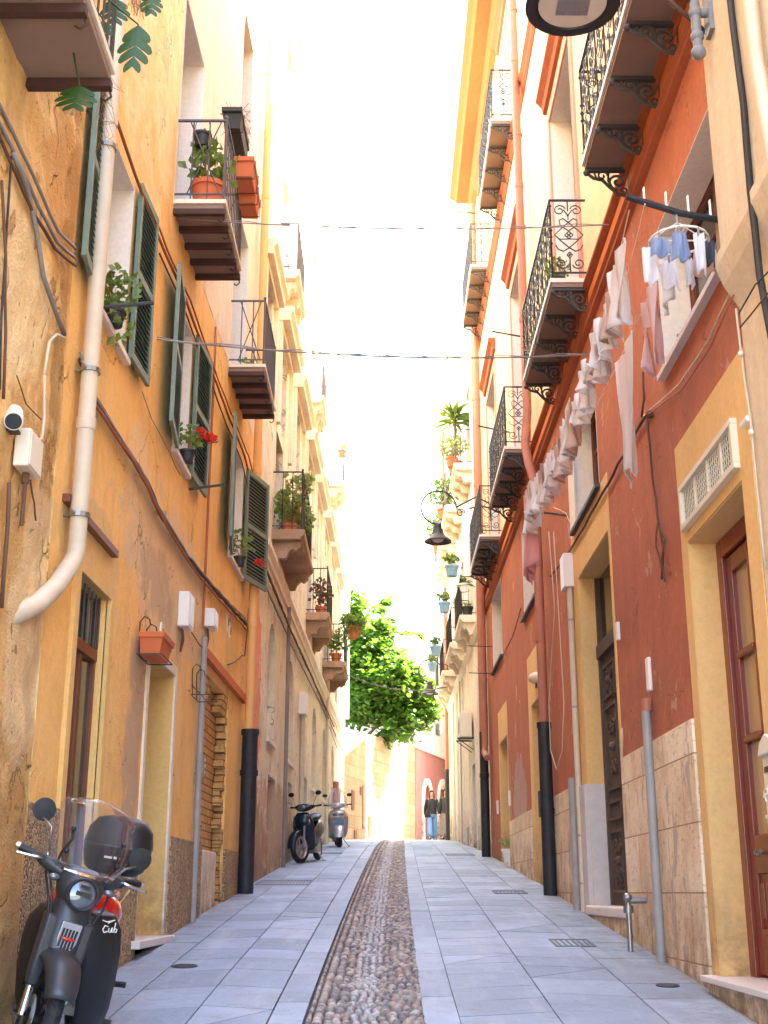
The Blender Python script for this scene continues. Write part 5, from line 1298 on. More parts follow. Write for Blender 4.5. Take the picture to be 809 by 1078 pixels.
def trough_on_rail(px, py, Y, lab, m, L2=.55, tilt=0):
    p = pd(px, py, Y); t = thing('rail_planter', lab, 'planter', p, 0)
    b = B(); D_, H_ = .2, .2
    q = lambda k, z: [(-D_/2*k, -L2/2*k, z), (D_/2 * k, -L2/2*k, z), (D_/2*k, L2/2*k, z), (-D_/2*k, L2/2*k, z)]
    b.loft([q(.8, 0), q(.93, H_ * .75), q(1.03, H_ * .76), q(1.05, H_), q(.97, H_), q(.9, H_ * .85)]); b.build('trough', m, t, bevel=.004)
    b = B(); b.tube([(-.09, -L2*.3, .0), (.1, -L2*.3, .0), (.11, -L2*.3, .2), (-.14, -L2*.3, .22)], .006, 4); b.tube([(-.09, L2*.3, .0), (.1, L2*.3, .0), (.11, L2*.3, .2), (-.14, L2*.3, .22)], .006, 4); b.build('holder', M['iron'], t)
    return t
tr1 = trough_on_rail(259, 196, 11.1, 'upper terracotta trough hung outside the upper left balcony rail', M['terra_pot'], .45)
tr2 = trough_on_rail(262, 222, 11.45, 'lower terracotta trough hanging below its twin outside the upper left balcony', M['terra_pot'], .4)
tr3 = trough_on_rail(248, 152, 11.2, 'dark grey trough with dry stems on the upper left balcony rail', M['black_pot'], .7)
b = B(); rnd = random.Random(2)
for _ in range(40): a_ = rnd.uniform(0, 6.28); y = rnd.uniform(-.3, .3); b.tube([(0, y, .18), (math.cos(a_) * .08, y + .05, .3), (math.cos(a_) * .16, y + rnd.uniform(-.1, .2), rnd.uniform(.05, .45))], .003, 3)
b.build('dry_stem', M['dry'], tr3)
pot_plant('potted_plant', 'small dark plant on the floor of the second left balcony', W('L', 14.6, 6.31, .2), M['black_pot'], M['leaf'], .09, .1, .12, .12, 40, .06, None, 9)
# stone balcony pots
for k, (yy, dd, ht, rr, mat_, lab) in enumerate(((19.85, .22, .62, .3, 'leaf', 'bushy green shrub in terracotta at the near end of the first stone balcony'), (20.3, .28, .75, .33, 'leaf_pale', 'taller pale succulent bush in the middle of the first stone balcony'), (20.9, .3, .7, .32, 'leaf', 'dense green shrub at the railing behind the pale succulent bush'))):
    pot_plant('potted_shrub', lab, W('L', yy, 5.73, dd), M['terra_pot'], M[mat_], .1, .16, rr, ht, 230, .09, None, 20 + k, twigs=9)
p5 = thing('succulent_crown', 'pale rosettes of a leggy succulent spilling over the first stone balcony rail', 'potted plant', W('L', 19.9, 5.73, .3)); rnd = random.Random(3)
pot(p5, M['terra_pot'], .1, .16); b = B(); s = B()
for k in range(16):
    e = Vector((rnd.uniform(-.25, .3), rnd.uniform(-.1, .9), rnd.uniform(.95, 1.15))); s.tube([(0, 0, .14), e * .5 + Vector((0, 0, .1)), e], [.008, .006, .004], 4)
    leaves(b, e, (.05, .05, .03), 18, .08, rnd, narrow=.35)
b.build('foliage', M['leaf_pale'], p5, fix=False); s.build('stem', M['dry'], p5)
pot_plant('potted_shrub', 'purple leaved plant on the second stone balcony on the left', W('L', 27.2, 5.93, .3), M['terra_pot'], M['leaf_purple'], .12, .2, .26, .62, 170, .1, None, 31)
pot_plant('potted_shrub', 'green shrub in two terracotta pots on the last left stone balcony', W('L', 32.8, 5.87, .35), M['terra_pot'], M['leaf'], .15, .25, .34, .6, 170, .12, None, 32)
pot_plant('hanging_pot', 'terracotta pot of trailing green hung on the last left stone balcony rail', (-.86, 34.0, 6.78), M['terra_pot'], M['leaf'], .2, .32, .4, .3, 240, .13, None, 33, trail=.25)
pot_plant('potted_plant', 'tiny pale potted plant on the highest far left balcony', W('L', 34.5, 12.3, .36), M['terra_pot'], M['leaf_pale'], .14, .2, .2, .3, 70, .1, None, 34)
# monstera hanging at top left
def monstera():
    t = thing('monstera', 'big cut-leaved monstera hanging from the balcony at the top left corner', 'plant', (-1.80, 5.6, 4.51)); rnd = random.Random(1)
    pot(t, M['black_pot'], .1, .18)
    def leaf(c, up, side, L_, W_):
        c, up, side = Vector(c), Vector(up).normalized(), Vector(side).normalized(); b = B(); nrm = up.cross(side)
        prof = [(0, .2), (.06, .75), (.2, .98), (.38, 1), (.56, .88), (.74, .66), (.9, .34), (1, .04)]
        for s in (-1, 1):
            for k in range(4):     # fingers separated by slits
                t0, t1 = .0 + k * .24, .0 + k * .24 + .20
                w0 = lambda t: next((a[1] + (b_[1] - a[1]) * (t - a[0]) / (b_[0] - a[0]) for a, b_ in zip(prof, prof[1:]) if a[0] <= t <= b_[0]), .1)
                P = lambda t, w: c + up * (t * L_ + (w * .08 * L_)) + side * s * w * W_ + nrm * (-(w / 1.0) ** 2 * W_ * .18)
                t1 = min(.99, t1)
                wm_ = w0(min(.97, t0 + .1)); Q = lambda t, w: P(t + .16 * w, wm_ * w)
                b.add([P(t0, 0), P(t0 + .24, 0), Q(t0 + .239, .42), Q(t0 + .23, .55), Q(t0 + .222, .8), Q(t0 + .15, .97), Q(t0 + .08, 1.0), Q(t0 + .01, .88), Q(t0, .5), Q(t0 + .005, .2)], [(0, 1, 2, 3, 4, 5, 6, 7, 8, 9)])
        return b
    o = Vector(t.location)
    for (px, py, Y, ang, L_, W_) in ((146, 26, 6.05, 184, .34, .10), (84, 90, 5.8, 196, .17, .115), (122, -2, 6.1, 170, .2, .09), (110, 22, 5.95, 205, .16, .07), (160, -8, 6.1, 170, .18, .07)):
        c = Vector(pd(px, py, Y)) - o; a_ = R_(ang); up = Vector((math.sin(a_) * .35, -.15, math.cos(a_)))
        leaf(c, up, (1, .2, .1), L_, W_).build('leaf', M['leaf_monstera'], t, fix=False)
        B().tube([(0, 0, .15), (c * .5) + Vector((0, 0, .2)), c], [.008, .007, .005], 6).build('stem', M['leaf_monstera'], t)
    b = B()
    for _ in range(30): p0 = Vector(pd(rnd.uniform(138, 150), rnd.uniform(-6, 4), 6.1)) - o; b.tube([p0, p0 + Vector((rnd.uniform(-.04, .04), 0, -rnd.uniform(.05, .14)))], .002, 3)
    leaves(b, Vector(pd(158, 8, 6.1)) - o, (.06, .04, .05), 10, .04, rnd)
    b.build('dry_stem', M['dry'], t)
    b = B()
    for _ in range(22):
        p0 = Vector(pd(rnd.uniform(104, 118), rnd.uniform(60, 130), 6.6)) - o; b.tube([p0, p0 + Vector((rnd.uniform(-.05, .05), 0, -rnd.uniform(.05, .2))), p0 + Vector((rnd.uniform(-.1, .1), 0, -rnd.uniform(.1, .3)))], .0018, 3)
    b.build('dry_tendril', M['dry'], t)
monstera()
# ---------------- right side plants
def spiky(t, h, n, L_, w_, mat, seed=1, z0=None):
    rnd = random.Random(seed); b = B()
    for _ in range(n):
        a_ = rnd.uniform(0, 6.28); el = rnd.uniform(-.3, 1.4); d = Vector((math.cos(a_) * math.cos(el), math.sin(a_) * math.cos(el), math.sin(el)))
        o = Vector((0, 0, h + rnd.uniform(-.12, .05) * h)); side = Vector((-math.sin(a_), math.cos(a_), 0)) * w_
        l_ = L_ * rnd.uniform(.7, 1.1); tip = o + d * l_ - Vector((0, 0, l_ * .18)); mid = o + d * l_ * .55
        b.add([o - side * .6, o + side * .6, mid + side, tip, mid - side], [(0, 1, 2, 3, 4)])
    b.build('foliage', mat, t, fix=False)
t = thing('yucca', 'tall spiky yucca on the upper balcony beyond the copper downpipes', 'potted plant', (1.84, 30.4, 10.35)); pot(t, M['terra_pot'], .2, .35)
B().tube([(0, 0, .3), (.03, .02, 1.0), (0, 0, 1.6)], [.05, .045, .04], 7).build('stem', M['bark'], t)
spiky(t, 1.6, 90, .62, .03, M['leaf'], 4); 
pot_plant('potted_shrub', 'round grey green shrub under the yucca on the upper right balcony', (1.72, 29.7, 10.32), M['terra_pot'], M['leaf_pale'], .16, .25, .42, .55, 330, .1, None, 41)
pot_plant('potted_shrub', 'blue green bush spilling from the second upper right balcony', (1.75, 34.6, 10.42), M['terra_pot'], M['leaf'], .2, .3, .45, .9, 300, .13, None, 42)
pot_plant('potted_shrub', 'far green bush on the third upper right balcony', (1.75, 38.5, 10.46), M['terra_pot'], M['leaf'], .2, .3, .4, .9, 260, .14, None, 43)
t = thing('hanging_pot', 'white pot with spiky green leaves on the nearest cream house balcony', 'potted plant', (1.93, 28.98, 6.9)); pot(t, M['white_pot'], .13, .2); spiky(t, .18, 46, .3, .018, M['leaf'], 5)
pot_plant('potted_plant', 'dark green trough plant on the floor of the nearest cream house balcony', (2.0, 29.1, 6.34), M['black_pot'], M['leaf'], .14, .22, .16, .1, 40, .06, None, 44)
for k, (px, py, Y, lab) in enumerate(((476, 607, 29.6, 'nearest blue pot hung outside the cream house balcony railing'), (468, 645, 33.0, 'second blue hanging pot along the cream house, with yellow green leaves'), (459, 690, 36.0, 'third blue hanging pot just above the far curled lamp'), (455, 707, 40.0, 'farthest and lowest blue hanging pot behind the far lamp'))):
    p = pd(px, py, Y)
    pot_plant('hanging_pot', lab, p, M['blue_pot'], M['leaf'], .17, .28, .18, .28, 90, .1, 'blue pots hung on the cream house railings', 50 + k)
pot_plant('potted_plant', 'small dark plant behind the railing of the second ornate iron balcony', (1.9, 12.2, 6.31), M['black_pot'], M['leaf'], .09, .1, .16, .2, 80, .06, None, 46)
pot_plant('potted_plant', 'round white pot with a dry looking plant on a doorstep of the terracotta house', (2.2, 22.6, .52), M['white_pot'], M['leaf_pale'], .13, .22, .18, .2, 60, .07, None, 47)
# shell shaped wall light in the yellow recess
t = thing('wall_light', 'small shell shaped wall light in the yellow panel above a doorway', 'wall lamp', W('R', 17.7, 2.95, .01))
b = B(); MM = Matrix.Rotation(R_(-90), 4, 'Y')
b.lathe([(.16, 0), (.14, .05), (.08, .1), (.001, .12)], 14, Matrix.Diagonal((1, 1, .55, 1)) @ MM); b.build('shell', M['cream_stone'], t, smooth=40)
b = B(); b.box(-.02, .0, -.05, .05, -.14, -.08); b.build('mount', M['iron_grey'], t)
# red hanger on the sill of the near window
t = thing('clothes_hanger', 'small red plastic hanger leaning on the near right window sill', 'hanger', W('R', 8.55, 3.9, -.03))
b = B(); b.tube([(0, -.14, 0), (0, .12, 0), (0, .02, .12)], .012, 6, closed=True); b.build('frame', M['flower_red'], t)
b = B(); b.tube([(0, .02, .12), (0, .03, .15), (0, .05, .16), (0, .06, .14)], .006, 5); b.build('hook', M['chrome'], t)
# ================================================================= laundry over the right side
def lerp3(a, c, t): return Vector(a).lerp(Vector(c), t)
la, lc = Vector((1.6, 7.15, 4.26)), Vector((1.62, 13.4, 4.34))
def lineA(t): p = la.lerp(lc, t); p.z -= .38 * 4 * t * (1 - t) * (1 - .35 * (t - .5)); return p
t = thing('clothes_pole', 'dark horizontal clothes pole with pegs sticking out at the near right window', 'clothes pole', (2.2, 7.05, 4.1))
b = B(); b.tube([(.0, 0, .02), (-.3, 0, .08), (-.63, .0, .20)], .022, 8); b.build('pole', M['iron'], t)
for k in range(4): x = -.1 - k * .14; B().box(x - .004, x + .004, -.012, .012, .03 + (-x) * .2, .15 + (-x) * .22).build('peg', M['white_plastic'], t)
t = thing('clothesline', 'long outer clothesline sagging along the terracotta house', 'clothesline', tuple(la), world=True)
B().tube([lineA(i / 30) for i in range(31)], .004, 5).build('cord', M['cloth_beige'], t)
B().tube([lineA(i / 30) + Vector((.1, 0, .03)) for i in range(31)], .003, 5).build('cord', M['cloth_beige'], t)
rnd = random.Random(12)
for k in range(46):
    p = lineA(.06 + k * .0195 + rnd.uniform(-.004, .004)); B().box(p.x - .006, p.x + .006, p.y - .006, p.y + .006, p.z - .045, p.z + .04).build('peg', M['dry'], t)
ia, ic = Vector((1.95, 7.2, 4.22)), Vector((1.86, 12.0, 4.25))
def lineB(t): p = ia.lerp(ic, t); p.z -= .10 * 4 * t * (1 - t); return p
t = thing('clothesline', 'shorter inner clothesline near the wall holding the long white leggings', 'clothesline', tuple(ia), world=True)
B().tube([lineB(i / 20) for i in range(21)], .004, 5).build('cord', M['cloth_beige'], t)
def garment(name, label, p, w_, h_, m, cat='garment', axis='y', taper=1.0, seed=0, group=None, fold=.02, bottom=None, legs=False, tilt=0.0):
    """hanging cloth: two close faces with folds, gathered at the pegs"""
    rnd = random.Random(seed); t_ = []; nu, nv = 10, 12; ph = rnd.uniform(0, 6)
    b = B()
    for side in (0, 1):
        for j in range(nv + 1):
            v = j / nv
            for i in range(nu + 1):
                u = i / nu - .5
                wv = w_ * (1 + (taper - 1) * v)
                fx = fold * (math.sin(u * 9 + ph + v * 2.0) * (.4 + v) + .5 * math.sin(u * 17 + ph * 2)) + (.006 if side else -.006)
                zz = -h_ * v - .03 * w_ * math.cos(u * 6.28) * (1 - v) + (h_ * .06 * math.sin(u * 7 + ph) if v > .9 else 0)
                if bottom: zz += bottom(u, v) * h_
                x, y = (fx, u * wv) if axis == 'y' else (u * wv, fx)
                b.v.append((p[0] + x + tilt * v * .1, p[1] + y, p[2] + zz))
    N1 = (nu + 1) * (nv + 1)
    for s in (0, 1):
        for j in range(nv):
            for i in range(nu):
                if legs and j > nv * .35 and i in (nu // 2 - 1, nu // 2) : continue
                a = s * N1 + j * (nu + 1) + i; b.f.append((a, a+1, a+nu+2, a+nu+1))
    for j in range(nv):
        for i in (0, nu):
            a = j * (nu+1) + i; b.f.append((a, a + nu + 1, a + nu + 1 + N1, a + N1))
    for i in range(nu): a = nv * (nu+1) + i; b.f.append((a, a + 1, a + 1 + N1, a + N1))
    me_o = b.xf(Matrix.Translation(-Vector(p))).build(name, m, None, smooth=True, fix=False); me_o.location = p
    return tag(me_o, label, cat, group)
GRP = 'white garments pegged on the outer clothesline'
lab1 = ['large crumpled white vest, first on the outer clothesline', 'white undershirt with a pink edge hanging just past the large vest']
rnd = random.Random(21)
garment('vest', lab1[0], lineA(.07), .5, .52, M['cloth_white'], taper=.7, seed=1, fold=.045)
garment('undershirt', lab1[1], lineA(.13), .22, .34, M['cloth_beige'], taper=1.2, seed=2, fold=.04)
n_s = 26
ORD = 'third fourth fifth sixth seventh eighth ninth tenth eleventh twelfth thirteenth fourteenth fifteenth sixteenth seventeenth eighteenth nineteenth twentieth twenty-first twenty-second twenty-third twenty-fourth twenty-fifth twenty-sixth twenty-seventh twenty-eighth'.split()
def small_lab(k): return 'small crumpled %s garment, %s from the near end of the outer clothesline' % ('cream' if k % 5 == 3 else 'white', ORD[k])
for k in range(n_s):
    tt = .165 + k * .0305
    garment('small_garment', small_lab(k), lineA(tt) - Vector((rnd.uniform(-.02, .05), 0, .01)), rnd.uniform(.2, .34), rnd.uniform(.20, .40), M['cloth_beige' if k % 5 == 3 else 'cloth_white'], 'garment', seed=40 + k, taper=rnd.uniform(.6, 1.25), group=GRP, fold=.04, legs=rnd.random() < .4)
garment('lace_cloth', 'frayed white lace cloth at the far end of the outer clothesline', lineA(.93), .35, .5, M['cloth_white'], seed=77, fold=.05, taper=.8)
garment('pink_scarf', 'long sheer pink scarf hanging at the far end of the clothesline', lineA(.965), .26, .92, M['cloth_lilac'], seed=78, fold=.04, taper=1.15)
garment('pink_scarf', 'second narrower pink scarf hanging beside the longer one by the window', lineA(.99), .22, 1.0, M['cloth_lilac'], seed=79, fold=.035, taper=.8)
garment('pink_pajamas', 'pale pink pajama trousers bunched on the inner line behind the white vest', lineB(.2), .36, .58, M['cloth_pink'], seed=80, fold=.045, taper=.95, legs=True)
garment('white_shorts', 'white shorts hanging between the ring hanger and the pink pajamas', lineB(.1), .28, .36, M['cloth_white'], seed=81, fold=.02)
garment('white_leggings', 'very long narrow white leggings hanging lowest on the inner line', lineB(.385), .62, 1.05, M['cloth_white'], seed=82, fold=.025, taper=.55)
# ring hanger
rc = Vector((1.88, 7.05, 3.98))
t = thing('ring_hanger', 'round white ring hanger with clips hung from the dark clothes pole', 'hanger', tuple(rc), world=True)
b = B(); R1 = .185
b.tube([rc + Vector((R1 * math.cos(a_ * .3927), R1 * math.sin(a_ * .3927), 0)) for a_ in range(16)], .008, 6, closed=True)
b.tube([rc + Vector((R1, 0, 0)), rc - Vector((R1, 0, 0))], .006, 5); b.tube([rc + Vector((0, R1, 0)), rc - Vector((0, R1, 0))], .006, 5)
b.build('ring', M['white_plastic'], t, smooth=True)
b = B()
for a_ in (0, 1.57, 3.14, 4.71): b.tube([rc + Vector((R1 * math.cos(a_), R1 * math.sin(a_), 0)), rc + Vector((0, 0, .13))], .003, 4)
b.build('string', M['white_plastic'], t)
b = B(); b.tube([rc + Vector((0, 0, .13)), rc + Vector((0, 0, .19)), rc + Vector((.02, 0, .21)), rc + Vector((.03, 0, .18))], .007, 6); b.build('hook', M['grey_pipe'], t)
b = B()
items = []
for k in range(9):
    a_ = 2 * math.pi * k / 9 + .3; p = rc + Vector((R1 * math.cos(a_), R1 * math.sin(a_), -.01)); b.box(p.x - .006, p.x + .006, p.y - .006, p.y + .006, p.z - .045, p.z + .01); items.append(p - Vector((0, 0, .035)))
b.build('clip', M['cable_grey'], t)
desc = [('cloth_beige', 'pair of beige printed underpants at the right side of the ring hanger', .17, .2), ('cloth_white', 'white sock clipped at the far right of the ring hanger', .07, .2), ('cloth_white', 'white patterned baby top clipped behind the ring hanger', .11, .17), ('cloth_blue', 'pale blue sock clipped at the far side of the ring hanger', .07, .17), ('cloth_white', 'white folded top with green print at the left edge of the ring hanger', .12, .24), ('cloth_blue', 'pale blue printed bib hanging on the left of the ring hanger', .12, .15), ('cloth_blue', 'blue frilled baby sock low on the near side of the ring hanger', .1, .19), ('cloth_white', 'white patterned sock in the middle front of the ring hanger', .08, .23), ('cloth_grey', 'grey dark sock at the near right of the ring hanger', .08, .18)]
for k, (p, (m_, l_, w_, h_)) in enumerate(zip(items, desc)):
    garment('small_laundry', l_, p, w_ * .8, h_ * (.85 + .4 * ((k * 7) % 5) / 5), M[m_], 'garment', axis='x', seed=100 + k, fold=.02, taper=random.Random(k).uniform(.8, 1.5), group='baby clothes clipped on the ring hanger')
# ================================================================= street furniture in the paving
M['slate'] = plain('worn_grey_iron', srgb(104, 108, 114), .6, var=.3)
def cover(label, x, Y, w_, l_, rnd_=False, cat='drain cover', grate=True):
    sl_ = math.atan((g(Y + .3) - g(Y - .3)) / .6)
    t = thing('drain_cover', label, cat, (x, Y, g(Y) + .006), rot=(sl_, 0, 0))
    if rnd_:
        b = B().lathe([(w_ * .5, -.02), (w_ * .5, 0), (w_ * .44, .002), (w_ * .42, -.004), (.001, -.004)], 24); b.build('lid', M['iron_grey'], t)
        b = B()
        for i in range(-3, 4):
            for j in range(-3, 4):
                if i*i + j*j < 12: b.box(i*w_*.11 - .008, i*w_*.11 + .008, j*w_*.11 - .008, j*w_*.11 + .008, -.004, .002)
        b.build('stud', M['iron_grey'], t)
    else:
        b = B(); f = .02; b.box(-w_/2, w_/2, -l_/2, -l_/2 + f, -.02, .002); b.box(-w_/2, w_/2, l_/2 - f, l_/2, -.02, .002); b.box(-w_/2, -w_/2 + f, -l_/2 + f, l_/2 - f, -.02, .002); b.box(w_/2 - f, w_/2, -l_/2 + f, l_/2 - f, -.02, .002); b.build('frame', M['slate'], t)
        b = B(); n = int(w_ / .045)
        for k in range(1, n): x_ = -w_/2 + k * w_ / n; b.box(x_ - .008, x_ + .008, -l_/2 + f, l_/2 - f, -.018, .0005)
        b.box(-w_/2 + f, w_/2 - f, -l_/2 + f, l_/2 - f, -.02, -.012)
        b.build('grate', M['slate'], t)
cover('small round iron cover in the left paving near the red and black scooter', -1.5, 9.9, .2, .2, True)
cover('wide rectangular iron grate in the left paving beside the dark corner pipe', -1.42, 18.4, .75, .9)
cover('slim rectangular cover in the left paving before the dark blue scooter', -1.25, 27.6, .7, .5)
cover('oblong iron grate in the right paving in front of the stone plinth', 1.62, 11.3, .34, .5, False)
cover('small oval cover in the right paving closest to the red door', 1.93, 9.0, .16, .16, True)
cover('square grating in the right paving near the black downpipe', 1.62, 16.7, .42, .45)
cover('farthest flat grate in the right paving towards the walkers', 1.6, 27.0, .6, .7)
# ================================================================= people
def ringz(c, rx, ry, z, n=14, rot=0.0):
    return [(c[0] + rx * math.cos(2*math.pi*k/n + rot), c[1] + ry * math.sin(2*math.pi*k/n + rot), z) for k in range(n)]
def skin_body(joints, edges, mat, parent, sub=2):
    me = bpy.data.meshes.new('body'); names = list(joints); idx = {n: i for i, n in enumerate(names)}
    me.from_pydata([joints[n][0] for n in names], [(idx[a], idx[c]) for a, c in edges], [])
    bm = bmesh.new(); bm.from_mesh(me); lay = bm.verts.layers.skin.verify(); bm.verts.ensure_lookup_table()
    for n, i in idx.items():
        r = joints[n][1]; bm.verts[i][lay].radius = r if isinstance(r, tuple) else (r, r); bm.verts[i][lay].use_root = (n == 'pelvis')
    bm.to_mesh(me); bm.free(); me.materials.append(mat)
    o = bpy.data.objects.new('body', me); col.objects.link(o); o.parent = parent
    m = o.modifiers.new('skin', 'SKIN'); m.use_smooth_shade = True
    s = o.modifiers.new('subdivision', 'SUBSURF'); s.levels = sub; s.render_levels = sub
    return o
M['skin'] = plain('skin', srgb(206, 150, 122), 0.5, var=.08, bump=0); M['hair'] = plain('dark_hair', srgb(38, 26, 22), 0.5, var=.2)
M['jeans'] = plain('light_blue_denim', srgb(110, 146, 186), 0.85, var=.2, scale=9); M['black_cloth'] = plain('black_jacket', (.012, .012, .014, 1), 0.7, var=.3)
M['floral'] = plain('printed_skirt', srgb(120, 112, 100), 0.85, var=.8, scale=30)
def person(label, loc, rz, jacket, trouser, stride=.22, bag=True, skirt=False):
    t = thing('person', label, 'person', loc, rz)
    J = {'pelvis': ((0, 0, .92), (.13, .10)), 'waist': ((0, .0, 1.06), (.115, .085)), 'chest': ((0, 0, 1.28), (.145, .10)), 'neckb': ((0, 0, 1.43), (.07, .06)), 'neck': ((0, .005, 1.49), .048), 'jaw': ((0, .02, 1.55), (.058, .066)), 'head': ((0, .012, 1.62), (.075, .09)), 'crown': ((0, .0, 1.69), (.055, .065))}
    E = [('pelvis', 'waist'), ('waist', 'chest'), ('chest', 'neckb'), ('neckb', 'neck'), ('neck', 'jaw'), ('jaw', 'head'), ('head', 'crown')]
    for s, nm in ((-1, 'l'), (1, 'r')):
        st = stride * s
        J.update({'hip'+nm: ((s*.09, 0, .86), .088), 'knee'+nm: ((s*.095, st*.45 + .03, .48), .058), 'ank'+nm: ((s*.09, st, .09), .036), 'heel'+nm: ((s*.09, st - .03, .035), .035), 'toe'+nm: ((s*.10, st + .15, .03), .032),
                  'sh'+nm: ((s*.17, 0, 1.39), .055), 'el'+nm: ((s*.235, -.03 - st*.2, 1.14), .042), 'wr'+nm: ((s*.25, .05 - st*.6, .90), .028), 'ha'+nm: ((s*.25, .07 - st*.6, .84), (.016, .036)), })
        E += [('pelvis', 'hip'+nm), ('hip'+nm, 'knee'+nm), ('knee'+nm, 'ank'+nm), ('ank'+nm, 'heel'+nm), ('ank'+nm, 'toe'+nm), ('neckb', 'sh'+nm), ('sh'+nm, 'el'+nm), ('el'+nm, 'wr'+nm), ('wr'+nm, 'ha'+nm)]
        for f in range(4):
            J['f%d%s' % (f, nm)] = ((s*(.25 + .006*f), .055 - st*.6 + f*.016, .765 + abs(f - 1.3) * .008), .009); E.append(('ha'+nm, 'f%d%s' % (f, nm)))
        J['th'+nm] = ((s*.235, .105 - st*.6, .80), .010); E.append(('ha'+nm, 'th'+nm))
    skin_body(J, E, M['skin'], t)
    b = B(); b.ball((-.032, .098, 1.625), .011, 6); b.ball((.032, .098, 1.625), .011, 6); b.build('eye', M['hair'], t)
    b = B(); b.add([(-.012, .095, 1.585), (.012, .095, 1.585), (0, .118, 1.59), (0, .098, 1.625)], [(0, 1, 2), (0, 2, 3), (1, 3, 2)]); b.build('nose', M['skin'], t)
    b = B(); b.ball((0, .092, 1.557), .02, 6, (1, .35, .3)); b.build('mouth', M['flower_red'] if False else M['copper'], t)
    b = B(); b.loft([ringz((0, -.015), .05, .05, 1.765), ringz((0, -.02), .083, .088, 1.73), ringz((0, -.035), .096, .092, 1.67), ringz((0, -.06), .092, .065, 1.6), ringz((0, -.07), .10, .05, 1.5), ringz((0, -.075), .10, .045, 1.38), ringz((0, -.08), .08, .03, 1.26)])
    for s in (-1, 1): b.tube([(s*.05, .05, 1.715), (s*.082, .03, 1.65), (s*.09, .02, 1.54), (s*.085, .06, 1.42), (s*.08, .08, 1.33)], [.02, .02, .024, .024, .01], 7)
    b.build('hair', M['hair'], t, smooth=True, sub=1)
    b = B(); b.loft([ringz((0, 0), .075, .07, 1.46), ringz((0, 0), .17, .105, 1.41), ringz((0, 0), .19, .13, 1.3), ringz((0, 0), .165, .125, 1.12), ringz((0, 0), .18, .135, .96), ringz((0, 0), .185, .14, .9)], caps=False)
    for s, nm in ((-1, 'l'), (1, 'r')):
        p = [Vector(J[k + nm][0]) for k in ('sh', 'el', 'wr')]; b.tube([p[0] - Vector((s*.04, 0, -.01)), p[0], p[1], p[2]], [.07, .074, .062, .045], 10)
    b.build('jacket', jacket, t, smooth=True)
    b = B()
    if skirt: b.loft([ringz((0, 0), .16, .12, .98), ringz((0, 0), .2, .16, .8), ringz((0, 0), .22, .2, .5), ringz((0, 0), .27, .26, .16)], caps=False)
    else:
        b.loft([ringz((0, 0), .165, .125, 1.0), ringz((0, 0), .18, .135, .88), ringz((0, 0), .17, .13, .78)])
        for s, nm in ((-1, 'l'), (1, 'r')):
            h_, k_, a_ = (Vector(J[n + nm][0]) for n in ('hip', 'knee', 'ank')); b.tube([h_ + Vector((0, 0, .03)), h_.lerp(k_, .4), k_, k_.lerp(a_, .6), a_ + Vector((0, 0, .0))], [.1, .098, .088, .1, .115], 12)
    b.build('skirt' if skirt else 'jeans', trouser, t, smooth=True)
    b = B()
    for s, nm in ((-1, 'l'), (1, 'r')):
        a_ = Vector(J['ank' + nm][0]); b.loft([[(a_.x + .045 * math.cos(q_), a_.y + .05 + .13 * math.sin(q_), z) for q_ in [2*math.pi*k/10 for k in range(10)]] for z in (0, .035)] + [[(a_.x + .038 * math.cos(q_), a_.y + .02 + .07 * math.sin(q_), .085) for q_ in [2*math.pi*k/10 for k in range(10)]]])
    b.build('shoe', M['black_cloth'], t, smooth=True)
    if bag:
        bg_ = thing('shoulder_bag', 'small dark shoulder bag at the hip of the woman in jeans', 'bag', tuple(Vector(loc) + Matrix.Rotation(rz, 3, 'Z') @ Vector((.16, .12, .86))), rz)
        b = B(); b.box(-.11, .11, -.035, .035, -.07, .08); b.build('pouch', M['black_cloth'], bg_, bevel=.02)
        b = B(); b.tube([(.08, -.02, .07), (.0, .03, .3), (-.2, .0, .58), (-.3, -.12, .58)], .008, 5); b.build('strap', M['black_cloth'], bg_)
person('woman in black jacket and light blue jeans walking downhill towards the camera', (1.74, 46.2, g(46.2)), math.pi, M['black_cloth'], M['jeans'])
person('person in dark clothes half hidden behind the far downpipe on the right', (2.2, 44.9, g(44.9)), math.pi * .9, M['black_cloth'], M['floral'], bag=False, stride=.12, skirt=True)
# ================================================================= scooters
M['bike_grey'] = plain('matt_graphite_paint', (.045, .045, .05, 1), 0.38, metal=.35, var=.08, bump=0)
M['bike_black'] = plain('matt_black_plastic', (.010, .010, .011, 1), 0.5, var=.15, bump=.05)
M['bike_red'] = plain('gloss_red_paint', (.55, .012, .010, 1), 0.22, var=.04, bump=0, Coat_Weight=.6)
M['tyre'] = plain('tyre_rubber', (.016, .016, .017, 1), 0.75, var=.2, scale=20)
M['blue_black'] = plain('dark_blue_paint', (.012, .018, .032, 1), 0.25, var=.1, bump=0)
M['silver'] = plain('silver_paint', (.45, .45, .48, 1), 0.3, metal=.7, var=.25, scale=14, bump=0)
M['amber'] = plain('amber_lens', srgb(230, 110, 40), 0.3, var=.05, bump=0)
M['lens'] = plain('headlight_lens', srgb(120, 124, 130), 0.10, metal=.5, var=.6, scale=18, bump=0)
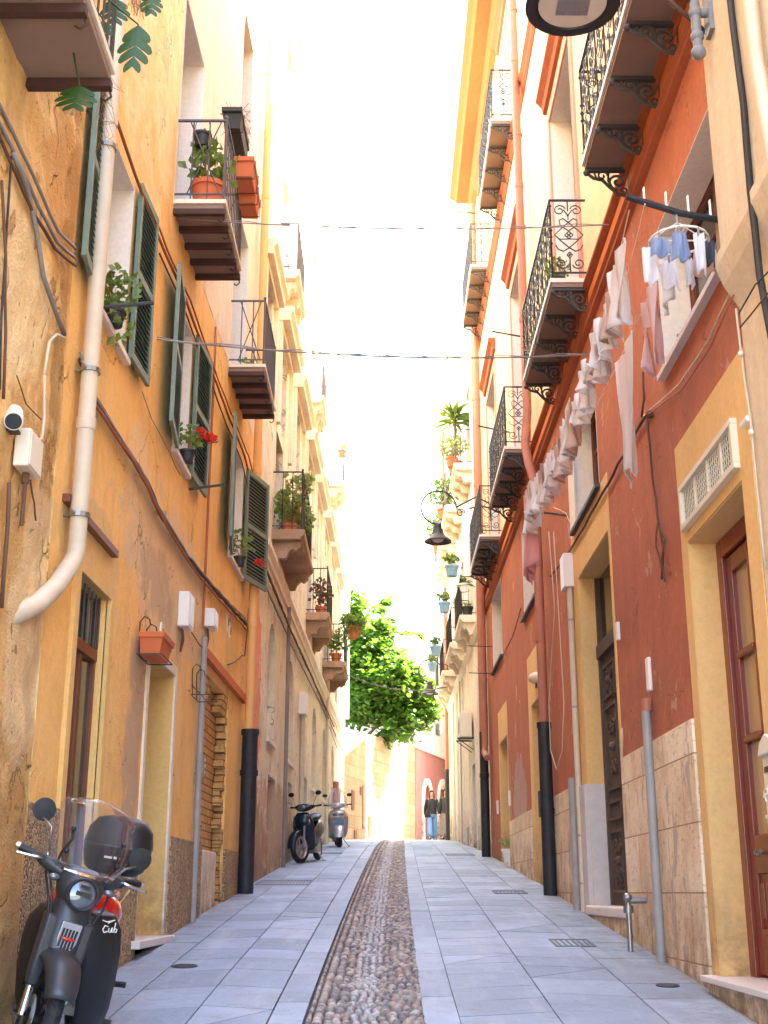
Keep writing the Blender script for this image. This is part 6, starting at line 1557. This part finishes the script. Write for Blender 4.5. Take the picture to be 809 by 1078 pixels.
def clear(name, alpha=.16, tint=(.9, .9, .92, 1), rough=.05):
    m = N(name); m.t.nodes.remove(m.bs)
    tr = m.n('BsdfTransparent'); tr.inputs[0].default_value = tint; gl = m.n('BsdfGlossy'); gl.inputs[1].default_value = rough; gl.inputs[0].default_value = (.9, .9, .9, 1)
    df = m.n('BsdfDiffuse'); df.inputs[0].default_value = (.6, .6, .62, 1)
    lw_ = m.n('LayerWeight'); lw_.inputs[0].default_value = .25
    a = m.n('MixShader'); m.l(m.math('MULTIPLY', lw_.outputs['Fresnel'], .6), a.inputs[0]); m.l(tr.outputs[0], a.inputs[1]); m.l(gl.outputs[0], a.inputs[2])
    c = m.n('MixShader'); c.inputs[0].default_value = alpha; m.l(a.outputs[0], c.inputs[1]); m.l(df.outputs[0], c.inputs[2]); m.l(c.outputs[0], m.out.inputs[0]); return m.m
M['screen'] = clear('clear_windscreen', .02, (.92, .91, .92, 1))
def wheel(parent, c, r, w_, spokes=8, rim=None, name='wheel', rot=0.0, disc=True, Mx=None):
    """wheel in the local y-z plane, axle along x"""
    base = Matrix.Translation(c) @ Matrix.Rotation(rot, 4, 'Z'); RY = base @ Matrix.Rotation(R_(90), 4, 'Y')
    if Mx is not None: RY = Mx @ RY
    b = B(); prof = []
    n = 12
    for k in range(n): a_ = 2 * math.pi * k / n; prof.append((r - w_ * .5 + w_ * .5 * math.cos(a_), w_ * .5 * math.sin(a_)))
    b.lathe(prof + [prof[0]], 44, RY, caps=False)
    for k in range(44):
        a_ = 2 * math.pi * k / 44
        for s in (-1, 1):
            p = [RY @ Vector(((r + .0015 - (.0 if q_ < .5 else w_ * .12)) * math.cos(a_ + q_ * .05), (r + .0015 - (.0 if q_ < .5 else w_ * .12)) * math.sin(a_ + q_ * .05), s * w_ * (.1 + q_ * .28))) for q_ in (0, 1)]
            b.tube(p, .003, 4)
    ty = b.build(name, M['tyre'], parent, smooth=50)
    rm = rim or M['bike_black']; b = B()
    ri = r - w_ * .95
    b.lathe([(ri, -w_ * .38), (ri + .012, -w_ * .4), (ri + .012, w_ * .4), (ri, w_ * .38), (ri - .016, w_ * .2), (ri - .016, -w_ * .2), (ri, -w_ * .38)], 44, RY, caps=False)
    b.lathe([(.035, -w_ * .55), (.035, w_ * .55)], 16, RY)
    for k in range(spokes):
        a_ = 2 * math.pi * k / spokes
        for da in (-.10, .10):
            b.tube([RY @ Vector((.03 * math.cos(a_ + da * 3), .03 * math.sin(a_ + da * 3), 0)), RY @ Vector(((ri - .01) * math.cos(a_ + da * .6), (ri - .01) * math.sin(a_ + da * .6), 0))], .009, 5)
    b.build('rim', rm, ty, smooth=40)
    if disc:
        b = B(); b.lathe([(.05, w_ * .62), (.11, w_ * .62), (.11, w_ * .62 + .004), (.05, w_ * .62 + .004)], 28, RY, caps=False); b.build('brake_disc', M['steel'], ty)
    return ty
def cub():
    # local: +y forward, +x rider's right ; origin on the ground midway
    lean = R_(9)
    t = thing('parked_scooter', 'matt black and red underbone scooter with windscreen and top case, nearest on the left', 'scooter', (-1.685, 6.88, g(6.88) + .0), rot=(math.atan(-.082) * 1.0, -lean, R_(180 + 5)))
    t.scale = (.96, .96, .96)
    ST = R_(24)    # bars turned to the rider's left
    # steering group transform: rotate about the steering head (y=.50,z=.75)
    hd = Vector((0, .50, .80))
    Sx = Matrix.Translation(hd) @ Matrix.Rotation(R_(24), 4, 'X') @ Matrix.Rotation(ST, 4, 'Z') @ Matrix.Rotation(R_(-24), 4, 'X') @ Matrix.Translation(-hd)
    fw = Vector((0, .66, .285))
    S = lambda b: b.xf(Sx)
    wheel(t, fw, .285, .085, 6, Mx=Sx)
    wheel(t, (0, -.56, .285), .285, .09, 6)
    # front fork
    b = B()
    for s in (-1, 1):
        b.tube([(s*.085, .655, .285), (s*.085, .60, .45)], .020, 10)
    S(b).build('fork_tube', M['chrome'], t, smooth=40)
    b = B()
    for s in (-1, 1):
        b.loft([[(s*.085 + a_*w_, y + c_*w_ * 1.3, z) for a_, c_ in ((-1, -1), (1, -1), (1.15, 0), (1, 1), (-1, 1), (-1.15, 0))] for (w_, y, z) in ((.026, .605, .42), (.034, .59, .50), (.038, .555, .66), (.04, .53, .76))])
    b.loft([[(x * w_, y + k, z) for x, k in ((-1, -.04), (-.9, .05), (-.4, .085), (.4, .085), (.9, .05), (1, -.04))] for (w_, y, z) in ((.10, .555, .60), (.105, .53, .72), (.10, .50, .82), (.085, .485, .9))])
    S(b).build('fork_cover', M['bike_grey'], t, smooth=60, bevel=.014)
    # badge grille on the fork cover : shield outline with bars
    b = B(); b.loft([[(x, .60 + dy, z) for x, z in ((-.052, .75), (.052, .75), (.052, .66), (.03, .6), (0, .575), (-.03, .6), (-.052, .66))] for dy in (0, .035)]); S(b).build('badge_plate', M['silver'], t, bevel=.004)
    b = B()
    for x, z0 in ((-.034, .63), (-.017, .605), (0, .595), (.017, .605), (.034, .63)): b.box(x - .0055, x + .0055, .630, .6385, z0, .72)
    S(b).build('badge_slot', M['bike_black'], t)
    b = B(); b.ball((0, .64, .672), .03, 8, (1, .2, .33)); b.add([(-.045, .641, .68), (-.02, .641, .664), (-.02, .641, .68)], [(0, 1, 2)]); b.add([(.045, .641, .68), (.02, .641, .664), (.02, .641, .68)], [(0, 1, 2)]); S(b).build('badge', M['bike_red'], t)
    # front mudguard
    b = B(); rings = []
    for k in range(15):
        a_ = R_(30 + k * 9.5); rr = .335
        wd = .075 + .025 * math.sin(math.pi * k / 14)
        cc_ = fw
        ring = []
        for q_ in range(9):
            ph = math.pi * q_ / 8; ring.append((cc_.x + wd * math.cos(ph), cc_.y + (rr - .055 + .06 * math.sin(ph)) * math.cos(a_), cc_.z + (rr - .055 + .06 * math.sin(ph)) * math.sin(a_)))
        rings.append(ring)
    b.grid(rings)
    ob_ = S(b).build('mudguard', M['bike_grey'], t, smooth=True); md = ob_.modifiers.new('solid', 'SOLIDIFY'); md.thickness = .006
    # leg shields : two curved panels
    for s in (-1, 1):
        rows = []
        for (z, yo, xo, xi) in ((.80, .45, .13, .075), (.775, .465, .20, .08), (.71, .475, .245, .09), (.6, .46, .262, .095), (.45, .42, .262, .095), (.3, .36, .25, .10), (.2, .32, .225, .10), (.15, .30, .19, .11)):
            row = []
            for k in range(7):
                u = k / 6; x = xi + (xo - xi) * u; row.append((s * x, yo - .20 * u * u - .0, z))
            rows.append(row)
        b = B(); n = 7
        for r_ in rows: b.v += r_
        for j in range(len(rows) - 1):
            for k in range(n - 1): b.f.append((j*n+k, j*n+k+1, (j+1)*n+k+1, (j+1)*n+k))
        o_ = b.build('leg_shield', M['bike_black'], t, smooth=True); m_ = o_.modifiers.new('solid', 'SOLIDIFY'); m_.thickness = .012; m2 = o_.modifiers.new('bv', 'BEVEL'); m2.width = .004
    # script lettering on the rider's left shield: C u b as strokes
    b = B(); bx = -.235
    def stroke(pts, r=.0032): b.tube([(-.128 - u * .55, .487 - .0 - max(0, (u * .55 + .033)) ** 2 * 5.5 , z) for u, z in pts], r, 4)
    stroke([(.115, .735), (.09, .74), (.075, .72), (.09, .705), (.12, .712)]); stroke([(.06, .765), (.10, .758), (.16, .768), (.11, .752)], .003)
    stroke([(.125, .728), (.125, .71), (.14, .706), (.15, .73), (.152, .708), (.16, .708)]); stroke([(.17, .755), (.168, .708), (.185, .706), (.19, .722), (.172, .725)])
    b.build('lettering', M['white_plastic'], t)
    # main tube and engine
    b = B(); b.tube([(0, .40, .75), (0, .2, .5), (0, -.05, .42), (0, -.3, .45)], [.05, .055, .06, .05], 10); b.build('frame', M['bike_black'], t, smooth=True)
    b = B(); b.box(-.10, .10, -.12, .2, .24, .42); b.lathe([(.055, 0), (.055, .16), (.05, .18)], 16, Matrix.Translation((0, .2, .34)) @ Matrix.Rotation(R_(-80), 4, 'X'))
    for k in range(6): b.lathe([(.068, 0), (.068, .006)], 16, Matrix.Translation((0, .2 + k * .022, .34 + k * .004)) @ Matrix.Rotation(R_(-80), 4, 'X'))
    b.lathe([(.075, 0), (.07, .03)], 20, Matrix.Translation((-.1, .0, .33)) @ Matrix.Rotation(R_(-90), 4, 'Y')); b.lathe([(.085, 0), (.08, .03)], 20, Matrix.Translation((.1, -.02, .32)) @ Matrix.Rotation(R_(90), 4, 'Y'))
    b.build('engine', M['steel'], t, bevel=.008)
    b = B(); b.tube([(.05, .3, .28), (.1, .2, .2), (.13, -.1, .2), (.15, -.3, .24), (.16, -.72, .3)], [.016, .016, .02, .04, .04], 10); b.build('exhaust', M['chrome'], t, smooth=True)
    for s in (-1, 1):
        b = B(); b.tube([(s*.08, .02, .2), (s*.17, .02, .2)], .010, 8); b.tube([(s*.17, .02, .2), (s*.26, .02, .2)], .019, 8); b.build('footrest', M['bike_black'], t, smooth=40)
        b = B(); b.tube([(s*.12, -.38, .33), (s*.26, -.36, .34)], .017, 8); b.build('footrest', M['bike_black'], t, smooth=40)
    b = B(); b.tube([(-.1, -.05, .22), (-.24, .02, .0)], .013, 8); b.box(-.27, -.2, -.02, .06, -.01, .01); b.build('kickstand', M['steel'], t)
    # side cover and rear body, red seat unit
    for s in (-1, 1):
        b = B(); b.loft([[(s * x, y + dy, z) for x, dy, z in ((.11, 0, zz - h_), (.14, 0, zz), (.12, 0, zz + h_))] + [(s * .06, y, zz + h_), (s * .06, y, zz - h_)] for (y, zz, h_) in ((.12, .46, .03), (-.02, .50, .09), (-.2, .53, .11), (-.36, .56, .07))]); b.build('side_cover', M['bike_grey'], t, smooth=50, bevel=.012)
    b = B(); b.loft([[(w_ * math.cos(q_), y, z + h_ * math.sin(q_)) for q_ in [2*math.pi*k/14 for k in range(14)]] for (y, z, w_, h_) in ((.30, .74, .10, .08), (.22, .76, .19, .12), (.02, .75, .205, .14), (-.2, .71, .18, .13), (-.5, .68, .13, .10), (-.72, .69, .09, .07), (-.82, .69, .04, .03))]); b.build('rear_body', M['bike_red'], t, smooth=True)
    b = B(); b.loft([[(w_ * math.cos(q_), y, z + h_ * math.sin(q_)) for q_ in [2*math.pi*k/14 for k in range(14)]] for (y, z, w_, h_) in ((.06, .80, .06, .03), (-.04, .82, .13, .05), (-.2, .82, .14, .05), (-.42, .81, .13, .045), (-.5, .80, .08, .03))]); b.build('seat', M['bike_red'], t, smooth=True)
    b = B(); b.box(-.12, .12, -.86, -.52, .865, .885); b.tube([(-.12, -.45, .76), (-.12, -.85, .80)], .01, 6); b.tube([(.12, -.45, .76), (.12, -.85, .80)], .01, 6); b.build('rack', M['chrome'], t)
    # handlebar cowl, headlight, bars
    b = B(); b.loft([[(w_ * math.cos(q_), y + .0 + d_ * math.sin(q_), z) for q_ in [2*math.pi*k/16 for k in range(16)]] for (z, y, w_, d_) in ((.80, .50, .07, .06), (.86, .50, .115, .10), (.92, .49, .13, .115), (.97, .46, .12, .10), (1.0, .44, .07, .05))]); S(b).build('cowl', M['bike_grey'], t, smooth=True)
    b = B()
    for s in (-1, 1): b.loft([[(s * x, y + w_ * math.cos(q_), z + w_ * .9 * math.sin(q_)) for q_ in [2*math.pi*k/10 for k in range(10)]] for (x, y, z, w_) in ((.06, .46, .94, .055), (.14, .44, .96, .05), (.21, .42, .975, .034), (.24, .41, .98, .02))])
    S(b).build('bar_cover', M['bike_grey'], t, smooth=True)
    hm = Matrix.Translation((0, .58, .885)) @ Matrix.Rotation(R_(-78), 4, 'X') @ Matrix.Diagonal((.86, .86, 1, 1))
    b = B(); b.lathe([(.06, -.1), (.088, -.04), (.096, .0), (.096, .025), (.088, .034), (.080, .028)], 32, hm, caps=False); hl = S(b).build('headlight', M['bike_grey'], t, smooth=35)
    b = B(); b.lathe([(.080, .018), (.06, .026), (.001, .03)], 32, hm, caps=False); S(b).build('lens', M['lens'], hl, smooth=True)
    b = B(); b.xf(Matrix()); o0 = len(b.v); b.box(-.045, .045, -.012, .012, .034, .040); b.box(-.03, .03, -.05, -.042, .034, .039); b.xf(hm); S(b).build('light_bar', M['bike_black'], hl)
    b = B(); b.tube([(-.335, .34, 1.0), (-.2, .40, .985), (.2, .40, .985), (.335, .34, 1.0)], .011, 8); S(b).build('handlebar', M['bike_black'], t, smooth=True)
    for s in (-1, 1):
        b = B(); p0, p1 = Vector((s*.215, .405, .985)), Vector((s*.335, .355, 1.0)); b.tube([p0, p1], .0185, 12)
        for k in range(9): q_ = p0.lerp(p1, .1 + k * .1); b.tube([q_ - (p1-p0)*.01, q_ + (p1-p0)*.01], .0205, 12)
        S(b).build('grip', M['bike_black'], t, smooth=30)
        b = B(); b.tube([p1, p1 + (p1 - p0).normalized() * .02], .02, 10); b.ball(p1 + (p1-p0).normalized() * .02, .012, 6); S(b).build('bar_end', M['chrome'], t)
        b = B(); b.tube([(s*.2, .44, .985), (s*.26, .46, .985), (s*.35, .42, .975), (s*.365, .415, .975)], [.01, .008, .007, .009], 7); S(b).build('brake_lever', M['chrome'], t, smooth=True)
        b = B(); b.box(s*.2 - .028, s*.2 + .028, .38, .45, .955, 1.0); S(b).build('switch_box', M['bike_black'], t, bevel=.01)
        MZ = .09 if s > 0 else .0
        b = B(); b.tube([(s*.19, .40, .99), (s*.20, .40, 1.02)], .013, 8); b.tube([(s*.195, .40, 1.02), (s*.225, .38, 1.05 + MZ), (s*.28, .36, 1.08 + MZ)], .006, 7); ms = S(b).build('mirror', M['steel'], t, smooth=True)
        b = B(); b.lathe([(.001, -.014), (.045, -.012), (.06, 0), (.06, .008), (.001, .012)], 24, Matrix.Translation((s*.29, .355, 1.12 + MZ)) @ Matrix.Rotation(R_(-90), 4, 'X')); S(b).build('mirror_head', M['bike_black'], ms, smooth=40)
        b = B(); b.ball((s*.15, .525, .925), .022, 8, (1.5, .8, .8)); S(b).build('indicator', M['lens'], t, smooth=True)
    # clear windscreen
    b = B(); n = 14; rows = []
    for j in range(11):
        v = j / 10; z = .97 + .37 * v; wd = .17 + .05 * math.sin(math.pi * min(1, v * 1.1)) if v < .8 else .215 * math.sqrt(max(0.02, 1 - ((v - .8) / .205) ** 2)); y = .56 - .17 * v
        rows.append([(wd * (2*k/n - 1), y - .10 * (2*k/n - 1) ** 2, z + .0) for k in range(n + 1)])
    for r_ in rows: b.v += r_
    for j in range(10):
        for k in range(n): b.f.append((j*(n+1)+k, j*(n+1)+k+1, (j+1)*(n+1)+k+1, (j+1)*(n+1)+k))
    o_ = S(b).build('windscreen', M['screen'], t, smooth=True, fix=False); m_ = o_.modifiers.new('solid', 'SOLIDIFY'); m_.thickness = .003
    for s in (-1, 1):
        b = B(); b.tube([(s*.14, .42, .99), (s*.15, .47, 1.04), (s*.13, .50, 1.12), (s*.14, .47, 1.18)], .007, 6)
        for (x, y, z) in ((s*.14, .515, 1.06), (s*.14, .49, 1.17)): b.ball((x, y, z), .014, 8)
        S(b).build('screen_bracket', M['bike_black'], t, smooth=True)
    b = B(); rnd = random.Random(2)
    for s, z in ((1, .97), (-1, .96), (1, .93)): b.tube([(s*.18, .42, z), (s*.14, .56, z - .12), (s*.08, .55, z - .3), (s*.05, .45, z - .4)], .006, 6)
    S(b).build('control_cable', M['bike_black'], t, smooth=True)
    # top case
    b = B(); rings = []
    for (z, w_, d_) in ((.83, .15, .14), (.86, .19, .18), (.95, .215, .21), (1.02, .22, .215), (1.10, .205, .20), (1.16, .16, .16), (1.18, .09, .1)):
        rings.append([((1 if math.cos(q_) > 0 else -1) * w_ * abs(math.cos(q_)) ** .7, -.72 + (1 if math.sin(q_) > 0 else -1) * d_ * abs(math.sin(q_)) ** .7, z) for q_ in [2*math.pi*k/28 for k in range(28)]])
    TC = Matrix.Translation((-.02, -.72, 1.06)) @ Matrix.Diagonal((.93, .93, .95, 1)) @ Matrix.Translation((0, .72, -1.0))
    b.loft(rings); b.xf(TC); tc = b.build('top_case', M['bike_black'], t, smooth=True, fix=True)
    b = B(); b.loft([[(w_ * ((1 if math.cos(q_) > 0 else -1) * abs(math.cos(q_)) ** .7), -.72 + w_ * .985 * ((1 if math.sin(q_) > 0 else -1) * abs(math.sin(q_)) ** .7), z) for q_ in [2*math.pi*k/28 for k in range(28)]] for z, w_ in ((.993, .2215), (1.003, .2235), (1.012, .2215))], caps=False); b.xf(TC); b.build('case_seam', M['bike_grey'], tc)
    b = B(); b.box(-.05, -.01, -.51, -.506, .93, .945); b.box(.0, .05, -.51, -.506, .93, .942); b.xf(TC); b.build('case_badge', M['white_plastic'], tc)
    return t
cub()
def modern_scooter(label, loc, rz, body, trim, big=False, rimm=None, lean=0.06, steer=0.0, silverdirt=False):
    t = thing('parked_scooter', label, 'scooter', loc, rot=(math.atan(-.066), lean, rz))
    r = .28 if not big else .25; wd = .10 if not big else .14
    hd = Vector((0, .5, .8)); Sx = Matrix.Translation(hd) @ Matrix.Rotation(steer, 4, 'Z') @ Matrix.Translation(-hd); S = lambda b: b.xf(Sx)
    wheel(t, (0, .66, r), r, wd, 6, rimm or M['silver'], Mx=Sx); wheel(t, (0, -.62, r), r, wd + .01, 5, rimm or M['silver'])
    b = B(); rings = []
    for k in range(11):
        a_ = R_(0 + k * 15); ring = []
        for q_ in range(7): ph = math.pi * q_ / 6; ring.append(((wd * .75) * math.cos(ph), .66 + (r + .02 + .03 * math.sin(ph)) * math.cos(a_), r + (r + .02 + .03 * math.sin(ph)) * math.sin(a_)))
        rings.append(ring)
    b.grid(rings)
    S(b).build('mudguard', body, t, smooth=True)
    b = B()
    for s in (-1, 1): b.tube([(s*(wd*.5 + .03), .66, r), (s*(wd*.5 + .02), .56, .7)], .02, 8)
    S(b).build('fork_tube', M['silver'], t, smooth=40)
    k_ = 1.25 if big else 1.0
    # front apron
    b = B(); b.loft([[(w_*k_ * (math.cos(q_)), y + d_ * math.sin(q_), z) for q_ in [2*math.pi*k/18 for k in range(18)]] for (z, y, w_, d_) in ((.22, .26, .13, .05), (.3, .32, .17, .07), (.45, .40, .19, .09), (.6, .46, .205, .12), (.72, .50, .20, .14), (.82, .50, .17, .12), (.90, .46, .11, .08))]); b.build('front_apron', body, t, smooth=True)
    b = B(); b.loft([[(w_*k_ * math.cos(q_), y + .0, z + h_ * math.sin(q_)) for q_ in [2*math.pi*k/16 for k in range(16)]] for (y, z, w_, h_) in ((.32, .28, .16, .05), (.1, .3, .17, .06), (-.05, .42, .16, .17), (-.3, .52, .18, .2), (-.55, .58, .18, .18), (-.8, .66, .13, .12), (-.92, .70, .05, .05))]); b.build('rear_body', body, t, smooth=True)
    b = B(); b.loft([[(w_*k_ * math.cos(q_), y, z + h_ * math.sin(q_)) for q_ in [2*math.pi*k/16 for k in range(16)]] for (y, z, w_, h_) in ((.0, .74, .08, .04), (-.1, .78, .14, .06), (-.35, .79, .15, .06), (-.6, .83, .14, .06), (-.82, .84, .08, .04))]); b.build('seat', M['bike_black'], t, smooth=True)
    # handlebar cowl and headlight
    b = B(); b.loft([[(x, y + w_ * math.cos(q_) * 1.3, z + w_ * math.sin(q_)) for q_ in [2*math.pi*k/12 for k in range(12)]] for (x, y, z, w_) in ((-.2, .40, 1.0, .03), (-.12, .44, .99, .06), (0, .46, .985, .078), (.12, .44, .99, .06), (.2, .40, 1.0, .03))]); S(b).build('cowl', body, t, smooth=True)
    b = B(); b.ball((0, .53 if not big else .60, .985 if not big else .78), .08, 12, (1.2 if not big else 1.8, .5, .62)); S(b).build('headlight', M['lens'], t, smooth=True)
    for s in (-1, 1):
        b = B(); b.ball((s*.13*k_, .575, .72), .05, 9, (.8, .5, 1.2)); b.build('indicator', M['lens'] if not big else M['amber'], t, smooth=True)
        b = B(); b.tube([(s*.2, .40, 1.0), (s*.34, .36, 1.01)], .018, 9); S(b).build('grip', M['bike_black'], t)
        b = B(); b.tube([(s*.19, .42, 1.02), (s*.24, .40, 1.14), (s*.27, .38, 1.2)], .007, 6); ms = S(b).build('mirror', M['steel'], t)
        b = B(); b.ball((s*.30, .38, 1.24), .05, 10, (1.3, .3, .85)); S(b).build('mirror_head', M['bike_black'], ms, smooth=True)
    if big:
        b = B(); n = 12; rows = []
        for j in range(9):
            v = j / 8; z = .92 + .5 * v; w_ = .25 * math.sqrt(max(.05, 1 - (v ** 2.2) * .9)); y = .58 - .2 * v; rows.append([(w_ * (2*k/n - 1), y - .12 * (2*k/n - 1) ** 2, z) for k in range(n + 1)])
        for r_ in rows: b.v += r_
        for j in range(8):
            for k in range(n): b.f.append((j*(n+1)+k, j*(n+1)+k+1, (j+1)*(n+1)+k+1, (j+1)*(n+1)+k))
        b.build('windscreen', clear('hazy_windscreen', .3), t, smooth=True, fix=False)
        b = B(); b.box(-.13, .13, .69, .70, .55, .66); b.build('number_plate', M['blue_sh'], t)
    b = B(); b.tube([(.12, .1, .2), (.17, -.3, .25), (.18, -.75, .33)], [.02, .05, .05], 10); b.build('exhaust', M['steel'], t, smooth=True)
    b = B(); b.tube([(-.1, 0, .22), (-.26, .05, .0)], .012, 6); b.box(-.3, -.22, .03, .07, -.005, .012); b.build('kickstand', M['steel'], t)
    b = B(); b.box(-.1, .1, -.45, .0, .15, .3); b.build('engine', M['steel'], t, bevel=.03)
    return t
modern_scooter('dark blue black scooter with silver spoked wheels parked at the left wall', (-1.37, 24.2, g(24.2)), R_(180 - 9), M['blue_black'], M['bike_black'], rimm=M['silver'], lean=.07, steer=R_(-20))
modern_scooter('wide silver scooter with tall windscreen parked behind the dark one', (-1.13, 31.8, g(31.8)), R_(180 + 4), M['silver'], M['bike_black'], big=True, rimm=M['bike_black'], lean=.05)
